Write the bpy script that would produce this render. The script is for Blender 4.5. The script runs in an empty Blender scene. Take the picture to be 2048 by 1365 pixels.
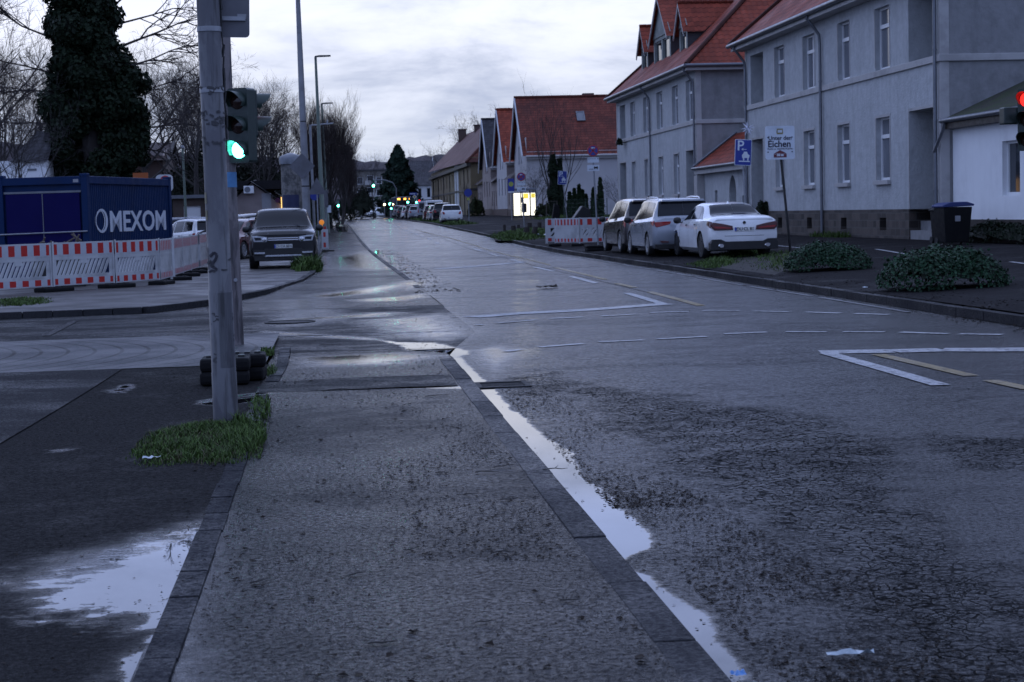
import bpy, bmesh, math, random
import numpy as np
from mathutils import Vector, Matrix
random.seed(7); np.random.seed(7)
SC = bpy.context.scene
C = SC.collection
PI = math.pi
# ------------------------------------------------------------------ camera model (photo pixels 2048 x 1365)
F, H, ROLL, HC = 3530., 1.5, .026, 424.7
YAW = math.radians(5.6862)
PITCH = math.atan((682.5 - HC) * math.cos(ROLL) / F)
CR = Matrix.Rotation(-YAW, 3, 'Z') @ Matrix.Rotation(PI/2 - PITCH, 3, 'X') @ Matrix.Rotation(-ROLL, 3, 'Z')
def G(y):                      # height of the street along its length
    if y < 62: return 0.
    if y < 150: return .008 * (y - 62) * min(1, (y - 62) / 30)
    return .704 + (y - 150) * .0037
def ray(px, py): return CR @ Vector(((px - 1024) / F, -(py - 682.5) / F, -1))
def at(px, py, z=0):
    d = ray(px, py); f = lambda t: H + d.z*t - G(d.y*t) - z
    t = .5
    while t < 900 and f(t) > 0: t *= 1.01
    lo, hi = t/1.01, t
    for _ in range(30):
        m = (lo + hi)/2
        if f(m) > 0: lo = m
        else: hi = m
    return Vector((d.x*lo, d.y*lo, G(d.y*lo) + z))
def atY(px, py, y): d = ray(px, py); t = y/d.y; return Vector((d.x*t, y, H + d.z*t))
def atX(px, py, x): d = ray(px, py); t = x/d.x; return Vector((x, d.y*t, H + d.z*t))
def RZ(x):                     # height of the right pavement above G
    return .08 + .29 * max(0, min(1, (x - 8.3) / 9.))

# ------------------------------------------------------------------ mesh helpers
class MB:
    def __init__(s): s.v = []; s.f = []; s.m = []; s.uv = {}
    def face(s, pts, mi=0, uv=None):
        i = len(s.v); s.v += [tuple(p) for p in pts]; s.f.append(tuple(range(i, i + len(pts)))); s.m.append(mi)
        if uv: s.uv[len(s.f) - 1] = uv
        return s
    def box(s, x0, x1, y0, y1, z0, z1, mi=0, M=None):
        p = [Vector((x, y, z)) for z in (z0, z1) for y in (y0, y1) for x in (x0, x1)]
        if M: p = [M @ q for q in p]
        i = len(s.v); s.v += [tuple(q) for q in p]
        for q in ((0,2,3,1),(4,5,7,6),(0,1,5,4),(2,6,7,3),(0,4,6,2),(1,3,7,5)):
            s.f.append(tuple(i + k for k in q)); s.m.append(mi)
        return s
    def prism(s, poly, h0, h1, M=None, mi=0):   # poly in local xy, extruded along local z
        n = len(poly); T = (lambda q: M @ Vector(q)) if M else Vector
        a = sum(poly[k][0]*poly[(k+1) % n][1] - poly[(k+1) % n][0]*poly[k][1] for k in range(n))
        if a < 0: poly = poly[::-1]
        i = len(s.v)
        s.v += [tuple(T((x, y, h0))) for x, y in poly] + [tuple(T((x, y, h1))) for x, y in poly]
        s.f.append(tuple(i + k for k in reversed(range(n)))); s.f.append(tuple(i + n + k for k in range(n))); s.m += [mi, mi]
        for k in range(n):
            j = (k+1) % n; s.f.append((i+k, i+j, i+n+j, i+n+k)); s.m.append(mi)
        return s
    def tube(s, pts, rad, n=8, mi=0, cap=True):
        pts = [Vector(p) for p in pts]
        if not hasattr(rad, '__len__'): rad = [rad]*len(pts)
        rings = []; prev = None
        for k, p in enumerate(pts):
            d = (pts[min(k+1, len(pts)-1)] - pts[max(k-1, 0)])
            d = d.normalized() if d.length > 1e-9 else Vector((0,0,1))
            if prev is None: a = d.orthogonal().normalized()
            else:
                a = prev - d*prev.dot(d)
                a = a.normalized() if a.length > 1e-6 else d.orthogonal().normalized()
            prev = a; b = d.cross(a)
            i = len(s.v); rings.append(i)
            s.v += [tuple(p + (a*math.cos(2*PI*q/n) + b*math.sin(2*PI*q/n))*rad[k]) for q in range(n)]
        for r0, r1 in zip(rings, rings[1:]):
            for q in range(n):
                s.f.append((r0+q, r0+(q+1) % n, r1+(q+1) % n, r1+q)); s.m.append(mi)
        if cap:
            s.f.append(tuple(rings[0]+q for q in reversed(range(n)))); s.f.append(tuple(rings[-1]+q for q in range(n))); s.m += [mi, mi]
        return s
    def lathe(s, prof, n=16, M=None, mi=0):      # prof: (r, z) list, about local z
        T = (lambda q: M @ Vector(q)) if M else Vector
        rings = []
        for r, z in prof:
            i = len(s.v); rings.append(i)
            s.v += [tuple(T((r*math.cos(2*PI*q/n), r*math.sin(2*PI*q/n), z))) for q in range(n)]
        for r0, r1 in zip(rings, rings[1:]):
            for q in range(n):
                s.f.append((r0+q, r0+(q+1) % n, r1+(q+1) % n, r1+q)); s.m.append(mi)
        s.f.append(tuple(rings[0]+q for q in reversed(range(n)))); s.f.append(tuple(rings[-1]+q for q in range(n))); s.m += [mi, mi]
        return s
    def add(s, v, f, M=None, mi=0):
        i = len(s.v); s.v += [tuple(M @ Vector(q)) if M else tuple(q) for q in v]
        for q in f: s.f.append(tuple(i + k for k in q)); s.m.append(mi)
        return s
    def build(s, name, mats, parent=None, smooth=None, label=None, bevel=0, world=False):
        me = bpy.data.meshes.new(name); me.from_pydata(s.v, [], s.f)
        if not isinstance(mats, (list, tuple)): mats = [mats]
        for m in mats: me.materials.append(m)
        if len(mats) > 1: me.polygons.foreach_set('material_index', s.m)
        if s.uv:
            L = me.uv_layers.new(name='UVMap')
            for fi, uv in s.uv.items():
                for k, li in enumerate(me.polygons[fi].loop_indices): L.data[li].uv = uv[k]
        if smooth is not None:
            me.polygons.foreach_set('use_smooth', [True]*len(me.polygons))
            me.set_sharp_from_angle(angle=math.radians(smooth))
        me.update()
        o = bpy.data.objects.new(name, me); C.objects.link(o)
        if parent is not None:
            o.parent = parent
            if world: o.matrix_parent_inverse = parent_matrix(parent).inverted()
        if label: o['label'] = label
        if bevel:
            b = o.modifiers.new('bevel', 'BEVEL'); b.width = bevel; b.segments = 2; b.limit_method = 'ANGLE'; b.angle_limit = math.radians(35)
        return o
def parent_matrix(p):
    M = p.matrix_basis.copy()
    if p.parent: M = parent_matrix(p.parent) @ p.matrix_parent_inverse @ M
    return M
def tag(o, label=None, cat=None, group=None, kind=None):
    if label: o['label'] = label
    if cat: o['category'] = cat
    if group: o['group'] = group
    if kind: o['kind'] = kind
    return o
def thing(name, label, cat, loc, rz=0, group=None):
    o = bpy.data.objects.new(name, None); C.objects.link(o); o.empty_display_size = .2
    o.location = loc; o.rotation_euler = (0, 0, rz)
    return tag(o, label, cat, group)
def copy_tree(o, parent=None):
    c = o.copy(); C.objects.link(c)
    if parent is not None: c.parent = parent
    for ch in list(o.children): copy_tree(ch, c)
    return c
def place(proto, used, loc, rz, label, group=None, scale=None):
    """first call uses the prototype itself, later calls copy it with all its parts"""
    o = copy_tree(proto) if used[0] else proto
    used[0] = True
    o.location = loc; o.rotation_euler = (0, 0, rz); o['label'] = label
    if group: o['group'] = group
    if scale: o.scale = scale if hasattr(scale, '__len__') else (scale,)*3
    return o
_tcache = {}
def text_geo(s, size=1., bold=0., align='CENTER', shear=0.):
    k = (s, size, bold, align, shear)
    if k in _tcache: return _tcache[k]
    cu = bpy.data.curves.new('lettering', 'FONT'); cu.body = s; cu.size = size; cu.offset = bold; cu.align_x = align
    cu.align_y = 'CENTER'; cu.extrude = .004; cu.resolution_u = 3; cu.shear = shear
    o = bpy.data.objects.new('lettering', cu); C.objects.link(o)
    dg = bpy.context.evaluated_depsgraph_get(); me = bpy.data.meshes.new_from_object(o.evaluated_get(dg))
    r = ([tuple(v.co) for v in me.vertices], [tuple(p.vertices) for p in me.polygons])
    bpy.data.objects.remove(o); bpy.data.curves.remove(cu); bpy.data.meshes.remove(me)
    _tcache[k] = r
    return r
def frame_m(o, u, v, n): return Matrix(((u[0], v[0], n[0], o[0]), (u[1], v[1], n[1], o[1]), (u[2], v[2], n[2], o[2]), (0, 0, 0, 1)))

# ------------------------------------------------------------------ materials
class NT:
    def __init__(s, name):
        s.m = bpy.data.materials.new(name); s.m.use_nodes = True; s.t = s.m.node_tree; s.t.nodes.clear()
        s.out = s.n('ShaderNodeOutputMaterial'); s.p = s.n('ShaderNodeBsdfPrincipled'); s.l(s.p.outputs[0], s.out.inputs[0])
    def n(s, t, **k):
        x = s.t.nodes.new(t)
        for a, b in k.items(): setattr(x, a, b)
        return x
    def l(s, a, b): s.t.links.new(a, b)
    def set(s, sock, v):
        if hasattr(v, 'is_output'): s.l(v, sock)
        else: sock.default_value = v
    def math(s, op, a, b=0., c=None, clamp=False):
        x = s.n('ShaderNodeMath', operation=op, use_clamp=clamp); s.set(x.inputs[0], a); s.set(x.inputs[1], b)
        if c is not None: s.set(x.inputs[2], c)
        return x.outputs[0]
    def noise(s, vec, scale, detail=3, rough=.55, dist=0.):
        x = s.n('ShaderNodeTexNoise'); s.l(vec, x.inputs['Vector']); x.inputs['Scale'].default_value = scale
        x.inputs['Detail'].default_value = detail; x.inputs['Roughness'].default_value = rough; x.inputs['Distortion'].default_value = dist
        return x.outputs['Fac']
    def vor(s, vec, scale, feature='F1', out='Distance', rnd=1.):
        x = s.n('ShaderNodeTexVoronoi', feature=feature); s.l(vec, x.inputs['Vector']); x.inputs['Scale'].default_value = scale
        x.inputs['Randomness'].default_value = rnd
        return x.outputs[out]
    def ramp(s, f, a, b, lo=0., hi=1.):
        x = s.n('ShaderNodeMapRange', interpolation_type='SMOOTHSTEP'); s.set(x.inputs[0], f)
        for k, q in enumerate((a, b, lo, hi)): s.set(x.inputs[k+1], q)
        return x.outputs[0]
    def mix(s, f, a, b, blend='MIX'):
        x = s.n('ShaderNodeMix', data_type='RGBA', blend_type=blend); s.set(x.inputs[0], f)
        s.set(x.inputs[6], a if hasattr(a, 'is_output') else rgb(a)); s.set(x.inputs[7], b if hasattr(b, 'is_output') else rgb(b))
        return x.outputs[2]
    def mixf(s, f, a, b):
        x = s.n('ShaderNodeMix', data_type='FLOAT'); s.set(x.inputs[0], f); s.set(x.inputs[2], a); s.set(x.inputs[3], b)
        return x.outputs[0]
    def scale(s, vec, v, loc=(0,0,0), rot=(0,0,0)):
        x = s.n('ShaderNodeMapping'); s.l(vec, x.inputs[0]); x.inputs['Scale'].default_value = v; x.inputs['Location'].default_value = loc
        x.inputs['Rotation'].default_value = rot
        return x.outputs[0]
    def bump(s, h, strength=.5, dist=.01):
        x = s.n('ShaderNodeBump'); s.set(x.inputs['Height'], h); s.set(x.inputs['Strength'], strength); s.set(x.inputs['Distance'], dist)
        s.l(x.outputs[0], s.p.inputs['Normal']); return x
    def obj(s): return s.n('ShaderNodeTexCoord').outputs['Object']
    def uv(s): return s.n('ShaderNodeTexCoord').outputs['UV']
    def attr(s, nm): return s.n('ShaderNodeAttribute', attribute_name=nm).outputs['Fac']
    def fin(s, col=None, rough=None, metal=None, spec=None, coat=None):
        P = s.p.inputs
        if col is not None: s.set(P['Base Color'], col if hasattr(col, 'is_output') else rgb(col))
        if rough is not None: s.set(P['Roughness'], rough)
        if metal is not None: P['Metallic'].default_value = metal
        if spec is not None: s.set(P['Specular IOR Level'], spec)
        if coat: P['Coat Weight'].default_value = coat; P['Coat Roughness'].default_value = .04
        return s.m
def rgb(c): return (c[0], c[1], c[2], 1.)
def dark(c, k): return tuple(q*k for q in c)
def plain(name, col, rough=.5, metal=0., var=.25, scale=6., bump=0., bscale=80., bdist=.004, coat=0., spec=.5, dirt=0., streak=0.):
    t = NT(name); o = t.obj(); n = t.noise(o, scale, 4)
    c = t.mix(n, dark(col, 1-var), dark(col, 1+var))
    if dirt:
        d = t.ramp(t.noise(o, scale*.35, 5, .65), .48, .68)
        c = t.mix(t.math('MULTIPLY', d, dirt), c, (.03, .028, .025))
    if streak:
        s1 = t.ramp(t.noise(t.scale(o, (1, 1, .16)), 2.6, 5, .62), .46, .70); s2 = t.ramp(t.noise(o, .45, 4, .6), .40, .66)
        c = t.mix(t.math('MULTIPLY', s1, streak), c, dark(col, .45)); c = t.mix(t.math('MULTIPLY', s2, streak*.8), c, dark(col, .62))
    if bump: t.bump(t.noise(o, bscale, 3), bump, bdist)
    r = t.ramp(t.noise(o, scale*1.7, 3), .3, .7, max(.02, rough-.1), min(1, rough+.1)) if rough > .15 else rough
    return t.fin(c, r, metal, spec, coat)
def emit(name, col, strength):
    t = NT(name); t.fin((.02, .02, .02), .4)
    n = t.noise(t.obj(), 14., 2)
    t.p.inputs['Emission Color'].default_value = rgb(col); t.set(t.p.inputs['Emission Strength'], t.ramp(n, .2, .8, strength*.85, strength*1.1))
    return t.m
# ------------------------------------------------------------------ camera
cd = bpy.data.cameras.new('camera'); cam = bpy.data.objects.new('camera', cd); C.objects.link(cam)
cam.matrix_world = Matrix.Translation((0, 0, H)) @ CR.to_4x4()
cd.sensor_width = 36; cd.lens = F/2048*36; cd.clip_end = 6000; cd.clip_start = .1
cd.dof.use_dof = True; cd.dof.focus_distance = 15.; cd.dof.aperture_fstop = 9.0
SC.camera = cam
SC.view_settings.view_transform = 'Standard'; SC.view_settings.look = 'None'; SC.view_settings.exposure = 0; SC.view_settings.gamma = 1
SC.cycles.max_bounces = 6; SC.cycles.transparent_max_bounces = 8
try: SC.cycles.use_denoising = True
except Exception: pass
# ------------------------------------------------------------------ sky: low-sun Nishita sky behind a broken layer of evening cloud
SUN_EL, SUN_AZ = math.radians(9), YAW - math.radians(12)       # azimuth measured from +Y towards +X
w = bpy.data.worlds.new('World'); SC.world = w; w.use_nodes = True; t = w.node_tree; t.nodes.clear()
N = lambda ty, **k: (lambda x: [setattr(x, a, b) for a, b in k.items()] and x or x)(t.nodes.new(ty))
L = t.links.new
out = N('ShaderNodeOutputWorld'); bg = N('ShaderNodeBackground'); L(bg.outputs[0], out.inputs[0])
sky = N('ShaderNodeTexSky', sky_type='NISHITA', sun_disc=False); sky.sun_elevation = SUN_EL; sky.sun_rotation = SUN_AZ
tc = N('ShaderNodeTexCoord'); sep = N('ShaderNodeSeparateXYZ'); L(tc.outputs['Generated'], sep.inputs[0])
def M_(op, a, b=0., c=None):
    x = N('ShaderNodeMath', operation=op)
    for k, q in enumerate((a, b, c)):
        if q is None: continue
        if hasattr(q, 'is_output'): L(q, x.inputs[k])
        else: x.inputs[k].default_value = q
    return x.outputs[0]
def MR(f, a, b, lo=0., hi=1.):
    x = N('ShaderNodeMapRange', interpolation_type='SMOOTHSTEP'); L(f, x.inputs[0])
    for k, q in enumerate((a, b, lo, hi)): x.inputs[k+1].default_value = q
    return x.outputs[0]
def MX(f, a, b):
    x = N('ShaderNodeMix', data_type='RGBA')
    for k, q in ((0, f), (6, a), (7, b)):
        if hasattr(q, 'is_output'): L(q, x.inputs[k])
        else: x.inputs[k].default_value = q if k == 0 else rgb(q)
    return x.outputs[2]
zz = M_('MAXIMUM', sep.outputs[2], .0)
den = M_('ADD', zz, .2)
cv = N('ShaderNodeCombineXYZ'); L(M_('DIVIDE', sep.outputs[0], den), cv.inputs[0]); L(M_('DIVIDE', sep.outputs[1], den), cv.inputs[1]); cv.inputs[2].default_value = 3.7
def NZ(sc, det, rough=.55, dist=0., off=(0, 0, 0), str_=(1, 1, 1)):
    mp = N('ShaderNodeMapping'); L(cv.outputs[0], mp.inputs[0]); mp.inputs['Location'].default_value = off; mp.inputs['Scale'].default_value = str_
    x = N('ShaderNodeTexNoise'); L(mp.outputs[0], x.inputs['Vector']); x.inputs['Scale'].default_value = sc; x.inputs['Detail'].default_value = det
    x.inputs['Roughness'].default_value = rough; x.inputs['Distortion'].default_value = dist
    return x.outputs['Fac']
c1 = NZ(.75, 6, .58, .3, (2.2, .3, 0)); c2 = NZ(2.6, 6, .62, .3, (.4, 5.1, 0)); c3 = NZ(.42, 3, .5, .0, (7.3, 1.4, 0))
cl = M_('ADD', M_('MULTIPLY', c1, .6), M_('MULTIPLY', c2, .4))
# brightness toward the sunset side
sd = Vector((math.sin(SUN_AZ)*math.cos(.33), math.cos(SUN_AZ)*math.cos(.33), math.sin(.33)))
dt = N('ShaderNodeVectorMath', operation='DOT_PRODUCT'); L(tc.outputs['Generated'], dt.inputs[0]); dt.inputs[1].default_value = sd
glow = MR(dt.outputs['Value'], .70, .97)
lift = MR(sep.outputs[2], .03, .115, .04, 1.)                   # grey-blue bank near the horizon
bri = M_('MULTIPLY', M_('MULTIPLY', glow, lift), MR(cl, .37, .57, .05, 1.))
base = MX(MR(cl, .36, .62), (.31, .42, .82), (.50, .63, 1.06))
base = MX(M_('MULTIPLY', MR(dt.outputs['Value'], .62, .95), .9), base, MX(MR(cl, .37, .60), (.48, .54, .70), (.82, .865, .95)))
base = MX(MR(sep.outputs[2], .10, .20), base, MX(MR(cl, .36, .62), (.30, .42, .82), (.52, .67, 1.15)))   # bluer, deeper cloud overhead
col = MX(bri, base, MX(MR(sep.outputs[2], .105, .18), (1.0, 1.04, 1.22), (.80, 1.02, 1.78)))
gap = MR(c3, .60, .74)                                  # a few thin places where the blue sky shows
skc = N('ShaderNodeMix', data_type='RGBA', blend_type='MULTIPLY'); skc.inputs[0].default_value = 1.; L(sky.outputs[0], skc.inputs[6]); skc.inputs[7].default_value = (.03, .035, .05, 1)
col = MX(M_('MULTIPLY', gap, .35), col, skc.outputs[2])
L(col, bg.inputs[0]); bg.inputs[1].default_value = 1.0
sl = bpy.data.lights.new('sun', 'SUN'); sl.energy = .2; sl.angle = math.radians(110); sl.color = (1., .93, .86)
so = bpy.data.objects.new('sun', sl); C.objects.link(so)
sdir = Vector((math.sin(SUN_AZ)*math.cos(SUN_EL), math.cos(SUN_AZ)*math.cos(SUN_EL), math.sin(SUN_EL)))
sdir = Vector((sdir.x, sdir.y, 1.1)).normalized()       # what is left of it comes through the cloud from high up
so.rotation_euler = (-sdir).to_track_quat('-Z', 'Y').to_euler()
# ------------------------------------------------------------------ ground sheets
def sd_poly(P, poly):
    """signed distance (inside positive) of points P (n,2) to polygon"""
    poly = np.array(poly); n = len(poly); d = np.full(len(P), 1e9); ins = np.zeros(len(P), bool)
    for k in range(n):
        a, b = poly[k], poly[(k+1) % n]; e = b - a; w_ = P - a
        tt = np.clip((w_ @ e) / max(1e-9, e @ e), 0, 1)
        d = np.minimum(d, np.hypot(*(w_ - tt[:, None]*e).T))
        c = ((a[1] <= P[:, 1]) != (b[1] <= P[:, 1])) & (P[:, 0] < (b[0]-a[0])*(P[:, 1]-a[1])/(b[1]-a[1] + 1e-12) + a[0])
        ins ^= c
    return np.where(ins, d, -d)
def pix(lst, z=0.): return [tuple(at(x, y, z))[:2] for x, y in lst]
def soft(P, polys, width, base=0.):
    v = np.full(len(P), base)
    for poly, wd in polys:
        pl = np.array(poly); m = wd*1.5
        sel = (P[:, 0] > pl[:, 0].min()-m) & (P[:, 0] < pl[:, 0].max()+m) & (P[:, 1] > pl[:, 1].min()-m) & (P[:, 1] < pl[:, 1].max()+m)
        if sel.any(): v[sel] = np.maximum(v[sel], np.clip(.5 + sd_poly(P[sel], poly)/wd*.5, 0, 1))
    return v
def yrows(y0, y1, k=.006, mn=.045):
    ys = [y0]
    while ys[-1] < y1: ys.append(ys[-1] + max(mn, abs(ys[-1])*k))
    ys[-1] = y1
    return ys
def sheet(name, xf, ys, nx, zf, mats, wet=None, crack=None, damp=None):
    """grid whose x limits are xf(y) -> (x0, x1); zf(x, y) the height"""
    V = []; Fc = []
    for y in ys:
        a, b = xf(y)
        for i in range(nx+1):
            x = a + (b-a)*i/nx; V.append((x, y, zf(x, y)))
    for j in range(len(ys)-1):
        for i in range(nx):
            q = j*(nx+1)+i; Fc.append((q, q+1, q+nx+2, q+nx+1))
    me = bpy.data.meshes.new(name); me.from_pydata(V, [], Fc)
    for m in (mats if isinstance(mats, list) else [mats]): me.materials.append(m)
    P = np.array(V)[:, :2]
    for nm, po in (('wet', wet), ('crack', crack), ('damp', damp or (DAMP if wet else None))):
        at_ = me.attributes.new(nm, 'FLOAT', 'POINT')
        at_.data.foreach_set('value', soft(P, po, .1) if po else np.zeros(len(P)))
    me.polygons.foreach_set('use_smooth', [True]*len(me.polygons))
    o = bpy.data.objects.new(name, me); C.objects.link(o); o['kind'] = 'structure'
    return o
def asphalt(name, col, rough=(.22, .5), grain=1., damp=(.38, .66), stretch=(1, 1, 1), blue=0., bumpk=.5, speck=0., cover=.5, wear=0.):
    t = NT(name); o = t.obj()
    fine = t.noise(o, 75, 4, .7); agg = t.vor(o, 110)
    big = t.noise(t.scale(o, stretch), .55, 6, .62, .4); mid = t.noise(o, 3.2, 5, .6)
    wet = t.attr('wet'); crk = t.attr('crack')
    edge = t.math('ADD', t.math('MULTIPLY', t.noise(o, 5., 5, .65), .7), t.math('MULTIPLY', t.noise(t.scale(o, (.5, 1.6, 1)), 11., 4, .7), .3))
    wm = t.ramp(t.math('ADD', wet, t.math('MULTIPLY', t.math('SUBTRACT', edge, .5), .95)), .42, .60)
    wm = t.math('MULTIPLY', wm, t.ramp(wet, .03, .2))
    dm = t.ramp(t.math('ADD', t.math('MULTIPLY', big, .7), t.math('MULTIPLY', mid, .3)), damp[0], damp[1])
    c = t.mix(t.ramp(fine, .3, .72), dark(col, .55), dark(col, 1.55))
    c = t.mix(t.math('MULTIPLY', t.ramp(mid, .35, .75), .5), c, dark(col, .72))
    st = t.vor(o, 38); stm = t.math('MULTIPLY', t.ramp(st, .10, .06), t.ramp(t.noise(o, 9, 2), .45, .7))
    c = t.mix(t.math('MULTIPLY', stm, .5 + speck), c, dark(col, 2.6))
    # open cracks in worn places
    wv = t.n('ShaderNodeVectorMath', operation='ADD'); t.l(o, wv.inputs[0])
    nz = t.n('ShaderNodeTexNoise'); t.l(o, nz.inputs[0]); nz.inputs['Scale'].default_value = 6.; nz.inputs['Detail'].default_value = 4
    sc_ = t.n('ShaderNodeVectorMath', operation='SCALE'); t.l(nz.outputs['Color'], sc_.inputs[0]); sc_.inputs['Scale'].default_value = .12; t.l(sc_.outputs[0], wv.inputs[1])
    cd1 = t.vor(wv.outputs[0], 15., 'DISTANCE_TO_EDGE'); cd2 = t.vor(wv.outputs[0], 37., 'DISTANCE_TO_EDGE')
    cz = t.ramp(t.math('ADD', crk, t.math('MULTIPLY', t.math('SUBTRACT', t.noise(o, 2.2, 5, .6), .5), 1.0)), .32, .72)
    ck = t.math('MAXIMUM', t.math('MULTIPLY', t.ramp(cd1, .085, .025), t.ramp(t.noise(o, 5.5, 4, .7), .32, .50)), t.math('MULTIPLY', t.ramp(cd2, .09, .03), t.ramp(t.noise(o, 4, 3), .42, .6)))
    ck = t.math('MULTIPLY', ck, cz)
    c = t.mix(t.math('MULTIPLY', ck, .85), c, (.006, .006, .006))
    c = t.mix(t.math('MULTIPLY', cz, .1), c, dark(col, .5))
    c = t.mix(t.math('MULTIPLY', wm, .75), c, dark(col, .35))
    r = t.mixf(dm, rough[1], rough[0]); r = t.math('ADD', r, t.math('MULTIPLY', t.math('SUBTRACT', fine, .5), .25))
    r = t.math('ADD', r, t.math('MULTIPLY', ck, .4))
    da = t.ramp(t.math('ADD', t.attr('damp'), t.math('MULTIPLY', t.math('SUBTRACT', edge, .5), .5)), .35, .75); da = t.math('MULTIPLY', da, t.ramp(t.attr('damp'), .02, .2))
    r = t.mixf(da, r, .045)
    r = t.mixf(wm, r, .015)
    h = t.math('ADD', t.math('MULTIPLY', fine, .5*grain), t.math('MULTIPLY', agg, .5*grain)); h = t.math('SUBTRACT', h, t.math('MULTIPLY', ck, 2.2))
    h = t.math('MULTIPLY', h, t.math('SUBTRACT', 1., wm))
    h = t.math('MULTIPLY', h, t.math('SUBTRACT', 1., t.math('MULTIPLY', da, .9)))
    # share of the surface carrying a water film: the film glints, the open pores between do not
    cov = t.math('MULTIPLY', t.math('MULTIPLY', t.ramp(t.noise(o, 34, 6, .85), .34, .66, .12, 1.88), t.ramp(t.noise(o, 150, 2), .3, .7, .7, 1.3)), cover)
    cov = t.math('MULTIPLY', cov, t.mixf(dm, .62, 1.28)); cov = t.math('MULTIPLY', cov, t.math('SUBTRACT', 1., t.math('MULTIPLY', cz, .06)))
    cov = t.math('MULTIPLY', cov, t.math('SUBTRACT', 1., t.math('MULTIPLY', ck, .85)), clamp=True)
    cov = t.mixf(da, cov, t.math('MAXIMUM', cov, 1.)); cov = t.mixf(wm, cov, 1.)
    if wear: c = t.mix(t.math('MULTIPLY', t.ramp(t.noise(o, 13, 6, .7), .50, .62), wear), c, (.03, .03, .032))
    t.bump(h, bumpk, .012)
    df = t.n('ShaderNodeBsdfDiffuse'); t.set(df.inputs[0], c); mx = t.n('ShaderNodeMixShader'); t.l(cov, mx.inputs[0]); t.l(df.outputs[0], mx.inputs[1]); t.l(t.p.outputs[0], mx.inputs[2]); t.l(mx.outputs[0], t.out.inputs[0])
    return t.fin(c, t.math('MAXIMUM', r, .012), spec=.32)
m_road = asphalt('road_asphalt', (.014, .0142, .0155), (.10, .27), 1., (.36, .62), (.5, 1.3, 1), bumpk=.5, cover=.74)
m_path = asphalt('path_asphalt', (.016, .0155, .016), (.12, .30), 1., (.36, .62), (.8, .8, 1), bumpk=.42, cover=.44)
m_foot = asphalt('footway_asphalt', (.017, .0165, .017), (.5, .75), 1.5, (.5, .72), (1, 1, 1), bumpk=1., speck=.3, cover=.52)
m_right = asphalt('right_pavement_asphalt', (.024, .0225, .0235), (.30, .55), 1.2, (.45, .7), (.6, .8, 1), bumpk=.9, speck=.15, cover=.22)
m_foot2 = asphalt('smooth_footway_asphalt', (.019, .019, .021), (.35, .6), .8, (.4, .7), (.6, 2, 1), bumpk=.6, cover=.42)
m_side = asphalt('side_street_asphalt', (.016, .0162, .0175), (.2, .45), 1., (.4, .66), (.6, 1.6, 1), bumpk=.75, cover=.42)
# puddles: outlines read off the ground
PUD = [(pix(q, -.045), wd) for q, wd in [
    ([(896,700),(925,770),(1030,910),(1150,1075),(1300,1260),(1360,1365),(1512,1365),(1445,1275),(1425,1228),(1372,1202),(1302,1152),(1240,1126),(1250,1118),(1310,1088),(1302,1058),(1262,1030),(1222,985),(1168,952),(1152,908),(1092,872),(1062,842),(1022,815),(1002,790),(985,770),(955,745),(932,722),(916,704)], .10),
    ([(745,677),(800,684),(870,684),(920,696),(935,700),(945,706),(930,712),(900,713),(850,707),(812,701),(800,691)], .22),
    ([(665,455),(692,455),(696,466),(668,466)], .6), ([(748,500),(762,500),(764,510),(750,510)], .5)]]
DAMP = [(pix(q, -.045), wd) for q, wd in [
    ([(525,660),(640,667),(760,675),(780,682),(640,675),(525,668)], .35),
    ([(545,638),(650,632),(760,624),(810,624),(770,634),(650,639),(550,645)], .7),
    ([(690,600),(790,593),(850,586),(868,594),(800,602),(720,604)], .6),
    ([(600,593),(770,574),(850,570),(765,586),(650,597)], .9),
    ([(780,572),(870,553),(872,568),(820,582)], .9),
    ([(640,520),(720,505),(760,512),(800,540),(740,545),(660,540)], 3.),
    ([(395,810),(480,797),(600,786),(760,780),(955,783),(960,790),(760,788),(600,793),(480,804),(400,818)], .16),
    ([(720,640),(900,625),(980,665),(900,682),(780,675)], 1.4), ([(930,700),(1000,688),(1060,700),(1010,740),(985,760)], .6), ([(560,600),(640,596),(690,640),(560,655)], 1.5), ([(450,1030),(300,1085),(60,1145),(10,1200),(60,1245),(200,1265),(280,1290),(200,1400),(400,1400),(450,1100)], .55),
    ([(560,720),(800,706),(900,720),(800,740),(600,745)], .9)]]
PUDL = [(pix(q), wd) for q, wd in [
    ([(450,1058),(400,1068),(350,1083),(300,1108),(255,1158),(215,1180),(205,1192),(240,1196),(250,1214),(330,1206),(405,1180),(450,1110)], .13), ([(450,1040),(300,1090),(120,1140),(40,1180),(60,1225),(200,1250),(360,1225),(420,1150)], .9),
    ([(395,1205),(300,1232),(270,1262),(380,1250)], .08), ([(390,1250),(300,1268),(275,1290),(380,1282)], .07),
    ([(385,1290),(300,1298),(240,1318),(225,1400),(385,1400)], .09), ([(100,900),(135,896),(140,905),(110,908)], .3), ([(215,780),(250,765),(270,772),(240,785)], .25),
    ([(385,806),(470,797),(520,792),(520,800),(440,812)], .12),
]]
PAVED_PUD = [(pix([(250,840),(330,826),(420,838),(410,852),(300,856)]), .6)]
CRK = [(pix(q, -.05), wd) for q, wd in [
    ([(1120,765),(1330,790),(1600,830),(1790,880),(1800,960),(1930,1100),(2100,1200),(2100,1400),(1760,1400),(1620,1130),(1390,960),(1240,860)], .55),
    ([(1850,868),(2100,880),(2100,950),(1900,930)], .3), ([(1010,760),(1110,745),(1140,780),(1050,800)], .3)]]
ZR = -.05
def xr(y): return 8.3 if y < 400 else 8.3 + (y-400)*.01
def xl(y):                         # left edge of the carriageway
    if y < 19.2: return 1.2
    if y < 23: return 1.2 + (y-19.2)/3.8*.62
    if y < 34: return 1.82
    return max(1.45, 1.82 - (y-34)*.006)
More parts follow.
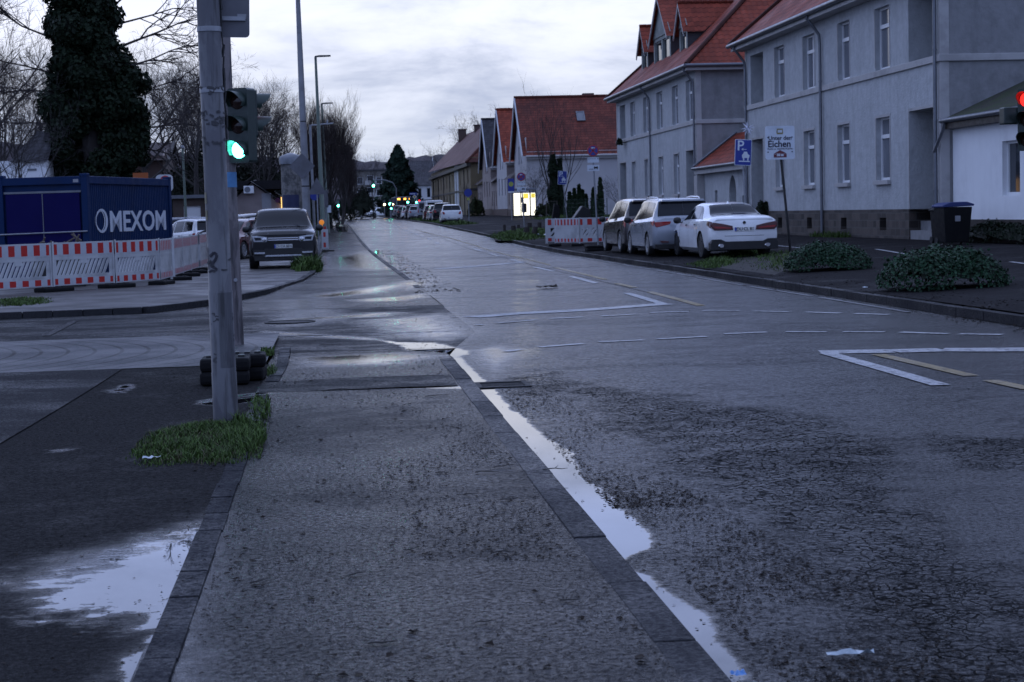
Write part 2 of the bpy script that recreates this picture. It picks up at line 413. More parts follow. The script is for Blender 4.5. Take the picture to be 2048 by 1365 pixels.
wob = lambda x, y: .006*math.sin(x*1.3+y*.21) + .005*math.sin(y*.47+1.) - .006*math.sin(x*2.1)
sheet('road', lambda y: (xl(y)-.02, xr(y)), yrows(-6, 620), 96, lambda x, y: G(y)+ZR+wob(x, y)*min(1, max(0, (x-xl(y)-.6)*2)), m_road, PUD, CRK)
# kerb line of the far corner of the side street
KC = [(-60, 29.6), (-9, 29.9), (-5.56, 30.06), (-3.15, 30.5), (-2.2, 32.6), (-1.35, 36.5), (-.75, 42.), (-.52, 47.), (-.5, 60.)]
def kx(y):
    for (x0, y0), (x1, y1) in zip(KC, KC[1:]):
        if y0 <= y <= y1: return x0 + (x1-x0)*(y-y0)/(y1-y0)
    return -.5 if y > 60 else -60
def zl(x, y):                      # cycle path dips to the side street
    f = 0 if y < 18.4 else (min(1, (y-18.4)/2.2) if y < 34 else max(0, 1-(y-34)/6))
    return G(y) + ZR*f*(3-2*f)*f - (.0 if y > 40 else 0) 
sheet('cycle_path', lambda y: (-.71, xl(y)-.015), yrows(-6, 20.4), 44, zl, m_path, PUD)
sheet('side_road', lambda y: (-60 if y > 23.3 else -.78, xl(y)), [20.4+.12*k for k in range(80)] + [30.1], 420, lambda x, y: ZR+.004*math.sin(x*1.1+y), m_side, PUD)
sheet('cycle_path', lambda y: (kx(y), xl(y)), yrows(30.1, 300), 30, zl, m_path, PUD)
def zfoot(x, y): return .012*math.sin(x*.9)*math.sin(y*.5)
sheet('footpath', lambda y: (-14, -.69), yrows(-6, 18.35), 190, zfoot, m_foot, PUDL)
pa, pb = at(0, 890), at(238, 743)
sheet('asphalt_patch', lambda y: (-14, pa.x+(y-pa.y)/(pb.y-pa.y)*(pb.x-pa.x)), yrows(8.5, 18.3, .004), 60, lambda x, y: zfoot(x, y)+.009, m_foot2, PUDL)
sheet('asphalt_patch', lambda y: (-.69, 1.04), [15.3+.06*k for k in range(19)], 30, lambda x, y: .005+.004*math.sin(x*3), m_side, None)
# ---- cobble setts in segmental arcs
t = NT('sett_paving'); o = t.obj(); sp = t.n('ShaderNodeSeparateXYZ'); t.l(o, sp.inputs[0])
X, Y = sp.outputs[0], sp.outputs[1]
P1 = 1.15; fx = t.math('DIVIDE', t.math('SUBTRACT', Y, 20.6), 4.6)
arc = t.math('ADD', X, t.math('MULTIPLY', t.math('MULTIPLY', fx, fx), 3.4))
rows = t.math('ABSOLUTE', t.math('SUBTRACT', t.math('FRACT', t.math('DIVIDE', arc, .31)), .5))
gapm = t.ramp(rows, .40, .455)
cel = t.vor(o, 9., 'DISTANCE_TO_EDGE'); g2 = t.ramp(cel, .07, .02)
big = t.noise(o, .8, 5); fine = t.noise(o, 60, 3)
c = t.mix(fine, (.042, .039, .042), (.11, .103, .107)); c = t.mix(t.math('MULTIPLY', t.ramp(big, .4, .7), .5), c, (.075, .072, .078))
c = t.mix(t.math('MULTIPLY', g2, .75), c, (.02, .038, .038)); c = t.mix(gapm, c, (.018, .017, .017))
hh = t.math('SUBTRACT', t.math('MULTIPLY', fine, .3), t.math('ADD', t.math('MULTIPLY', gapm, .8), t.math('MULTIPLY', g2, .35)))
t.bump(hh, .5, .01); m_sett = t.fin(c, t.ramp(big, .35, .7, .45, .7), spec=.14)
sheet('paved_strip', lambda y: (-60, -.74), [18.35+.25*k for k in range(20)]+[23.3], 60, lambda x, y: .004, m_sett, PUDL)
# ---- small slab paving on the far corner
def slabs(name, col, su, sv, rot=0., gap=.03):
    t = NT(name); o = t.obj(); b = t.n('ShaderNodeTexBrick'); t.l(t.scale(o, (1, 1, 1), rot=(0, 0, rot)), b.inputs[0])
    b.inputs['Scale'].default_value = 1.; b.inputs['Brick Width'].default_value = su; b.inputs['Row Height'].default_value = sv; b.inputs['Mortar Size'].default_value = gap*.3
    b.inputs['Color1'].default_value = rgb(dark(col, .75)); b.inputs['Color2'].default_value = rgb(dark(col, 1.25)); b.inputs['Mortar'].default_value = rgb(dark(col, .3))
    n = t.noise(o, .9, 6, .6); f = t.noise(o, 50, 3)
    c = t.mix(t.math('MULTIPLY', t.ramp(n, .4, .7), .6), b.outputs[0], dark(col, .5)); c = t.mix(t.math('MULTIPLY', f, .5), c, dark(col, .8))
    t.bump(t.math('SUBTRACT', t.math('MULTIPLY', f, .25), b.outputs['Fac']), .5, .008)
    return t.fin(c, t.ramp(n, .35, .65, .4, .65), spec=.2)
m_slab = slabs('corner_paving', (.075, .068, .064), .22, .11, .3); m_brickp = slabs('brick_paving', (.09, .075, .07), .2, .1, .1)
def zcorner(x, y): return G(y) + .035 + .01*math.sin(x*.7+y*.3)
sheet('pavement', lambda y: (-60, kx(y)-.13) if y > 30.4 else (-60, kx(y)-.13), [29.75+.05*k for k in range(30)] + yrows(31.3, 300, .01, .2), 90, zcorner, m_slab)
# ---- right pavement
def zr_(x, y): return G(y) + RZ(x) + .01*math.sin(x*.8+y*.35)
sheet('pavement', lambda y: (xr(y)+.14, 60), yrows(-6, 320, .012, .15), 110, zr_, m_right)
# ---- open ground to the horizon
t = NT('open_ground'); o = t.obj(); n = t.noise(o, .05, 6); n2 = t.noise(o, 3., 5)
m_terr = t.fin(t.mix(n2, t.mix(n, (.035, .05, .02), (.05, .045, .03)), (.03, .035, .02)), .8)
sheet('ground', lambda y: (-1500, 1500), [-40, -6, 20, 62, 80, 92, 110, 150, 250, 400, 600, 900, 1600], 60, lambda x, y: G(min(y, 900))-.35, m_terr)
# ---- kerb and edging stones
m_kerb = asphalt('kerb_concrete', (.030, .030, .033), (.3, .5), .6, (.36, .62), (1, 1, 1), bumpk=.6, cover=.38)
m_kerb2 = asphalt('edging_concrete', (.020, .021, .025), (.35, .55), .5, (.36, .62), (1, 1, 1), bumpk=.5, cover=.36)
def stones(name, pts, wdt, h0, h1, ln, m, lip=.0, bev=.006):
    b = MB(); pts = [Vector(p) for p in pts]
    for a, e in zip(pts, pts[1:]):
        L_ = (e-a).length; n = max(1, round(L_/ln)); d = (e-a)/n; u = d.normalized(); s_ = Vector((u.y, -u.x, 0))
        for k in range(n):
            p = a + d*k; q = p + d*(1-.012/ (L_/n)); j = random.uniform(-.005, .005); jz = random.uniform(-.004, .004)
            zz0, zz1 = p.z, q.z
            A = [p - s_*(-j), q - s_*(-j)]; 
            c = [A[0], A[0]+s_*wdt, A[1]+s_*wdt, A[1]]
            lo = [(v.x, v.y, v.z+h0) for v in c]; hi = [(v.x, v.y, v.z+h1+jz) for v in c]
            i = len(b.v); b.v += lo+hi
            for f in ((3,2,1,0),(4,5,6,7),(0,1,5,4),(1,2,6,5),(2,3,7,6),(3,0,4,7)): b.f.append(tuple(i+x for x in f)); b.m.append(0)
    o = b.build(name, m, bevel=bev); o['kind'] = 'structure'; return o
stones('kerb', [(1.055, y, 0) for y in (-5, 17.9)] + [(1.06, 19.15, -.03)], .15, -.3, .006, 1., m_kerb)
stones('kerb', [(xl(y)-.14, y, zl(1, y)) for y in (37, 44, 60, 75, 92, 120, 150, 200, 280)], .13, -.3, .012, 1., m_kerb)
stones('path_edging', [(-.70, -5, 0), (-.70, 15.05, 0)], .12, -.3, .012, .5, m_kerb2)
stones('path_edging', [(-.66, 16.3, 0), (-.62, 18.3, 0), (-.66, 20.6, 0)], .12, -.3, .012, .5, m_kerb2)
stones('kerb', [(x-.13, y, G(y)) for x, y in KC[1:]] + [(-.63, y, G(y)) for y in (62, 75, 92, 120, 150, 200, 280)], .14, -.3, .055, .5, m_kerb)
stones('kerb', [(xr(y), y, G(y)+ZR) for y in (-6, 30, 62, 75, 92, 120, 150, 200, 320)], .15, -.3, .125, 1., m_kerb)
# ------------------------------------------------------------------ building materials
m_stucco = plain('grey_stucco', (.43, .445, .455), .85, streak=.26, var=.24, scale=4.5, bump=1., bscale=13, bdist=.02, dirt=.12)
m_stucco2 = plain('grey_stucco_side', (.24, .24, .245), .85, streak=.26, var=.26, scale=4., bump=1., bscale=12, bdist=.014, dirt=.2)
m_trim = plain('pale_trim', (.40, .39, .385), .7, var=.12, scale=3, dirt=.25)
m_white = plain('white_paint', (.72, .73, .74), .45, var=.06, scale=4)
m_whitewall = plain('white_plaster', (.80, .81, .82), .8, streak=.07, var=.07, scale=1.5, bump=.3, bscale=40, dirt=.12)
m_zinc = plain('zinc', (.16, .17, .19), .38, .6, var=.25, scale=4)
m_darkwood = plain('dark_timber', (.035, .028, .022), .6, var=.4, scale=5)
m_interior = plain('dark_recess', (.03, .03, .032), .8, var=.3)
m_slate = plain('slate_hanging', (.035, .036, .042), .45, var=.45, scale=9)
m_greywood = plain('weathered_boards', (.20, .225, .215), .7, var=.25, scale=3, dirt=.3)
def glass(name, col=(.02, .024, .03), rough=.06):
    t = NT(name); o = t.obj(); n = t.noise(o, .7, 3)
    t.bump(t.noise(o, 1.3, 2), .03, .02)
    return t.fin(t.mix(n, dark(col, .5), dark(col, 1.6)), rough, spec=.6)
m_glass = glass('window_glass'); m_glass2 = glass('pale_glass', (.13, .14, .16), .1)  # second glass has a paler grey base colour
def tiles(name, col, rh=.33, cw=.3, dirt=.35):
    t = NT(name); uv = t.uv(); sp = t.n('ShaderNodeSeparateXYZ'); t.l(uv, sp.inputs[0])
    u = t.math('DIVIDE', sp.outputs[0], cw); v = t.math('DIVIDE', sp.outputs[1], rh)
    wv = t.math('SINE', t.math('MULTIPLY', u, 2*PI)); v2 = t.math('ADD', v, t.math('MULTIPLY', wv, .09))
    fv = t.math('FRACT', v2); fu = t.math('FRACT', u)
    cc = t.n('ShaderNodeCombineXYZ'); t.l(t.math('FLOOR', u), cc.inputs[0]); t.l(t.math('FLOOR', v2), cc.inputs[1])
    wn = t.n('ShaderNodeTexWhiteNoise', noise_dimensions='2D'); t.l(cc.outputs[0], wn.inputs['Vector'])
    o = t.obj(); n = t.noise(o, .7, 5, .6); n2 = t.noise(o, 12, 3)
    c = t.mix(wn.outputs['Value'], dark(col, .72), dark(col, 1.3)); c = t.mix(t.math('MULTIPLY', t.ramp(n, .42, .7), dirt), c, (.045, .035, .035))
    c = t.mix(t.math('MULTIPLY', n2, .4), c, dark(col, .65))
    lip = t.math('MAXIMUM', t.ramp(fv, .13, .04), t.ramp(fv, .95, 1.)); c = t.mix(t.math('MULTIPLY', lip, .8), c, dark(col, .12))
    h = t.math('ADD', t.math('MULTIPLY', wv, .35), t.math('MULTIPLY', t.math('SUBTRACT', 1., fv), .8))
    t.bump(h, .8, .05)
    return t.fin(c, t.ramp(n, .3, .7, .5, .7), spec=.13)
m_tile = tiles('red_pantiles', (.24, .048, .026)); m_tile_d = tiles('brown_red_pantiles', (.15, .037, .025), dirt=.5)
m_tile_k = tiles('dark_slate_tiles', (.045, .044, .052)); m_tile_b = tiles('dark_brown_tiles', (.07, .05, .046))
def masonry(name, col, su, sv, mort, mcol, var=.5, off=.5, rot=None):
    t = NT(name); uv = t.uv(); o = t.obj()
    wv = t.n('ShaderNodeVectorMath', operation='ADD'); t.l(uv, wv.inputs[0]); nz = t.n('ShaderNodeTexNoise'); t.l(uv, nz.inputs[0]); nz.inputs['Scale'].default_value = 3.5
    s_ = t.n('ShaderNodeVectorMath', operation='SCALE'); t.l(nz.outputs['Color'], s_.inputs[0]); s_.inputs['Scale'].default_value = mort*2; t.l(s_.outputs[0], wv.inputs[1])
    b = t.n('ShaderNodeTexBrick'); t.l(wv.outputs[0], b.inputs[0]); b.inputs['Scale'].default_value = 1; b.inputs['Brick Width'].default_value = su; b.inputs['Row Height'].default_value = sv
    b.inputs['Mortar Size'].default_value = mort; b.inputs['Bias'].default_value = 0; b.squash = .7; b.squash_frequency = 3
    b.inputs['Color1'].default_value = rgb(dark(col, 1-var)); b.inputs['Color2'].default_value = rgb(dark(col, 1+var)); b.inputs['Mortar'].default_value = rgb(mcol)
    f = t.noise(o, 22, 4); n = t.noise(o, 1.1, 5)
    c = t.mix(t.math('MULTIPLY', f, .6), b.outputs[0], dark(col, .6)); c = t.mix(t.math('MULTIPLY', t.ramp(n, .45, .7), .5), c, dark(col, .45))
    t.bump(t.math('SUBTRACT', t.math('MULTIPLY', f, .35), b.outputs['Fac']), .7, .02)
    return t.fin(c, .75)
m_stone = masonry('sandstone_blocks', (.062, .048, .04), .46, .24, .02, (.085, .078, .072), .8)
m_brick = masonry('brown_brick', (.10, .06, .048), .24, .075, .01, (.12, .11, .10), .3)
m_brick_pink = masonry('pale_brick', (.28, .22, .19), .24, .075, .008, (.26, .24, .22), .15)

# ------------------------------------------------------------------ building parts
def wquad(mb, O, u, n, a0, a1, b0, b1, d=0., mi=0):
    """rectangle on a wall plane: a along u, b up, d outward; uv in metres"""
    O = Vector(O); u = Vector(u); n = Vector(n); z = Vector((0, 0, 1))
    P = [O + u*a + z*b + n*d for a, b in ((a0, b0), (a1, b0), (a1, b1), (a0, b1))]
    uv = [(a0, b0), (a1, b0), (a1, b1), (a0, b1)]
    if u.cross(z).dot(n) < 0: P.reverse(); uv.reverse()
    mb.face(P, mi, uv)
def wbox(mb, O, u, n, a0, a1, b0, b1, d0, d1, mi=0):
    O = Vector(O); u = Vector(u); n = Vector(n)
    M = Matrix(((u.x, n.x, 0, O.x), (u.y, n.y, 0, O.y), (0, 0, 1, O.z), (0, 0, 0, 1)))
    n0 = len(mb.f); mb.box(a0, a1, d0, d1, b0, b1, mi, M)
    if u.cross(n).z < 0:
        for k in range(n0, len(mb.f)): mb.f[k] = mb.f[k][::-1]
def wall_open(mb, O, u, n, A0, A1, B0, B1, ops, mi=0, rmi=None):
    """wall with real openings (a0,a1,b0,b1,depth) and their reveals"""
    xs = sorted({A0, A1, *[q for o in ops for q in o[:2] if A0 < q < A1]}); zs = sorted({B0, B1, *[q for o in ops for q in o[2:4] if B0 < q < B1]})
    for x0, x1 in zip(xs, xs[1:]):
        for z0, z1 in zip(zs, zs[1:]):
            cx, cz = (x0+x1)/2, (z0+z1)/2
            if any(o[0] < cx < o[1] and o[2] < cz < o[3] for o in ops): continue
            wquad(mb, O, u, n, x0, x1, z0, z1, 0, mi)
    z = Vector((0, 0, 1)); O = Vector(O); u = Vector(u); n = Vector(n)
    P = lambda a, b, d: O + u*a + z*b + n*d
    for a0, a1, b0, b1, d in [o[:5] for o in ops]:
        r = mi if rmi is None else rmi
        mb.face([P(a0, b0, 0), P(a0, b1, 0), P(a0, b1, -d), P(a0, b0, -d)], r, [(0, b0), (0, b1), (d, b1), (d, b0)])
        mb.face([P(a1, b0, 0), P(a1, b0, -d), P(a1, b1, -d), P(a1, b1, 0)], r, [(0, b0), (d, b0), (d, b1), (0, b1)])
        mb.face([P(a0, b1, 0), P(a1, b1, 0), P(a1, b1, -d), P(a0, b1, -d)], r, [(a0, 0), (a1, 0), (a1, d), (a0, d)])
        mb.face([P(a0, b0, 0), P(a0, b0, -d), P(a1, b0, -d), P(a1, b0, 0)], r, [(a0, 0), (a0, d), (a1, d), (a1, 0)])
def window(par, O, u, n, a0, a1, b0, b1, depth, transom=.70, mull=0, fw=.07, mat=None, gl=None, sill=True, silld=.12):
    f = MB(); d0, d1 = -depth-.05, -depth+.03
    e = .004
    wbox(f, O, u, n, a0-e, a0+fw, b0, b1, d0, d1); wbox(f, O, u, n, a1-fw, a1+e, b0, b1, d0, d1)
    wbox(f, O, u, n, a0+fw, a1-fw, b0-e, b0+fw*1.2, d0, d1); wbox(f, O, u, n, a0+fw, a1-fw, b1-fw, b1+e, d0, d1)
    if transom:
        tz = b0 + (b1-b0)*transom; wbox(f, O, u, n, a0+fw, a1-fw, tz-.06, tz+.06, d0+.002, d1+.012)
    for k in range(mull):
        c = a0 + (a1-a0)*(k+1)/(mull+1); wbox(f, O, u, n, c-.04, c+.04, b0+fw*1.2, b1-fw, d0+.001, d1-.008)
    o = f.build('window', mat or m_white, par, world=True)
    g = MB(); wquad(g, O, u, n, a0+fw*.5, a1-fw*.5, b0+fw*.5, b1-fw*.5, -depth-.015); g.build('pane', gl or m_glass, o, world=True)
    if sill:
        s = MB(); wbox(s, O, u, n, a0-.06, a1+.06, b0-.14, b0-.002, -depth+.03, silld); s.build('sill', m_trim, o, world=True, bevel=.008)
    return o
def roof_face(mb, pts, udir, mi=0, thick=0):
    pts = [Vector(p) for p in pts]; u = Vector(udir).normalized()
    nn = (pts[1]-pts[0]).cross(pts[2]-pts[0]).normalized()
    if nn.z < 0: pts.reverse(); nn = -nn
    v = nn.cross(u).normalized()
    if v.z < 0: v = -v
    mb.face(pts, mi, [((p-pts[0]).dot(u) + pts[0].dot(u), (p-pts[0]).dot(v) + (pts[0].z*1.3)) for p in pts])
def ridge(mb, a, b, r=.11, mi=0):
    a, b = Vector(a), Vector(b); L_ = (b-a).length; n = max(1, int(L_/.36)); d = (b-a)/n
    for k in range(n):
        mb.tube([a+d*k+Vector((0,0,.01)), a+d*(k+1.08)+Vector((0,0,.035))], [r*1.12, r*.95], 7, mi)
def downpipe(par, x, y, ztop, zbot, off=.55, r=.055, dirx=-1):
    m = MB(); m.tube([(x+dirx*off, y, ztop), (x+dirx*off, y, ztop-.18), (x+dirx*(off*.65), y, ztop-.42), (x+dirx*.12, y, ztop-.75), (x+dirx*.1, y, ztop-1.1), (x+dirx*.1, y, zbot)], r, 10)
    for z in np.arange(zbot+1.4, ztop-1.2, 2.): m.tube([(x+dirx*.1, y, z), (x+dirx*.1, y, z+.05)], r*1.25, 10)
    return m.build('downpipe', m_zinc, par, smooth=50, world=True)
U, NX = (0, 1, 0), (-1, 0, 0)          # street fronts: along +Y, facing -X
FX = 17.3
def house_root(name, label, loc): return thing(name, label, 'house', loc)
GZ = .37

# ------------------------------------------------------------------ the two long grey blocks on the right
def long_house(label, y0, y1, up, low, doors, loggias, pipes, hipnear, hipfar, gz0, gz1, depth=11., slope=.92, detail_side=True):
    R = house_root('house', label, (FX, (y0+y1)/2, GZ))
    zc, ze, zp = 5.55, 8.12, 1.26
    ops = [(a, b, c, d, .22) for a, b, c, d in up+low] + [(a, b, c, d, 1.1) for a, b, c, d in doors+loggias]
    w_ = MB(); wall_open(w_, (FX, 0, 0), U, NX, y0, y1, zp, ze+.2, ops)
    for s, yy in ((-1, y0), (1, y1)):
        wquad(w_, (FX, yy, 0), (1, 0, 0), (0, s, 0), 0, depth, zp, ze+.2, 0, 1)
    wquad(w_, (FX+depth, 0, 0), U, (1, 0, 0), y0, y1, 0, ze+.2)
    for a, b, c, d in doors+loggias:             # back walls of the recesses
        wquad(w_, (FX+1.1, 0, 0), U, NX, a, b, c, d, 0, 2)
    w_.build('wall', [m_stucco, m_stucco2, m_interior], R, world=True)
    p = MB(); dop = [(a, b, c-1.2, zp+.001, .9) for a, b, c, d in doors]
    lights = [((a+b)/2-.33, (a+b)/2+.33, .62, 1.02, .25) for a, b, c, d in low]
    wall_open(p, (FX-.035, 0, 0), U, NX, y0-.03, y1+.03, -.3, zp+.02, [(a, b, -.29, zp+.019, .9) for a, b, c, d in doors] + lights)
    for s, yy in ((-1, y0-.03), (1, y1+.03)): wquad(p, (FX-.035, yy, 0), (1, 0, 0), (0, s, 0), 0, depth, -.3, zp+.02)
    wquad(p, (FX-.035, 0, zp+.02), U, NX, y0, y1, 0, .001)
    for a, b, c, d, e in lights: wquad(p, (FX+.2, 0, 0), U, NX, a, b, c, d, 0, 1)
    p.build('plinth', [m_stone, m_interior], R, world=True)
    st = MB()
    wbox(st, (FX, 0, 0), U, NX, y0-.07, y1+.07, zc-.10, zc+.10, -.02, .07)
    wbox(st, (FX, y0, 0), (1, 0, 0), (0, -1, 0), 0, depth, zc-.10, zc+.10, -.02, .07); st.build('string_course', m_trim, R, world=True, bevel=.015)
    for q0, q1 in ((y0-.012, y0+.22), (y1-.22, y1+.012)): ed = MB(); wbox(ed, (FX, 0, 0), U, NX, q0, q1, zp+.03, ze, -.05, .014); ed.build('corner_band', m_trim, R, world=True)
    ed = MB(); wbox(ed, (FX, y0, 0), (1, 0, 0), (0, -1, 0), .014, .24, zp+.03, ze, -.05, .014); ed.build('corner_band', m_trim, R, world=True)
    def surround(a, b, c, d, top):
        ed = MB(); z = Vector((0, 0, 1)); w0 = .055; t0 = .085 if top else .0
        o_ = [(a-w0, c), (a-w0, d+t0), (b+w0, d+t0), (b+w0, c)]; i_ = [(a-.001, c), (a-.001, d-.001), (b+.001, d-.001), (b+.001, c)]
        P_ = [(FX-dd, y, zz_) for dd in (.016, -.02) for ring_ in (o_, i_) for y, zz_ in ring_]; ed.v = P_
        for k in range(3): ed.f += [(k, k+1, 4+k+1, 4+k), (8+k, 8+4+k, 8+4+k+1, 8+k+1), (k, 8+k, 8+k+1, k+1), (4+k, 4+k+1, 12+k+1, 12+k)]
        ed.m = [0]*len(ed.f); ed.build('surround', m_trim, R, world=True)
    for q in up: surround(q[0], q[1], q[2]+.1, q[3], False)
    for q in low+doors: surround(*q, True)
    for k, (a, b, c, d) in enumerate(up): window(R, (FX, 0, 0), U, NX, a, b, c, d, .185, sill=False, mull=1 if b-a > 1.5 else 0, gl=m_glass2)
    for a, b, c, d in low: window(R, (FX, 0, 0), U, NX, a, b, c, d, .185, gl=m_glass2)
    for a, b, c, d in doors:
        m = MB(); wbox(m, (FX+1.1, 0, 0), U, NX, a+.25, b-.25, c-.85, d-.8, 0, .05)
        dd = m.build('door', m_darkwood, R, world=True)
        h = MB(); wbox(h, (FX+1.1, 0, 0), U, NX, a+.35, a+.4, c+.2, c+.45, .05, .1); h.build('handle', m_zinc, dd, world=True)
        s = MB()
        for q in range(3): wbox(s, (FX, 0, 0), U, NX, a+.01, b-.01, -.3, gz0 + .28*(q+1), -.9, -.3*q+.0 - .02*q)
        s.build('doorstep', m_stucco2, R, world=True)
    for y in pipes: downpipe(R, FX, y, ze+.05, GZ)
    # roof
    e = .55; xe = FX-e; xb = FX+depth+e; ya = y0-(.5 if hipnear else .25); yb = y1+(.5 if hipfar else .25); z0 = ze+.08; rx = (xe+xb)/2; k = rx-xe; zr = z0+slope*k
    rn = ya+(k if hipnear else 0); rf = yb-(k if hipfar else 0)
    r = MB()
    roof_face(r, [(xe, ya, z0), (xe, yb, z0), (rx, rf, zr), (rx, rn, zr)], U)
    roof_face(r, [(xb, ya, z0), (xb, yb, z0), (rx, rf, zr), (rx, rn, zr)], U)
    if hipnear: roof_face(r, [(xe, ya, z0), (xb, ya, z0), (rx, rn, zr)], (1, 0, 0))
    if hipfar: roof_face(r, [(xe, yb, z0), (xb, yb, z0), (rx, rf, zr)], (1, 0, 0))
    ro = r.build('roof', m_tile, R, world=True)
    rd = MB(); ridge(rd, (rx, rn, zr), (rx, rf, zr))
    for s, yy, q in ((hipnear, ya, rn), (hipfar, yb, rf)):
        if s:
            ridge(rd, (xe, yy, z0), (rx, q, zr)); ridge(rd, (xb, yy, z0), (rx, q, zr))
        else: ridge(rd, (xe, yy, z0), (rx, yy, zr), .07)
    rd.build('ridge_tile', m_tile_d, ro, world=True, smooth=40)
    so = MB(); so.box(xe+.05, xb-.05, ya+.05, yb-.05, ze-.18, ze+.05)
    so.build('eave', m_trim, R, world=True)
    gt = MB(); gz = z0-.04
    loop = [(xe-.06, ya-.06, gz), (xe-.06, yb+.06, gz)]
    gt.tube(loop, .085, 10); gt.tube([(xe-.06, ya-.06, gz), (xb, ya-.06, gz)], .085, 10)
    gt.build('gutter', m_zinc, R, world=True, smooth=50)
    return R, ro, (xe, z0, slope)
def wl(rects, c, d): return [(a, b, c, d) for a, b in rects]
h2, h2roof, h2p = long_house('long grey rendered house with red tiled roof nearest on the right, behind the ivy mounds', 49.0, 72.75,
    wl([(53.6, 55.05), (57.85, 59.2), (62.1, 63.7), (66.4, 67.85)], 5.66, 7.6), wl([(53.65, 55.05), (57.95, 59.35), (62.3, 63.7), (66.6, 67.9)], 2.2, 4.17),
    wl([(49.6, 51.8), (69.9, 71.9)], 1.262, 4.2), wl([(49.6, 51.8), (69.7, 71.85)], 5.66, 7.64), [61.1, 49.22, 72.4], False, True, .36, .38)
h1, h1roof, h1p = long_house('grey rendered house with red hipped roof and three dormers beyond the arched gateway', 82.8, 106.3,
    wl([(87.25, 88.7), (91.45, 93.0), (95.6, 97.05), (99.85, 101.3)], 5.66, 7.6) + [(83.3, 85.15, 5.68, 7.62)], wl([(87.2, 88.55), (91.5, 92.8), (95.85, 97.0), (99.95, 101.2)], 2.2, 4.2),
    wl([(83.35, 85.4), (103.2, 105.4)], 1.262, 4.25), wl([(103.2, 105.1)], 5.66, 7.64), [82.98, 94.7], True, True, .38, .38)
# dormers of the far block: each a part with its own roof, boards and windows
def dormer(R, yc, w, zb, ze, za, xf, p, nw, name='dormer'):
    xe, z0, sl = p
    back = lambda z: xe + (z-z0)/sl
    m = MB(); y0, y1 = yc-w/2, yc+w/2; zb0 = z0+(xf-xe)*sl-.25
    for yy, s in ((y0, -1), (y1, 1)):
        m.face([(xf, yy, zb0), (back(ze)+.05, yy, ze), (xf, yy, ze)][::s])
    m.v = [(xf, y0, zb0), (back(ze)+.05, y0, ze), (xf, y0, ze), (xf, y1, zb0), (back(ze)+.05, y1, ze), (xf, y1, ze)]; m.f = [(0, 1, 2), (5, 4, 3), (0, 3, 4, 1)]; m.m = [0, 0, 0]
    wy = (w-.35*(nw+1))/nw; ops = [(y0+.35+k*(wy+.35), y0+.35+k*(wy+.35)+wy, zb+.12, ze-.2, .12) for k in range(nw)]
    d = m.build(name, m_slate, R, world=True)
    f = MB(); wall_open(f, (xf, 0, 0), U, NX, y0, y1, zb0, ze, ops); f.build('front', m_greywood, d, world=True)
    for o in ops: window(d, (xf, 0, 0), U, NX, *o[:4], .1, transom=0, sill=False, fw=.08, mat=m_greywood, gl=m_glass)
    gb = MB(); ov = .22
    gb.prism([(y0-.05, ze), (y1+.05, ze), (yc, za-.12)], -.02, .03, frame_m((xf-.02, 0, 0), (0, 1, 0), (0, 0, 1), (-1, 0, 0)))
    gb.build('gable_board', m_greywood, d, world=True)
    r = MB(); xo = xf-.28
    ln = za-ze; ww = w/2; oe = .3; zl_ = ze-oe*ln/ww
    for s in (-1, 1):
        roof_face(r, [(xo, yc, za), (xo, yc+s*(ww+oe), zl_), (back(zl_)-.1, yc+s*(ww+oe), zl_), (back(za)+.1, yc, za)], (1, 0, 0))
    ridge(r, (xo, yc, za), (back(za), yc, za), .08)
    r.build('dormer_roof', m_tile, d, world=True)
    vb = MB()
    for s in (-1, 1):
        a = Vector((xo, yc, za-.02)); b = Vector((xo, yc+s*(ww+oe), zl_-.02)); q = Vector((0, 0, -.2))
        P = [a, b, b+q, a+q]; i = len(vb.v)
        vb.v += [tuple(x) for x in P] + [tuple(x+Vector((.06, 0, 0))) for x in P]
        for fc in ((0,1,2,3),(7,6,5,4),(0,4,5,1),(3,2,6,7)): vb.f.append(tuple(i+x for x in fc)); vb.m.append(0)
    vb.build('bargeboard', m_trim, d, world=True)
    return d
dormer(h1, 96.2, 5.0, 9.4, 10.9, 13.1, 18.25, h1p, 2)
dormer(h1, 90.3, 2.1, 9.42, 10.75, 12.0, 18.25, h1p, 1)
dormer(h1, 101.6, 2.1, 9.42, 10.75, 12.0, 18.25, h1p, 1)
# roof light on the nearer block
xe, z0, sl = h2p
def skylight(R, x, y, w, hgt, p, name='roof_window'):
    xe, z0, sl = p; n = Vector((-sl, 0, 1)).normalized(); u = Vector((0, 1, 0)); v = Vector((1, 0, sl)).normalized()
    o = Vector((x, y, z0+(x-xe)*sl)) + n*.01
    m = MB(); M = frame_m(o, u, v, n); fw = .07
    for a0, a1, b0, b1 in ((0, w, 0, fw), (0, w, hgt-fw, hgt), (0, fw, fw, hgt-fw), (w-fw, w, fw, hgt-fw)): m.box(a0, a1, b0, b1, 0, .09, 0, M)
    f = m.build(name, m_zinc, R, world=True); g = MB(); g.box(fw, w-fw, fw, hgt-fw, .02, .05, 0, M); g.build('pane', m_glass2, f, world=True)
skylight(h2, 18.9, 64.3, .8, 1.2, h2p)
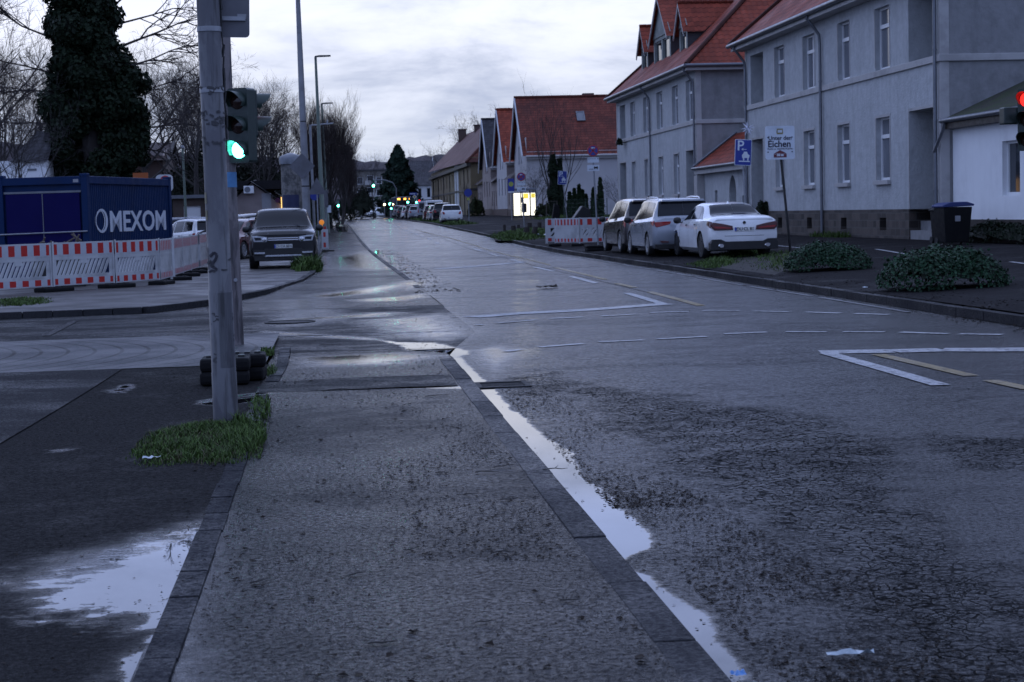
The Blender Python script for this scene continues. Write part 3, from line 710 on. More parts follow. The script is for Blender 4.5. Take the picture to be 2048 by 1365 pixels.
# ------------------------------------------------------------------ arched gateway between them
gw = thing('gatehouse', 'low gateway wall with pointed arch and lean-to red tiled roof between the two grey houses', 'gateway', (17.35, 77.7, GZ))
y0, y1 = 72.79, 82.76
arc = [(75.45, .3), (75.45, 2.0)] + [(75.45+.68*(1-math.cos(a)), 2.0+.86*math.sin(a)) for a in np.linspace(.15, PI/2, 7)]
arc += [(152.26-p, z) for p, z in arc[::-1][1:]]
w_ = MB(); top = 3.25; O = (17.45, 0, 0)
def col_wall(a, b, zb): wquad(w_, O, U, NX, a, b, zb, top)
wall_open(w_, O, U, NX, y0, arc[0][0], .2, top, [(73.6, 74.3, 1.45, 1.95, .3)]); wall_open(w_, O, U, NX, arc[-1][0], y1, .2, top, [(79.2, 79.75, 1.5, 2.25, .3)])
for (a, za), (b, zb) in zip(arc[1:], arc[2:-1]):
    w_.face([(17.45, b, top), (17.45, a, top), (17.45, a, za), (17.45, b, zb)], 0, [(b, top), (a, top), (a, za), (b, zb)])
for (a, za), (b, zb) in zip(arc, arc[1:]): w_.face([(17.45, a, za), (17.45, b, zb), (17.85, b, zb), (17.85, a, za)], 0)
w_.box(17.86, 18.0, y0, y1, .2, 3.0, 1)
w_.build('wall', [m_stucco, m_interior], gw, world=True)
r = MB(); roof_face(r, [(17.1, y0, 3.36), (17.1, y1, 3.36), (19.2, y1, 4.95), (19.2, y0, 4.95)], U); r.build('roof', m_tile, gw, world=True)
r = MB(); r.tube([(17.04, y0, 3.32), (17.04, y1, 3.32)], .07, 8); r.build('gutter', m_zinc, gw, world=True, smooth=50)
r = MB(); r.box(17.12, 17.44, y0, y1, 3.05, 3.24); r.build('eave', m_trim, gw, world=True)
r = MB()
for a, b in ((82.0, 82.7),): r.box(17.1, 17.44, a, b, .2, 3.0)
r.build('pier', m_trim, gw, world=True)
r = MB(); r.tube([(17.06, y1-.03, 3.42), (19.2, y1-.03, 5.02)], .05, 6); r.build('flashing', m_zinc, gw, world=True)
# ------------------------------------------------------------------ white low house at the right edge
wh = thing('house', 'low white rendered house with mossy dark roof at the right edge', 'house', (17.6, 42, .4))
ya, yb = 26., 48.9
w_ = MB(); ops = [(a, a+1.2, 1.6, 3.02, .22) for a in (43.98, 38.6, 33.)]
wall_open(w_, (17.6, 0, 0), U, NX, ya, yb, .95, 3.72, ops); wquad(w_, (17.6, ya, 0), (1, 0, 0), (0, -1, 0), 0, 7, .3, 3.72); w_.build('wall', m_whitewall, wh, world=True)
p = MB(); wbox(p, (17.6, 0, 0), U, NX, ya, yb-.05, -.2, .97, -.3, .10); p.build('plinth', m_stone, wh, world=True)
for o in ops: window(wh, (17.6, 0, 0), U, NX, *o[:4], .17, transom=0, sill=False)
t = NT('mossy_tiles'); o = t.obj(); n = t.noise(o, 1.6, 6, .65); n2 = t.noise(o, 14, 4)
t.bump(t.math('ADD', n2, n), .9, .06); m_moss = t.fin(t.mix(t.ramp(n, .35, .6), t.mix(n2, (.02, .018, .016), (.05, .04, .035)), t.mix(n2, (.018, .03, .01), (.05, .07, .02))), .8)
r = MB(); r.face([(17.3, ya, 3.80), (17.3, yb, 3.80), (23.5, yb, 6.5), (23.5, ya, 6.5)][::-1]); r.face([(17.3, ya, 3.7), (17.3, yb, 3.7), (17.3, yb, 3.8), (17.3, ya, 3.8)]); r.face([(17.3, yb, 3.8), (17.3, yb, 3.7), (23.5, yb, 6.4), (23.5, yb, 6.5)]); ro = r.build('roof', m_moss, wh, world=True)
r = MB(); r.box(17.32, 17.59, ya, yb, 3.52, 3.70); r.build('eave', m_darkwood, wh, world=True)
r = MB(); r.tube([(17.26, ya, 3.78), (17.26, yb, 3.76)], .07, 8); r.build('gutter', m_zinc, wh, world=True, smooth=50)
r = MB(); r.tube([(17.26, 48.6, 3.7), (17.26, 48.75, 3.5), (17.18, 49.1, 3.05), (17.16, 49.22, 2.9)], .05, 8); r.build('downpipe', m_zinc, wh, world=True, smooth=50)
# ------------------------------------------------------------------ the gabled row further along
m_rend = plain('pale_render', (.42, .41, .42), .8, var=.12, scale=.8, bump=.4, bscale=20, dirt=.2)
m_rendp = plain('pinkish_render', (.26, .215, .20), .8, var=.15, scale=.8, bump=.4, bscale=20, dirt=.3)
m_rendy = plain('ochre_render', (.155, .118, .065), .85, var=.2, scale=.5, bump=.4, bscale=20, dirt=.35)
m_barge = plain('pale_bargeboard', (.45, .47, .50), .6, var=.1)
def gable_house(label, ya, roofm, wallm, sidem, chim, D=10.4, Lx=13., deep=True):
    g = G(ya); x0 = 17.1; R = house_root('house', label, (x0, ya+D/2, g)); ze = 6.65; za = ze+5.1; yc = ya+D/2
    w_ = MB(); ops = [(ya+1.2+k*3.2, ya+2.3+k*3.2, g+2.4, g+4.1, .2) for k in range(3)] + [(yc-1.6, yc-.5, 5.8, 7.4, .2), (yc+.5, yc+1.6, 5.8, 7.4, .2)]
    wall_open(w_, (x0, 0, 0), U, NX, ya, ya+D, g+.9, 8.0, ops)
    w_.face([(x0, ya, 8.0), (x0, ya+D, 8.0), (x0, ya+D, ze), (x0, ya+D, ze)][:3] if False else [(x0, yc-(za-8.0)*D/2/5.1, 8.0), (x0, yc, za), (x0, yc+(za-8.0)*D/2/5.1, 8.0)][::1])
    wquad(w_, (x0, ya, 0), (1, 0, 0), (0, -1, 0), 0, Lx, g-.3, ze+.1, 0, 1); wquad(w_, (x0, ya+D, 0), (1, 0, 0), (0, 1, 0), 0, Lx, g-.3, ze+.1)
    w_.build('wall', [wallm, sidem], R, world=True)
    p = MB(); wbox(p, (x0, 0, 0), U, NX, ya-.02, ya+D+7.2, g-.3, g+1.05, -.3, .04); p.build('plinth', m_brick, R, world=True)
    for o in ops: window(R, (x0, 0, 0), U, NX, *o[:4], .15, transom=0, sill=False, fw=.1)
    r = MB(); xo = x0-.45; o_ = .35; zl_ = ze-o_*5.1/(D/2)
    for s, yy in ((-1, ya-o_), (1, ya+D+o_)): roof_face(r, [(xo, yc, za+.05), (xo, yy, zl_+.05), (x0+Lx, yy, zl_+.05), (x0+Lx, yc, za+.05)], (1, 0, 0))
    ridge(r, (xo, yc, za+.05), (x0+Lx, yc, za+.05), .12)
    ro = r.build('roof', roofm, R, world=True)
    b = MB()
    for yy in (ya-o_, ya+D+o_):
        q = [(xo-.02, yc, za+.10), (xo-.02, yy, zl_+.1), (xo-.02, yy, zl_-.35), (xo-.02, yc, za-.35)]
        i = len(b.v); b.v += q + [(x+.1, y, z) for x, y, z in q]
        for fc in ((0,1,2,3),(7,6,5,4),(0,4,5,1),(3,2,6,7),(1,5,6,2)): b.f.append(tuple(i+x for x in fc)); b.m.append(0)
    b.build('bargeboard', m_barge, R, world=True)
    gt = MB(); gt.tube([(x0-.1, ya-o_-.05, zl_), (x0+Lx, ya-o_-.05, zl_)], .1, 8); gt.box(x0, x0+Lx, ya-.3, ya, zl_-.25, zl_-.05); gt.build('gutter', m_trim, R, world=True)
    # recessed link with a small lean-to porch roof
    w_ = MB(); wall_open(w_, (x0+1.1, 0, 0), U, NX, ya+D, ya+D+7.2, g-.2, ze+.3, [(ya+D+1.5, ya+D+2.6, g+2.4, g+4.2, .2), (ya+D+4, ya+D+5.1, g+2.4, g+4.2, .2)]); w_.build('link_wall', m_rendp, R, world=True)
    r = MB(); roof_face(r, [(x0-.5, ya+D+.2, 3.9+g), (x0-.5, ya+D+7, 3.9+g), (x0+1.2, ya+D+7, 5.2+g), (x0+1.2, ya+D+.2, 5.2+g)], U)
    roof_face(r, [(x0+.7, ya+D-.3, ze+.1), (x0+.7, ya+D+7.4, ze+.1), (x0+4.5, ya+D+7.4, ze+3.3), (x0+4.5, ya+D-.3, ze+3.3)], U); r.build('porch_roof', m_tile_b, R, world=True)
    w_ = MB(); wall_open(w_, (x0, 0, 0), U, NX, ya+D+.01, ya+D+7.19, g-.2, 3.95+g, [(ya+D+1+k*2.2, ya+D+1.9+k*2.2, g+.2 if k == 1 else g+1.4, g+3, .25) for k in range(3)]); w_.build('porch_wall', m_rendp, R, world=True)
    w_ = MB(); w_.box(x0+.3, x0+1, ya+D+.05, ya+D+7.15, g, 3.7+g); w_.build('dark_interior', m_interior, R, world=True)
    if chim:
        c = MB()
        for cx, cy, hz in chim: c.box(cx-.5, cx+.5, cy-.4, cy+.4, za-1.5, za+hz)
        c.build('chimney', m_brick, ro, world=True)
    return R
gh = gable_house('pale gabled house with large red roof plane and blank side wall behind the bus shelter', 154.6, m_tile_d, m_rend, m_rend, [(23.5, 160.4, .35)])
gh2 = gable_house('second gabled row house with red tiled roof, white bargeboards', 172.6, m_tile, m_rend, m_rendp, [])
gh3 = gable_house('third gabled row house with dark slate roof beside the ochre house', 190.2, m_tile_k, m_rendp, m_rendp, [(19.5, 198, .4)])
xg, zg_ = 21.5, 0
g_ = (154.6-.35, 6.65-.35*5.1/5.2)
def skylight_y(R, x, ya, zbase, up, w, hgt, slope):
    n = Vector((0, -slope, 1)).normalized(); v = Vector((0, 1, slope)).normalized(); u = Vector((1, 0, 0))
    o = Vector((x, ya, zbase)) + v*up + n*.07; M = frame_m(o, u, v, n); m = MB(); fw = .09
    for a0, a1, b0, b1 in ((0, w, 0, fw), (0, w, hgt-fw, hgt), (0, fw, fw, hgt-fw), (w-fw, w, fw, hgt-fw)): m.box(a0, a1, b0, b1, 0, .1, 0, M)
    f = m.build('roof_window', m_zinc, R, world=True); g = MB(); g.box(fw, w-fw, fw, hgt-fw, .02, .06, 0, M); g.build('pane', m_glass2, f, world=True)
sk = atY(1153, 243, 157.8); skylight_y(gh, sk.x, g_[0], g_[1], (sk.z-g_[1])/math.sin(math.atan(.981))-.1, .75, 1.25, .981)
# ---- long ochre house
oc = house_root('house', 'long ochre house with hipped weathered red roof behind the row of parked cars', (16.6, 245, 1.))
ya, yb, x0, dp, ze = 209., 292., 16.4, 11., 6.9
w_ = MB(); ops = [(ya+3.5+6.6*k, ya+5+6.6*k, b, b+1.7, .15) for k in range(12) for b in (2.3, 5.0)]
wall_open(w_, (x0, 0, 0), U, NX, ya, yb, .5, ze+1.2, ops); wquad(w_, (x0, ya, 0), (1, 0, 0), (0, -1, 0), 0, dp, .5, ze+1.2); w_.build('wall', m_rendy, oc, world=True)
for o in ops: window(oc, (x0, 0, 0), U, NX, *o[:4], .1, transom=0, sill=False, fw=.12, mat=m_rendy, gl=m_glass2)
m = MB(); wbox(m, (x0, 0, 0), U, NX, ya-.1, yb, 4.2, 4.45, -.1, .08); wbox(m, (x0, ya, 0), (1, 0, 0), (0, -1, 0), 0, dp, 4.2, 4.45, -.1, .08)
for q in np.arange(ya+10, yb, 13.5): wbox(m, (x0, 0, 0), U, NX, q, q+.25, .5, ze, -.1, .1)
m.build('dark_band', m_darkwood, oc, world=True)
m = MB(); wbox(m, (x0, 0, 0), U, NX, 229, 236, .5, ze+1.1, -.1, .05); m.build('pale_bay', m_barge, oc, world=True)
k = dp/2+.5; z0 = ze+.6; r = MB(); xa, xb_ = x0-.5, x0+dp+.5; rx = x0+dp/2; zr = z0+.98*k
roof_face(r, [(xa, ya-.5, z0), (xa, yb, z0+.9), (rx, yb, zr+.9), (rx, ya-.5+k, zr)], U); roof_face(r, [(xb_, ya-.5, z0), (xb_, yb, z0+.9), (rx, yb, zr+.9), (rx, ya-.5+k, zr)], U); roof_face(r, [(xa, ya-.5, z0), (xb_, ya-.5, z0), (rx, ya-.5+k, zr)], (1, 0, 0))
ridge(r, (xa, ya-.5, z0), (rx, ya-.5+k, zr), .16); ro = r.build('roof', tiles('weathered_red_tiles', (.12, .038, .027), dirt=.75), oc, world=True)
for cx, cy, cw, hz in ((rx, 222, .6, 1.0), (rx, 243, .5, .6), (rx, 262, .6, 1.0), (rx-1, 281, .6, 1.3)):
    c = MB(); c.box(cx-cw, cx+cw, cy-cw, cy+cw, zr-1.2, zr+hz); c.box(cx-cw-.1, cx+cw+.1, cy-cw-.1, cy+cw+.1, zr+hz, zr+hz+.15); c.build('chimney', m_brick, ro, world=True)
m = MB(); wbox(m, (x0, 0, 0), U, NX, ya-.4, yb, ze+.15, ze+.55, 0, .5); m.build('eave', m_darkwood, oc, world=True)
# ---- white house with dark roof at the bend, beige flats behind
wd = house_root('house', 'white house with dark steep roof far down the street beside the conifer', (12, 300, 1.3))
x0, x1, ya, yb = 10.9, 17.6, 300., 316.; g = G(300)
w_ = MB(); ops = [(x0+.6+1.5*k, x0+1.3+1.5*k, 4.3, 6., .12) for k in range(4)]
wall_open(w_, (0, ya, 0), (1, 0, 0), (0, -1, 0), x0, x1, g, 6.6, ops); wquad(w_, (x1, ya, 0), U, (1, 0, 0), 0, yb-ya, g, 6.6); wquad(w_, (x0, ya, 0), U, (-1, 0, 0), 0, yb-ya, g, 6.6)
w_.face([(x1, ya, 6.6), (x1, yb, 6.6), (x1, (ya+yb)/2, 11.6)]); w_.build('wall', m_whitewall, wd, world=True)
for o in ops: window(wd, (0, ya, 0), (1, 0, 0), (0, -1, 0), *o[:4], .08, transom=0, sill=False, fw=.1)
m = MB(); wbox(m, (0, ya, 0), (1, 0, 0), (0, -1, 0), x0, x1, g, 4.0, -.1, .08); m.build('shopfront', m_interior, wd, world=True)
r = MB(); zr = 10.8
roof_face(r, [(x0-.3, ya-.4, 6.3), (x1+.4, ya-.4, 6.5), (x1+.4, ya+7.5, zr), (x0+3., ya+7.5, zr)], (1, 0, 0)); roof_face(r, [(x0-.3, yb+.4, 6.3), (x1+.4, yb+.4, 6.3), (x1+.4, ya+7.5, zr), (x0+3, ya+7.5, zr)], (1, 0, 0)); roof_face(r, [(x0-.3, ya-.4, 6.3), (x0-.3, yb+.4, 6.3), (x0+3, ya+7.5, zr)], U); r.build('roof', m_tile_k, wd, world=True)
m = MB(); m.box(12.1, 13.0, 300.6, 303, 6.9, 8.4); dm = m.build('dormer', m_white, wd, world=True); m = MB(); wquad(m, (0, 300.6, 0), (1, 0, 0), (0, -1, 0), 12.25, 12.85, 7.1, 8.2, .01); m.build('pane', m_glass, dm, world=True)
fl = thing('apartment_block', 'beige four storey flats at the far end of the street', 'flats', (9.5, 400, 2))
m_beige = plain('beige_render', (.17, .16, .145), .85, var=.15, scale=.3, dirt=.3)
w_ = MB(); ops = [(5.8+2.1*k, 7.1+2.1*k, 3.2+2.7*j, 4.8+2.7*j, .2) for k in range(3) for j in range(3) if k != 1]
ops += [(8.0, 9.5, 3.0+2.7*j, 5.2+2.7*j, 1.) for j in range(3)]
wall_open(w_, (0, 400, 0), (1, 0, 0), (0, -1, 0), 5., 14.2, 1.5, 11.6, ops); wquad(w_, (14.2, 400, 0), U, (1, 0, 0), 0, 14, 1.5, 11.6); wquad(w_, (5, 400, 0), U, (-1, 0, 0), 0, 14, 1.5, 11.6); w_.build('wall', m_beige, fl, world=True)
for o in ops: window(fl, (0, 400, 0), (1, 0, 0), (0, -1, 0), *o[:4], .15, transom=0, sill=False, fw=.1)
for j in range(3): m = MB(); m.box(7.5, 10., 399., 399.98, 3.0+2.7*j, 4.0+2.7*j); m.build('balcony', m_trim, fl, world=True)
m = MB(); m.box(4.6, 14.6, 399.6, 414.4, 11.6, 11.9); m.build('roof', m_slate, fl, world=True)
# ------------------------------------------------------------------ vehicles: lofted bodies with cut wheel arches
def paint(name, col, rough=.28, metal=0., fl=.0):
    t = NT(name); o = t.obj(); n = t.noise(o, 3., 4); d = t.ramp(t.noise(o, 1.1, 5, .6), .45, .75)
    c = t.mix(n, dark(col, .9), dark(col, 1.1)); c = t.mix(t.math('MULTIPLY', d, .18), c, (.08, .075, .07))
    dr = t.vor(o, 60.); t.bump(t.ramp(dr, .25, .05), .12, .004)
    return t.fin(c, t.mixf(d, rough-.06, rough+.1), metal, .5, .6)
m_blk = plain('black_plastic', (.012, .012, .013), .5, var=.3); m_tyre = plain('tyre_rubber', (.014, .014, .015), .75, var=.3, scale=12)
m_alloy = plain('alloy', (.42, .43, .45), .3, .8, var=.15); m_alloy_d = plain('dark_alloy', (.07, .07, .075), .35, .7, var=.2)
m_carglass = glass('car_glass', (.010, .012, .016), .07); m_carglass.node_tree.nodes['Principled BSDF'].inputs['Specular IOR Level'].default_value = .3
m_lens_r = plain('red_lens', (.30, .012, .012), .12, var=.35, scale=14, coat=.5); m_lens_d = plain('dark_red_lens', (.07, .006, .008), .12, var=.4, scale=12, coat=.5)
m_lens_w = plain('clear_lens', (.45, .47, .5), .1, .2, var=.4, scale=16, coat=.5); m_chrome = plain('chrome_trim', (.6, .6, .62), .15, 1., var=.1)
m_plate = plain('number_plate', (.72, .72, .7), .35, var=.05); m_platetext = plain('plate_lettering', (.01, .01, .01), .5); m_blue = plain('plate_blue', (.015, .05, .35), .4)
def pchip(xs, ys):
    xs = np.array(xs, float); ys = np.array(ys, float); h = np.diff(xs); d = np.diff(ys)/h; m = np.zeros_like(ys)
    for i in range(1, len(xs)-1):
        if d[i-1]*d[i] > 0: w1 = 2*h[i]+h[i-1]; w2 = h[i]+2*h[i-1]; m[i] = (w1+w2)/(w1/d[i-1]+w2/d[i])
    m[0], m[-1] = d[0], d[-1]
    def f(x):
        i = int(min(max(np.searchsorted(xs, x)-1, 0), len(h)-1)); t = (x-xs[i])/h[i]
        return ((1+2*t)*(1-t)**2*ys[i] + t*(1-t)**2*h[i]*m[i] + t*t*(3-2*t)*ys[i+1] + t*t*(t-1)*h[i]*m[i+1])
    return f
class Body:
    def __init__(s, st):
        st = sorted(st); s.st = st; ys = [q[0] for q in st]; s.y0, s.y1 = ys[0], ys[-1]
        s.f = [pchip(ys, [q[k] for q in st]) for k in range(1, 10)]
    def sec(s, y):
        zb, ws, wm, zm, wb, zt, w6, z6, zc = [f(y) for f in s.f]
        p = [(0, zb), (ws*.88, zb), (ws, zb+.09), (wm*.995, (zb+.09)*.45+zm*.55), (wm, zm), (wm*.35+wb*.65+.012, zm*.35+zt*.65), (wb, zt), (wb-.03, zt+.022)]
        p += [(p[-1][0]*.5+w6*.5+.012, (zt+.022)*.5+z6*.5), (w6, z6), (w6*.90, z6+(zc-z6)*.52), (w6*.7, z6+(zc-z6)*.8), (w6*.36, z6+(zc-z6)*.96), (0, zc)]
        return p                           # 0..13 ; belt 6-7, side glass 7-9, roof 9-13
    def S(s, y, q):
        p = s.sec(y); i = min(int(q), 12); t = q-i
        return Vector((p[i][0]*(1-t)+p[i+1][0]*t, y, p[i][1]*(1-t)+p[i+1][1]*t))
    def patch(s, mb, c, nu=8, nv=4, off=.006, side=1, mi=0):
        """c: four corners (y, q): bottom-a, bottom-b, top-b, top-a"""
        g = []
        for j in range(nv+1):
            for i in range(nu+1):
                a, b = i/nu, j/nv
                y = (c[0][0]*(1-a)+c[1][0]*a)*(1-b) + (c[3][0]*(1-a)+c[2][0]*a)*b; q = (c[0][1]*(1-a)+c[1][1]*a)*(1-b) + (c[3][1]*(1-a)+c[2][1]*a)*b
                y = min(max(y, s.y0+.004), s.y1-.004); q = min(max(q, .01), 12.99)
                P = s.S(y, q); du = s.S(y+.003, q)-s.S(y-.003, q); dv = s.S(y, min(q+.02, 13))-s.S(y, q-.02); n = dv.cross(du)
                n = n.normalized() if n.length > 1e-9 else Vector((0, 0, 1))
                if n.dot(Vector((P.x, 0, P.z-.6))) < 0: n = -n
                P = P+n*off; g.append((P.x*side, P.y, P.z))
        i0 = len(mb.v); mb.v += g
        for j in range(nv):
            for i in range(nu):
                k = i0+j*(nu+1)+i; fc = (k, k+1, k+nu+2, k+nu+1); mb.f.append(fc); mb.m.append(mi)
        return mb
    def across(s, mb, y0, y1, q0, q1, off=.012, mi=0, n=12):
        for sd in (1, -1): s.patch(mb, ((y0, 12.99), (y0, q0), (y1, q1), (y1, 12.99)), n, 14, off, sd, mi)
        return mb
def car_body(R, B, paintm, wheels, rw, hw):
    ys = []; st = [q[0] for q in B.st]
    for a, b in zip(st, st[1:]):
        n = max(2, int((b-a)/.07)); ys += [a+(b-a)*k/n for k in range(n)]
    ys.append(st[-1]); V = []; Fc = []; NP = 14; ring = 2*NP-2
    for y in ys:
        p = B.sec(y); V += [(x, y, z) for x, z in p] + [(-x, y, z) for x, z in p[12:0:-1]]
    for j in range(len(ys)-1):
        for i in range(ring):
            a = j*ring+i; b = j*ring+(i+1) % ring; Fc.append((a, a+ring, b+ring, b))
    Fc.append(tuple(range(ring))); Fc.append(tuple((len(ys)-1)*ring+k for k in reversed(range(ring))))
    me = bpy.data.meshes.new('body'); me.from_pydata(V, [], Fc); me.materials.append(paintm); me.materials.append(m_blk)
    bm = bmesh.new(); bm.from_mesh(me); bmesh.ops.recalc_face_normals(bm, faces=bm.faces); bm.to_mesh(me); bm.free()
    o = bpy.data.objects.new('body', me); C.objects.link(o)
    c = MB()
    for y in wheels:
        for s in (1, -1): c.lathe([(rw+.06, .52), (rw+.06, 1.3)], 36, Matrix.Translation((0, y, rw)) @ Matrix.Rotation(s*PI/2, 4, 'Y'))
    co = c.build('cut', m_blk)
    bm = bmesh.new(); bm.from_mesh(co.data); bmesh.ops.recalc_face_normals(bm, faces=bm.faces); bm.to_mesh(co.data); bm.free()
    md = o.modifiers.new('b', 'BOOLEAN'); md.operation = 'DIFFERENCE'; md.object = co; md.solver = 'EXACT'; md.material_mode = 'TRANSFER'
    dg = bpy.context.evaluated_depsgraph_get(); nm = bpy.data.meshes.new_from_object(o.evaluated_get(dg), depsgraph=dg)
    o.modifiers.clear(); bpy.data.objects.remove(co); o.data = nm; nm.name = 'body'
    nm.polygons.foreach_set('use_smooth', [True]*len(nm.polygons)); nm.set_sharp_from_angle(angle=math.radians(38))
    o.parent = R
    return o
def wheel(R, x, y, r, rimm, spokes=5, w=.21):
    s = 1 if x > 0 else -1
    M = Matrix.Translation((x, y, r)) @ Matrix.Rotation(s*PI/2, 4, 'Y')
    t_ = MB(); t_.lathe([(r*.66, -w/2), (r*.93, -w/2), (r, -w*.36), (r, w*.36), (r*.93, w/2), (r*.70, w/2), (r*.68, w*.3), (r*.66, w*.1)], 28, M)
    o = t_.build('wheel', m_tyre, R, smooth=40)
    q = MB(); q.lathe([(r*.70, w*.47), (r*.66, w*.50), (r*.62, w*.36), (r*.60, w*.1)], 28, M)
    for k in range(spokes):
        Mk = M @ Matrix.Rotation(2*PI*k/spokes, 4, 'Z')
        q.prism([(.03, -.05), (r*.64, -.075 if spokes < 8 else -.03), (r*.64, .075 if spokes < 8 else .03), (.03, .05)], w*.28, w*.42, Mk @ Matrix.Rotation(0, 4, 'Z'))
    q.lathe([(.07, w*.3), (.06, w*.46), (.02, w*.48)], 12, M); q.build('rim', rimm, o, smooth=30)
    k = MB(); k.lathe([(r*.6, w*.08), (r*.02, w*.09)], 20, M); k.build('brake_disc', m_blk, o)
    return o
def yface(mb, poly, y0, y1, mi=0):
    """polygon in (x, z) given thickness along y"""
    mb.prism(poly, y0, y1, frame_m((0, 0, 0), (1, 0, 0), (0, 0, 1), (0, 1, 0)), mi); return mb
def plate(R, y, z, s, w=.52, h=.11, face=-1, name='number_plate'):
    m = MB(); m.box(-w/2, w/2, min(y, y+face*.012), max(y, y+face*.012), z-h/2, z+h/2); o = m.build(name, m_plate, R, bevel=.004)
    b = MB(); yf = y+face*.013
    xl_ = -w/2 if face < 0 else w/2-.045
    b.box(xl_, xl_+.045, min(yf, yf+face*.003), max(yf, yf+face*.003), z-h/2+.004, z+h/2-.004); b.build('blue_band', m_blue, o)
    if s:
        v, f = text_geo(s, .115, .001); k = min(1, (w-.08)/max(.01, (max(p[0] for p in v)-min(p[0] for p in v))))
        M = frame_m((.02*(-face), yf+face*.002, z), (-face*k, 0, 0), (0, 0, 1), (0, face, 0)); t_ = MB(); t_.add(v, f, M); t_.build('lettering', m_platetext, o)
    return o
def mirror(R, x, y, z, m):
    s = 1 if x > 0 else -1; b = MB()
    b.lathe([(.02, -.11), (.075, -.08), (.095, 0), (.08, .08), (.02, .11)], 10, Matrix.Translation((x+s*.12, y, z)) @ Matrix.Rotation(PI/2, 4, 'Y') @ Matrix.Scale(.7, 4, (0, 1, 0)))
    b.box(min(x-s*.06, x+s*.05), max(x-s*.06, x+s*.05), y-.02, y+.03, z-.07, z-.04)
    return b.build('wing_mirror', m, R, smooth=50)
def seam(R, B, items, w=.006):
    m = MB()
    for y, q0, q1 in items:
        for s in (1, -1): B.patch(m, ((y-w, q0), (y+w, q0), (y+w, q1), (y-w, q1)), 1, 10, .003, s)
    return m.build('door_seam', m_blk, R)
def handles(R, B, ys, q=5.4):
    for y in ys:
        for s in (1, -1): m = MB(); B.patch(m, ((y-.1, q-.15), (y+.1, q-.15), (y+.1, q+.12), (y-.1, q+.12)), 3, 2, .022, s); m.build('door_handle', m_blk, R)
SED = [(-2.47,.50,.64,.74,.66,.70,.90,.62,.955,.97),(-2.42,.34,.80,.885,.62,.84,.955,.72,1.02,1.04),(-2.2,.26,.87,.93,.62,.895,.985,.74,1.08,1.10),(-1.85,.2,.9,.935,.6,.905,.99,.72,1.095,1.13),(-1.58,.18,.905,.935,.6,.905,.985,.71,1.10,1.135),(-.95,.18,.91,.93,.6,.90,.965,.60,1.365,1.42),(-.1,.18,.91,.93,.6,.90,.95,.60,1.425,1.48),(.45,.18,.91,.93,.6,.90,.935,.585,1.39,1.44),(1.3,.18,.905,.93,.58,.89,.91,.69,1.0,1.035),(1.9,.18,.9,.925,.55,.86,.84,.70,.92,.96),(2.3,.2,.84,.88,.5,.78,.74,.62,.80,.83),(2.47,.3,.66,.7,.48,.62,.62,.5,.64,.66)]
MPV = [(-2.26,.46,.68,.78,.66,.78,.98,.72,1.03,1.05),(-2.2,.32,.83,.885,.64,.86,1.0,.78,1.07,1.10),(-2.12,.25,.86,.905,.63,.875,1.0,.765,1.20,1.24),(-1.98,.22,.885,.912,.62,.885,1.0,.70,1.53,1.60),(-1.7,.2,.9,.915,.62,.89,.99,.66,1.575,1.64),(-.5,.18,.9,.915,.6,.89,.96,.66,1.60,1.67),(.25,.18,.9,.915,.6,.89,.94,.65,1.575,1.64),(.6,.18,.9,.915,.6,.885,.935,.64,1.52,1.58),(1.45,.18,.9,.91,.58,.87,.92,.71,1.06,1.10),(1.95,.2,.85,.88,.55,.82,.84,.66,.94,.97),(2.2,.24,.78,.8,.5,.72,.7,.58,.76,.78),(2.27,.32,.65,.68,.48,.62,.6,.5,.62,.64)]
RRS = [(-2.42,.5,.75,.85,.75,.82,1.1,.76,1.16,1.18),(-2.36,.38,.9,.95,.75,.93,1.12,.82,1.2,1.22),(-2.15,.32,.95,.98,.72,.95,1.12,.76,1.62,1.68),(-.6,.3,.96,.985,.7,.95,1.1,.73,1.71,1.775),(.3,.3,.96,.985,.7,.95,1.09,.73,1.68,1.75),(.55,.3,.96,.985,.7,.95,1.09,.72,1.64,1.71),(1.3,.3,.96,.985,.7,.95,1.09,.82,1.15,1.20),(1.9,.3,.95,.98,.7,.935,1.06,.80,1.11,1.16),(2.26,.34,.91,.95,.68,.89,1.0,.76,1.06,1.10),(2.40,.42,.80,.87,.64,.82,.93,.72,.98,1.0)]
VAN = [(-2.5,.45,.8,.87,.8,.87,1.1,.82,1.86,1.94),(-2.42,.3,.9,.94,.8,.93,1.1,.84,1.9,1.98),(.9,.25,.92,.95,.75,.93,1.08,.81,1.9,1.98),(1.15,.25,.92,.95,.75,.93,1.08,.79,1.85,1.92),(1.9,.25,.9,.94,.7,.9,1.05,.78,1.12,1.17),(2.35,.3,.82,.87,.6,.8,.95,.7,.99,1.02),(2.5,.4,.7,.76,.55,.7,.8,.6,.82,.84)]
def scaled(sp, fy, fx, fz): return [(q[0]*fy, q[1]*fz, q[2]*fx, q[3]*fx, q[4]*fz, q[5]*fx, q[6]*fz, q[7]*fx, q[8]*fz, q[9]*fz) for q in sp]
def glaze(R, B, sides, ws, rear, name='side_window'):
    for sd in (1, -1):
        for c in sides: m = MB(); B.patch(m, c, 8, 4, .006, sd); m.build(name, m_carglass, R, smooth=60)
    m = MB(); B.across(m, ws[0], ws[1], ws[2], ws[3]); m.build('windscreen', m_carglass, R, smooth=60)
    if rear: m = MB(); B.across(m, rear[0], rear[1], rear[2], rear[3]); m.build('rear_window', m_carglass, R, smooth=60)
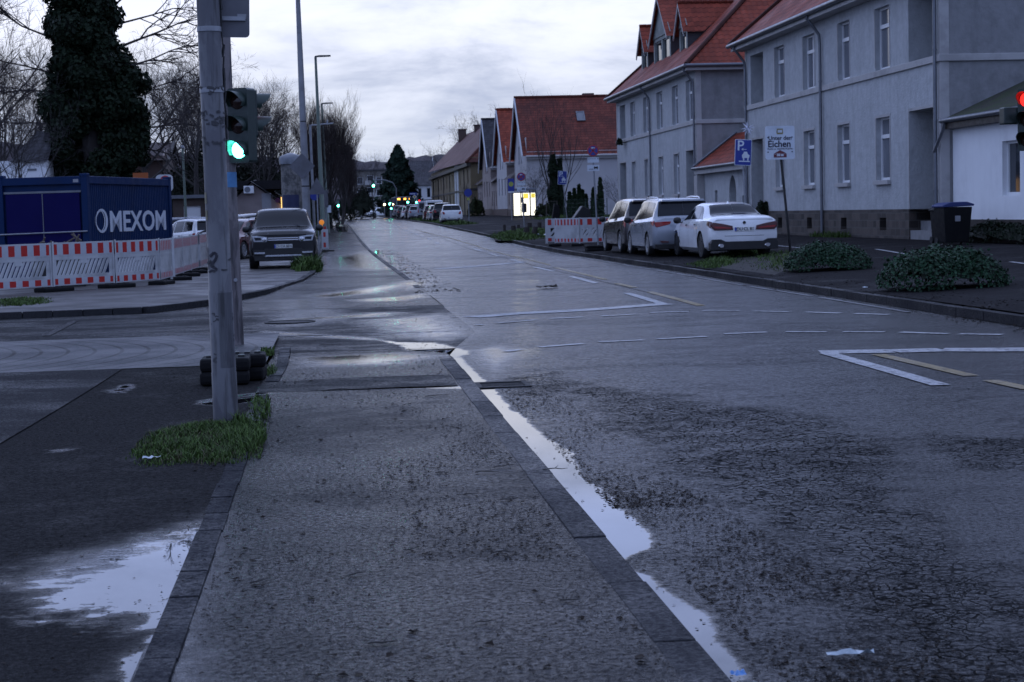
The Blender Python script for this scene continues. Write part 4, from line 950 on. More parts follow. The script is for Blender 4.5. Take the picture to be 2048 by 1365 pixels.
# --- white saloon
def saloon(label, paintm, ptxt):
    R = thing('parked_car', label, 'car', (0, 0, 0)); B = Body(SED); car_body(R, B, paintm, (-1.375, 1.6), .335, .2)
    glaze(R, B, [((-.95, 7.25), (.0, 7.25), (-.05, 8.85), (-.62, 8.8)), ((.06, 7.25), (1.1, 7.3), (.42, 8.8), (.02, 8.85)), ((-1.35, 7.3), (-1.0, 7.25), (-.68, 8.75), (-.88, 8.4))], (1.24, .5, 9.6, 9.5), (-1.55, -.99, 9.5, 9.35))
    for y in (-1.375, 1.6):
        for x in (-.81, .81): wheel(R, x, y, .335, m_alloy_d, 5)
    for s in (1, -1):
        m = MB(); yface(m, [(s*.30, .735), (s*.80, .735), (s*.87, .80), (s*.88, .90), (s*.83, .945), (s*.58, .905), (s*.32, .845)], -2.50, -2.40); B.patch(m, ((-2.44, 4.7), (-2.12, 5.2), (-2.16, 5.9), (-2.44, 6.0)), 5, 3, .012, s); m.build('tail_light', m_lens_d, R, bevel=.01)
        m = MB(); yface(m, [(s*.36, .775), (s*.78, .79), (s*.84, .84), (s*.60, .83), (s*.38, .80)], -2.512, -2.5); m.build('light_bar', m_lens_r, R)
    m = MB(); yface(m, [(-.9, .22), (.9, .22), (.9, .40), (.86, .50), (.62, .50), (.5, .44), (-.5, .44), (-.62, .50), (-.86, .50), (-.9, .40)], -2.475, -2.2); m.build('rear_bumper', m_blk, R, bevel=.015)
    for s in (1, -1): m = MB(); m.lathe([(.045, 0), (.06, .02), (.05, .12)], 12, Matrix.Translation((s*.62, -2.50, .33)) @ Matrix.Rotation(-PI/2, 4, 'X') @ Matrix.Scale(1.4, 4, (1, 0, 0))); m.build('exhaust', m_chrome, R)
    m = MB(); yface(m, [(-.78, .985), (.78, .985), (.72, 1.035), (-.72, 1.035)], -2.46, -2.36); m.build('spoiler_lip', paintm, R, bevel=.012)
    m = MB(); m.lathe([(.041, 0), (.041, .012), (.028, .013), (.028, .005)], 18, Matrix.Translation((0, -2.472, .925)) @ Matrix.Rotation(PI/2, 4, 'X')); m.build('badge', m_blk, R)
    m = MB(); yface(m, [(-.52, .58), (.52, .58), (.53, .588), (-.53, .588)], -2.476, -2.46); m.build('boot_seam', m_blk, R)
    plate(R, -2.475, .755, ptxt)
    m = MB(); m.lathe([(.10, 0), (.05, .05), (.01, .075)], 8, Matrix.Translation((0, -.75, 1.425)) @ Matrix.Scale(.35, 4, (1, 0, 0))); m.build('roof_fin', paintm, R)
    for s in (1, -1): mirror(R, s*.90, .95, 1.0, m_blk)
    seam(R, B, [(-.98, 2.2, 7.0), (.03, 2.2, 7.0), (1.08, 2.2, 7.0)]); handles(R, B, (-.78, .25))
    for s in (1, -1): m = MB(); B.patch(m, ((1.62, 6.1), (2.32, 5.8), (2.3, 6.6), (1.75, 6.8)), 5, 2, .008, s); m.build('headlight', m_lens_w, R)
    m = MB(); 
    for s in (1, -1): B.patch(m, ((1.1, 2.6), (1.18, 2.6), (1.22, 3.6), (1.16, 3.9)), 2, 4, .008, s)
    m.build('side_vent', m_blk, R)
    return R
def hatch(label, paintm, sp, wh, rw, rails=False, tail='band', ptxt=None, rim=None, lo=True, cat='car', lens=None):
    R = thing('parked_car', label, cat, (0, 0, 0)); B = Body(sp); car_body(R, B, paintm, wh, rw, .2); fy = sp[-1][0]/2.27; fx = sp[5][2]/.9; fz = max(q[9] for q in sp)/1.67
    glaze(R, B, [((-.72*fy, 7.25), (.28*fy, 7.25), (.24*fy, 8.85), (-.66*fy, 8.85)), ((.36*fy, 7.25), (1.28*fy, 7.3), (.6*fy, 8.8), (.33*fy, 8.85)), ((-1.78*fy, 7.4), (-.78*fy, 7.25), (-.72*fy, 8.85), (-1.62*fy, 8.75))], (1.4*fy, .66*fy, 9.6, 9.5), (-2.17*fy, -2.0*fy, 9.4, 9.4))
    for y in wh:
        for x in (-.80*fx, .80*fx): wheel(R, x, y, rw, rim or m_alloy, 5)
    yb = sp[0][0]; lens = lens or m_lens_r
    for s in (1, -1):
        m = MB()
        if tail == 'band': yface(m, [(s*.42*fx, .90*fz), (s*.80*fx, .82*fz), (s*.85*fx, .86*fz), (s*.86*fx, .97*fz), (s*.38*fx, .985*fz)], yb-.02, yb+.08); B.patch(m, ((yb+.05, 4.9), (yb+.34, 5.5), (yb+.30, 6.1), (yb+.05, 6.2)), 5, 3, .012, s)
        else: yface(m, [(s*.56*fx, .80*fz), (s*.74*fx, .78*fz), (s*.80*fx, .98*fz), (s*.76*fx, 1.06*fz), (s*.64*fx, 1.0*fz)], yb-.02, yb+.08); B.patch(m, ((yb+.05, 4.6), (yb+.26, 5.2), (yb+.24, 6.0), (yb+.05, 6.3)), 5, 3, .012, s)
        m.build('tail_light', lens, R, bevel=.008)
        mirror(R, s*.90*fx, 1.1*fy, 1.03*fz, m_blk)
        m = MB(); B.patch(m, ((1.75*fy, 6.1), (2.2*fy, 5.8), (2.18*fy, 6.7), (1.8*fy, 6.9)), 5, 2, .008, s); m.build('headlight', m_lens_w, R)
        m = MB(); yface(m, [(s*.45*fx, .42*fz), (s*.72*fx, .44*fz), (s*.66*fx, .38*fz), (s*.48*fx, .38*fz)], yb-.015, yb+.05); m.build('reflector', m_lens_d, R)
    if lo: m = MB(); yface(m, [(-.8*fx, .2*fz), (.8*fx, .2*fz), (.84*fx, .34*fz), (-.84*fx, .34*fz)], yb+.0, yb+.25); m.build('rear_bumper', m_blk, R, bevel=.015)
    m = MB(); yface(m, [(-.62*fx, 1.545*fz), (.62*fx, 1.545*fz), (.6*fx, 1.6*fz), (-.6*fx, 1.6*fz)], -2.16*fy, -1.9*fy); m.build('roof_spoiler', paintm, R, bevel=.012)
    if rails:
        for s in (1, -1): m = MB(); m.tube([(s*.60*fx, -1.6*fy, 1.60*fz), (s*.605*fx, -1.45*fy, 1.665*fz), (s*.605*fx, -.5*fy, 1.685*fz), (s*.60*fx, .1*fy, 1.655*fz), (s*.59*fx, .25*fy, 1.6*fz)], .018, 6); m.build('roof_rail', m_chrome, R)
    m = MB(); m.tube([(0, -1.5*fy, 1.62*fz), (0, -1.62*fy, 1.74*fz)], .012, 6); m.build('aerial', m_blk, R)
    plate(R, yb-.004, .70*fz if tail == 'band' else .5*fz, ptxt, w=.52)
    seam(R, B, [(-.75*fy, 2.2, 7.), (.32*fy, 2.2, 7.), (1.25*fy, 2.2, 7.)]); handles(R, B, (-.5*fy, .55*fy))
    return R
def rover(label):
    pm = paint('grey_car_paint', (.010, .0105, .013), .25, 0.)
    pm.node_tree.nodes['Principled BSDF'].inputs['Coat Weight'].default_value = .15; pm.node_tree.nodes['Principled BSDF'].inputs['Specular IOR Level'].default_value = .25
    R = thing('parked_car', label, 'car', (0, 0, 0)); B = Body(RRS); car_body(R, B, pm, (-1.45, 1.47), .385, .2)
    glaze(R, B, [((-.9, 7.25), (.1, 7.25), (.08, 8.8), (-.9, 8.8)), ((.18, 7.25), (1.15, 7.3), (.48, 8.75), (.16, 8.8)), ((-1.9, 7.3), (-1.0, 7.25), (-1., 8.8), (-1.85, 8.7))], (1.24, .58, 9.55, 9.5), (-2.33, -2.18, 9.4, 9.4))
    for y in (-1.45, 1.47):
        for x in (-.87, .87): wheel(R, x, y, .385, m_alloy, 5, .25)
    yf = 2.40
    for s in (1, -1):
        m = MB(); yface(m, [(s*.44, .83), (s*.50, .79), (s*.84, .80), (s*.89, .97), (s*.70, .965), (s*.46, .93)], yf-.12, yf+.02); h = m.build('headlight', m_lens_w, R, bevel=.01)
        m = MB(); yface(m, [(s*.62, .85), (s*.80, .84), (s*.83, .925), (s*.64, .92)], yf+.02, yf+.03); m.build('inner_lamp', m_carglass, h)
        m = MB(); m.lathe([(.065, 0), (.06, .02), (.03, .025)], 14, Matrix.Translation((s*.535, yf+.02, .865)) @ Matrix.Rotation(-PI/2, 4, 'X')); m.build('projector', m_chrome, h)
        m = MB(); yface(m, [(s*.50, .42), (s*.86, .43), (s*.88, .58), (s*.50, .56)], yf-.1, yf+.012); v = m.build('fog_vent', m_blk, R)
        m = MB(); yface(m, [(s*.54, .45), (s*.83, .455), (s*.84, .50), (s*.53, .50)], yf+.012, yf+.02); m.build('trim_bar', m_alloy, v)
        mirror(R, s*.96, 1.0, 1.16, m_blk)
    m = MB(); yface(m, [(-.44, .81), (.44, .81), (.47, .945), (-.47, .945)], yf-.05, yf+.012); g = m.build('grille', m_blk, R)
    m = MB()
    for z in (.90, .845): yface(m, [(-.43, z-.014), (.43, z-.014), (.44, z+.014), (-.44, z+.014)], yf+.012, yf+.03)
    m.build('grille_bar', m_chrome, g)
    m = MB(); yface(m, [(-.62, .36), (.62, .36), (.54, .60), (-.54, .60)], yf-.1, yf+.01); it = m.build('air_intake', m_blk, R)
    m = MB(); yface(m, [(-.55, .36), (.55, .36), (.50, .415), (-.50, .415)], yf-.02, yf+.03); m.build('skid_plate', m_alloy, R, bevel=.01)
    m = MB(); yface(m, [(-.84, .24), (.84, .24), (.88, .43), (-.88, .43)], yf-.35, yf-.015); m.build('lower_bumper', m_blk, R, bevel=.02)
    plate(R, yf+.004, .66, 'DU·DA 8816', face=1)
    v, f = text_geo('RANGE ROVER', .075, .002); k = .92/(max(p[0] for p in v)-min(p[0] for p in v)); m = MB(); m.add(v, f, frame_m((0, yf-.035, 1.005), (-k, 0, 0), (0, -.45, .9), (0, .9, .45))); m.build('lettering', m_chrome, R)
    seam(R, B, [(-.95, 2.2, 7.), (.14, 2.2, 7.), (1.16, 2.2, 7.)]); handles(R, B, (-.7, .4))
    for s in (1, -1): m = MB(); B.patch(m, ((-2.36, 4.7), (-2.1, 5.), (-2.1, 6.1), (-2.36, 6.1)), 4, 3, .012, s); m.build('tail_light', m_lens_d, R)
    return R
def van(label, paintm):
    R = thing('parked_van', label, 'van', (0, 0, 0)); B = Body(VAN); car_body(R, B, paintm, (-1.6, 1.6), .34, .2)
    glaze(R, B, [((.35, 7.3), (1.7, 7.4), (1.05, 8.7), (.4, 8.8))], (1.84, 1.2, 9.5, 9.4), None)
    for y in (-1.6, 1.6):
        for x in (-.83, .83): wheel(R, x, y, .34, m_alloy_d, 6)
    m = MB(); yface(m, [(-.72, 1.2), (.72, 1.2), (.68, 1.75), (-.68, 1.75)], -2.515, -2.45); m.build('rear_window', m_carglass, R)
    for s in (1, -1):
        m = MB(); yface(m, [(s*.76, .75), (s*.86, .75), (s*.86, 1.15), (s*.78, 1.15)], -2.52, -2.4); m.build('tail_light', m_lens_r, R); mirror(R, s*.93, 1.35, 1.2, m_blk)
    m = MB(); yface(m, [(-.85, .36), (.85, .36), (.88, .5), (-.88, .5)], -2.54, -2.3); m.build('rear_bumper', m_blk, R)
    plate(R, -2.515, .72, None); seam(R, B, [(.3, 2.2, 9.), (1.75, 2.2, 7.), (-1.0, 2.2, 9.)])
    return R
p_white = paint('white_car_paint', (.84, .85, .86), .26); p_silver = paint('silver_car_paint', (.34, .365, .41), .28, .25); p_brown = paint('grey_brown_car_paint', (.07, .062, .062), .25, .3)
p_black = paint('black_car_paint', (.014, .015, .018), .22, .2); p_grey = paint('mid_grey_car_paint', (.16, .165, .18), .28, .3); p_red = paint('dark_red_car_paint', (.10, .02, .02), .26, .2); p_blue = paint('dark_blue_car_paint', (.02, .03, .07), .25, .2)
def put(o, px, py, z, wx, wy, rz=0.):
    """rear-left wheel contact seen at pixel; (wx, wy) its place in the car"""
    P = at(px, py, z); c, s = math.cos(rz), math.sin(rz); o.location = (P.x-(wx*c-wy*s), P.y-(wx*s+wy*c), P.z); o.rotation_euler = (0, 0, rz); return o
bmw = put(saloon('white four door saloon parked nearest, dark rims and slim dark red tail lights', p_white, 'DU·CL 81'), 1402, 516.5, .15, -.91, -1.375, .025)
touran = put(hatch('silver people carrier with roof rails and bright red tail lights between two parked cars', p_silver, MPV, (-1.33, 1.45), .325, True, 'band'), 1295, 512, .14, -.9, -1.33, .015)
KUG = scaled(MPV, 1.0, 1.0, 1.02)
kuga = put(hatch('grey brown crossover parked farthest of the three on the right pavement', p_brown, KUG, (-1.31, 1.42), .345, False, 'tall'), 1240, 506, .14, -.9, -1.31, .02)
rr = rover('dark grey off-road car parked facing the camera beside the lamp mast')
P = at(572, 538, .03); rr.location = (P.x-.12, P.y+2.2, P.z); rr.rotation_euler = (0, 0, PI+.03)
HAT = scaled(MPV, .88, .95, .9); EST = [(q[0]*(1.05), *q[1:]) for q in scaled(MPV, 1., .98, .89)]
hp = {}
def proto(kind, pm):
    k = (kind, pm.name)
    if k not in hp:
        sp, wh, rw, tl = {'hatch': (HAT, (-1.2, 1.28), .30, 'tall'), 'mpv': (MPV, (-1.33, 1.45), .325, 'tall'), 'estate': (EST, (-1.38, 1.5), .315, 'band')}[kind] if kind != 'van' else (None,)*4
        hp[k] = [van('x', pm) if kind == 'van' else hatch('x', pm, sp, wh, rw, kind == 'estate', tl), [False]]
    return hp[k]
def park(kind, pm, x, y, rz, label, group, dz=.1):
    o, used = proto(kind, pm); return place(o, used, (x, y, G(y)+dz), rz, label, group)
GA = 'cars parked in a row along the far right kerb'
P = at(905, 447.5, .08)
park('hatch', p_white, P.x, P.y+1.9, -.02, 'white hatchback with red tail lights nearest in the far row of parked cars', GA)
row = [('mpv', p_black, 9.75, 157.8, 'black tall car immediately beyond the white hatchback'), ('estate', p_silver, 9.7, 165, 'silver estate third in the far parked row'), ('hatch', p_red, 9.6, 171.5, 'dark red hatchback in front of the tall white van'), ('van', p_white, 10.2, 180, 'tall white panel van in the far parked row'), ('van', p_silver, 9.9, 189, 'silver van parked beyond the tall white van'),
       ('hatch', p_silver, 9.3, 199, 'silver hatchback parked beyond both vans'), ('mpv', p_black, 9.3, 207, 'black tall car beyond the silver hatchback'), ('estate', p_white, 9.2, 216, 'white estate near the end of the far row'), ('hatch', p_black, 9.0, 226, 'black hatchback last but one of the far row'), ('mpv', p_grey, 9.0, 236, 'grey tall car at the very end of the far row')]
for k, pm, x, y, lb in row: park(k, pm, x, y, random.uniform(-.04, .03), lb, GA)
GB = 'cars in the yard behind the red and white barriers'
park('estate', p_blue, -6.0, 83, -1.45, 'dark blue estate seen side on behind the container corner', GB, .03)
park('hatch', p_white, -5.75, 74.5, .5, 'white hatchback with red tail light beside the blue container', GB, .03)
park('hatch', p_silver, -5.2, 80, 1.1, 'silver hatchback behind the white one in the yard', GB, .03)
park('mpv', p_black, -3.5, 73, 2.3, 'black tall car left of the dark grey off-road car', GB, .03)
park('estate', p_red, -3.6, 67.5, 2.8, 'dark red estate half hidden by the traffic light pole', GB, .03)
GC_ = 'cars far away at the end of the street'
park('hatch', p_white, 1.9, 400, PI, 'small white car coming towards the camera far down the road', GC_, -.05)
park('mpv', p_white, 8.6, 330, PI/2+.4, 'white tall car crossing the far junction', GC_, -.05); park('estate', p_silver, 10.6, 335, PI/2+.3, 'silver estate crossing the far junction', GC_, -.05); park('hatch', p_black, 12.2, 333, PI/2+.2, 'black hatchback crossing the far junction', GC_, -.05)
# --- bus
bus = thing('bus', 'dark fronted bus with glowing orange destination display far down the road', 'bus', (0, 0, 0))
m = MB(); m.box(-1.27, 1.27, -6, 6, .35, 3.05); m.build('body', p_blue, bus, bevel=.12)
m = MB(); m.box(-1.15, 1.15, -6.03, -5.9, 1.0, 2.45); m.build('windscreen', m_carglass, bus, bevel=.03)
m = MB(); m.box(-1.1, 1.1, -6.03, -5.9, 2.5, 2.95); m.build('display_box', m_blk, bus)
m_amb = emit('amber_display', (1., .42, .06), 4.); m_redlamp = emit('red_lamp', (1., .04, .02), 10.); m_ledw = emit('white_lamp', (1., .9, .75), 12.)
for a, b in ((-.95, -.35), (.15, .5), (.58, .98)): m = MB(); m.box(a, b, -6.05, -6.03, 2.6, 2.86); m.build('display', m_amb, bus)
for s in (1, -1):
    m = MB(); m.box(s*1.0-.12, s*1.0+.12, -6.05, -5.95, .6, .8); m.build('headlight', m_lens_w, bus)
    for y in (-3.6, 3.4): wheel(bus, s*1.12, y, .48, m_alloy_d, 6, .28)
P = atY(803, 430, 262); bus.location = (P.x, 262, G(262)-.05)
# ------------------------------------------------------------------ road markings: paint sheets that follow the road
def zroad(x, y): return G(y)+ZR+wob(x, y)*min(1, max(0, (x-xl(y)-.6)*2))
m_line = asphalt('white_line_paint', (.40, .40, .41), (.22, .42), .6, wear=.75); m_yel = asphalt('yellow_line_paint', (.27, .215, .125), (.25, .45), .6, wear=.6)
def wornmat(t_, k):
    t = t_.node_tree; return t_
def strip(mb, a, b, w0, zf=zroad, dz=.007, n=None):
    a, b = Vector(a), Vector(b); a.z = b.z = 0; L_ = (b-a).length; n = n or max(1, int(L_/.25)); d = (b-a)/n; s = Vector((d.y, -d.x, 0)).normalized()*w0/2
    for k in range(n):
        P = [a+d*k-s, a+d*k+s, a+d*(k+1)+s, a+d*(k+1)-s]; mb.face([(p.x, p.y, zf(p.x, p.y)+dz) for p in P])
def marks(name, segs, m, zf=zroad):
    b = MB()
    for a, e, w0 in segs: strip(b, a, e, w0, zf)
    o = b.build(name, m); o['kind'] = 'structure'; return o
g_ = lambda x, y: at(x, y, -.045)
marks('stop_line', [(g_(940, 634.5), g_(1142, 621), .5), (g_(1142, 621), g_(1334, 609.5), .5)], m_line)
marks('stop_line', [(g_(1640, 705), g_(1785, 702), .45), (g_(1785, 702), g_(1885, 698.5), .45), (g_(1885, 698.5), g_(2060, 699), .45), (g_(2060, 699), g_(2300, 702), .45)], m_line)
marks('lane_line', [(g_(1254, 587.5), g_(1330, 611), .16), (g_(1652, 706), g_(1882, 773), .17)], m_line)
marks('lane_line', [(g_(1142, 554), g_(1192, 567.5), .15), (g_(1070, 534), g_(1106, 542.5), .15), (g_(1019, 519), g_(1045.6, 526), .15), (g_(978, 508), g_(997, 512.8), .15), (g_(947, 497), g_(963, 502), .15)] + [((5.0, y, 0), (5.0, y+3, 0), .15) for y in range(84, 240, 7)], m_line)
marks('stop_line', [(g_(876, 538.5), g_(1018, 527.5), .5), (g_(1018, 527.5), g_(1045, 526), .5)], m_line)
dash1 = [(952,650,967,650),(992.5,647,1071,641),(1097,638,1167,633.5),(1202,631.5,1275,628),(1300,625.6,1378,624.3),(1405,622.5,1478,622.5),(1508,623.2,1580,624),(1610,624.5,1680,627),(1708,628,1778,630)]
dash2 = [(1009,703.4,1045.4,699.6),(1077.7,695.8,1165.6,688.4),(1197.8,684,1287,679),(1313.5,676.7,1413,671.7),(1448,667,1533,663.8),(1571.8,662.9,1652.4,663.2),(1686,662.6,1769.6,662.9),(1801.8,663.4,1895.6,667.3),(1917.6,667.8,2004,670.2)]
marks('crossing_dashes', [(g_(a, b), g_(c, d), .14) for a, b, c, d in dash1+dash2], m_line)
marks('yellow_line', [(g_(1756, 709), g_(1942, 753), .15), (g_(1980, 762), g_(2062, 780), .15), (g_(2110, 792), g_(2300, 845), .15), (g_(1298, 584.5), g_(1402, 613), .15), (g_(1233, 567), g_(1269, 575.5), .15), (g_(1111, 534.5), g_(1211, 559.5), .15), (g_(955, 492.5), g_(1099, 530), .12), (g_(830, 460), g_(955, 492.5), .12)], m_yel)
marks('faint_line', [(at(92, 672, -.04), at(150, 641, -.04), .12)], m_path, lambda x, y: ZR+.004*math.sin(x*1.1+y)+.002)
marks('edge_line', [((7.98, y, 0), (7.98, y+4.6, 0), .10) for y in range(24, 90, 5)], asphalt('worn_line_paint', (.15, .15, .155), (.3, .5), .6))
marks('parking_line', [(at(a, b, RZ(12)), at(c, d, RZ(13)), .10) for a, b, c, d in ((1545,494,1610,499),(1752,505.5,1825,513),(2020,529,2140,541))], m_line, lambda x, y: zr_(x, y)+.006)
m_tar = plain('tar_seam', (.008, .008, .009), .5, var=.3, spec=.15)
marks('tar_seam', [((5.75, y, 0), (5.75, y+2, 0), .03) for y in range(32, 120, 2)] + [((1.9, 47, 0), (8, 48.6, 0), .12), ((1.9, 60, 0), (8, 62, 0), .12)], m_tar)
# ------------------------------------------------------------------ covers in the ground
m_iron = plain('cast_iron', (.012, .012, .013), .6, 0., spec=.12, var=.4, scale=20, bump=.6, bscale=70)
mh = MB(); P = at(580, 644.5, -.045); mh.lathe([(.38, -.05), (.38, .012), (.33, .014), (.325, .006), (.0, .008)], 32, Matrix.Translation((P.x, P.y, ZR+.004*math.sin(P.x*1.1+P.y))))
tag(mh.build('manhole_cover', m_iron), 'round dark iron manhole cover in the wet side street', 'manhole cover')
gr = thing('drain_grate', 'square iron gutter drain with debris at the kerb beside the puddle', 'drain', (1.47, 15.75, ZR-.012))
m = MB()
for a0, a1, b0, b1 in ((-.24, .24, -.26, -.2), (-.24, .24, .2, .26), (-.24, -.19, -.2, .2), (.19, .24, -.2, .2)): m.box(a0, a1, b0, b1, -.05, .022)
m.build('frame', m_iron, gr, bevel=.006); m = MB()
for k in range(7): y = -.18+k*.058; m.box(-.19, .19, y, y+.03, -.05, .014)
m.build('grating', m_iron, gr)
m = MB(); m.face([(-.19, -.2, -.03), (.19, -.2, -.03), (.19, .2, -.03), (-.19, .2, -.03)]); m.build('shaft', m_blk, gr)
# ------------------------------------------------------------------ steel posts
def steel(name, col, rough=.42, metal=.25, patch=.8, pc=(.075, .075, .085)):
    t = NT(name); o = t.obj(); n = t.noise(t.scale(o, (1, 1, .35)), 3.2, 5, .6, .6); f = t.noise(o, 30, 3); s = t.noise(t.scale(o, (9, 9, .8)), 2.2, 4, .6)
    c = t.mix(t.ramp(n, .47, .52), col, dark(pc, 1.2)); c = t.mix(t.math('MULTIPLY', t.ramp(s, .50, .66), .85), c, (.03, .03, .032)); c = t.mix(t.math('MULTIPLY', f, .35), c, dark(col, .6))
    t.bump(t.ramp(n, .47, .52), .35, .004); return t.fin(c, t.mixf(t.ramp(n, .4, .6), rough, rough+.2), metal)
m_post = steel('worn_grey_post_paint', (.115, .117, .127)); m_post2 = steel('dark_worn_post_paint', (.12, .105, .11), pc=(.17, .15, .15)); m_galv = plain('galvanised_steel', (.27, .28, .30), .45, .5, var=.25, scale=7, dirt=.3)
m_green_p = plain('green_lamp_post_paint', (.12, .155, .125), .5, var=.15, scale=2, dirt=.2); m_signback = plain('grey_sign_back', (.12, .12, .135), .5, .3, var=.2, scale=4, dirt=.3)
pole = thing('signal_post', 'thick worn grey signal post with peeling paint and graffiti in the grass tuft', 'post', (-.83, 13.08, 0)); lean = -.005
def PZ(z, r=0): return (lean*z, 0, z)
m = MB(); m.tube([PZ(-.1), PZ(.38), PZ(.385), PZ(.98), PZ(.985), PZ(5.2)], [.092, .092, .0895, .0885, .0845, .081], 32, cap=True); m.build('pole', m_post, pole, smooth=40)
for z in (2.42, 2.86): m = MB(); m.tube([PZ(z), PZ(z+.035)], .088, 32); m.build('clamp_band', m_galv, pole, smooth=40)
def curved_patch(mb, z0, z1, a0, a1, r, n=8, mi=0):
    g = []
    for j in (0, 1):
        for i in range(n+1):
            a = math.radians(a0+(a1-a0)*i/n); z = (z0, z1)[j]; rr_ = r(z) if callable(r) else r; g.append((lean*z+rr_*math.sin(a), -rr_*math.cos(a), z))
    i0 = len(mb.v); mb.v += g
    for i in range(n): mb.f.append((i0+i, i0+i+1, i0+n+2+i, i0+n+1+i)); mb.m.append(mi)
m = MB(); curved_patch(m, .42, .97, -10, 62, .0905, 10); m.build('service_door', m_post, pole)
m_pale = plain('pale_paint_patch', (.26, .265, .285), .5, var=.15, scale=8); m_tag = plain('black_spray_paint', (.02, .02, .03), .5); m_yst = plain('faded_yellow_sticker', (.20, .18, .11), .5, var=.4, scale=30); m_bst = plain('blue_white_sticker', (.06, .20, .40), .4, var=.4, scale=9)
m = MB()                                        # graffiti tag: brush strokes wrapped on the post
def stroke(pts, w0):
    prev = None
    for (a, z), (b, y) in zip(pts, pts[1:]):
        d = Vector((b-a, (y-z)*600)); d.normalize(); n = Vector((-d.y, d.x))*w0/2
        c = [(a-n.x, z-n.y/600), (a+n.x, z+n.y/600), (b+n.x, y+n.y/600), (b-n.x, y-n.y/600)]
        i = len(m.v); m.v += [(lean*q+.0895*math.sin(math.radians(p)), -.0895*math.cos(math.radians(p)), q) for p, q in c]; m.f.append((i, i+1, i+2, i+3)); m.m.append(0)
stroke([(-45, 1.235), (-20, 1.262), (-5, 1.245), (-12, 1.215), (-30, 1.185), (-38, 1.165), (-18, 1.15), (-8, 1.135)], 13); stroke([(-58, 1.12), (-35, 1.135), (-18, 1.125)], 9); stroke([(-62, 1.30), (-58, 1.2), (-60, 1.14)], 7)
m.build('graffiti', m_tag, pole)
m = MB(); rg = random.Random(9)
for z, n in ((2.44, 9), (2.25, 12), (2.20, 6), (2.06, 7), (1.16, 6), (.78, 10), (.66, 8), (.52, 5), (.2, 9)):
    for k in range(n):
        a = rg.uniform(-75, 70); zz_ = z+rg.gauss(0, .025); stroke([(a, zz_), (a+rg.uniform(4, 22), zz_+rg.uniform(-.012, .012)), (a+rg.uniform(12, 34), zz_+rg.uniform(-.02, .02))], rg.uniform(4, 13))
m.v = [(lean*z_+(x_-lean*z_)*1.0035, y_*1.0035, z_) for x_, y_, z_ in m.v]; m.build('grime', plain('post_grime', (.045, .045, .05), .6, var=.4, scale=20), pole)
m = MB()
for z0, z1, a0, a1 in ((1.62, 1.70, -75, -52), (1.50, 1.57, -72, -50)): curved_patch(m, z0, z1, a0, a1, .0866)
m.build('sticker', m_yst, pole)
m = MB()
for z0, z1, a0, a1 in ((2.868, 2.888, -62, -40), (2.868, 2.888, -20, 0), (2.87, 2.885, 8, 30)): curved_patch(m, z0, z1, a0, a1, .0885)
m.build('tape', m_pale, pole)
m = MB()
for k in range(14):
    z = 2.0+k*.085; m.tube([(lean*z+.088+random.uniform(-.004, .01), .02, z), (lean*z+.09+random.uniform(-.004, .012), .02, z+.09)], random.uniform(.005, .012), 5)
m.build('torn_cable_cover', m_blk, pole)
sg = thing('road_sign', 'grey back of a rectangular sign with rounded corners high on the signal post', 'sign', (-.85, 13.2, 2.84))
def rounded(w0, h0, r, n=5):
    P = []
    for cx, cy, a0 in ((w0/2-r, h0/2-r, 0), (-w0/2+r, h0/2-r, 90), (-w0/2+r, -h0/2+r, 180), (w0/2-r, -h0/2+r, 270)): P += [(cx+r*math.cos(math.radians(a0+90*k/n)), cy+r*math.sin(math.radians(a0+90*k/n))) for k in range(n+1)]
    return P
P = atY(447.5, 75, 13.22); sg.location = (P.x, 13.22, P.z); sg.rotation_euler = (0, .03, 0)
m = MB(); m.prism(rounded(.375, .62, .03), -.004, .004, frame_m((0, 0, .31), (1, 0, 0), (0, 0, 1), (0, -1, 0))); m.build('plate', m_signback, sg)
m = MB(); m.box(-.16, .16, -.03, -.004, .12, .15); m.box(-.16, .16, -.03, -.004, .5, .53); m.build('bracket', m_galv, sg)
m = MB(); m.box(.10, .165, -.008, -.004, .135, .17); m.build('sticker', m_pale, sg)
# ---- second post with the two signal heads
p2 = thing('signal_post', 'thinner dark worn post carrying the lit green signal behind the thick one', 'post', (-1.19, 21.3, 0))
m = MB(); m.tube([(.02, 0, -.1), (.005, 0, 1.9), (.0, 0, 4.3)], [.068, .063, .058], 24); m.build('pole', m_post2, p2, smooth=40)
m = MB(); m.tube([(.005, 0, 1.88), (.005, 0, 2.06)], .068, 24); m.build('sticker', m_bst, p2, smooth=40)
m = MB(); m.tube([(.018, -.06, .78), (.018, -.085, .78)], .022, 12); m.build('push_button', m_pale, p2)
m_sig = plain('dark_green_signal_housing', (.014, .028, .024), .4, var=.2); m_sigk = plain('black_signal_visor', (.022, .04, .034), .45, var=.2)
m_lg = emit('green_signal_lens', (.10, 1., .78), 14.); m_lr = emit('red_signal_lens', (1., .018, .014), 3.); m_loff = plain('unlit_lens', (.03, .015, .012), .15); 
def visor_mat():  # never called; lens glow given to the visor as its own emission
    t = NT('glowing_green_visor'); n = t.noise(t.obj(), 9., 2); t.fin(t.mix(n, (.0, .32, .28), (.02, .5, .42)), .3); t.p.inputs['Emission Color'].default_value = (.0, .8, .66, 1); t.p.inputs['Emission Strength'].default_value = .30; return t.m
m_visg = m_sig
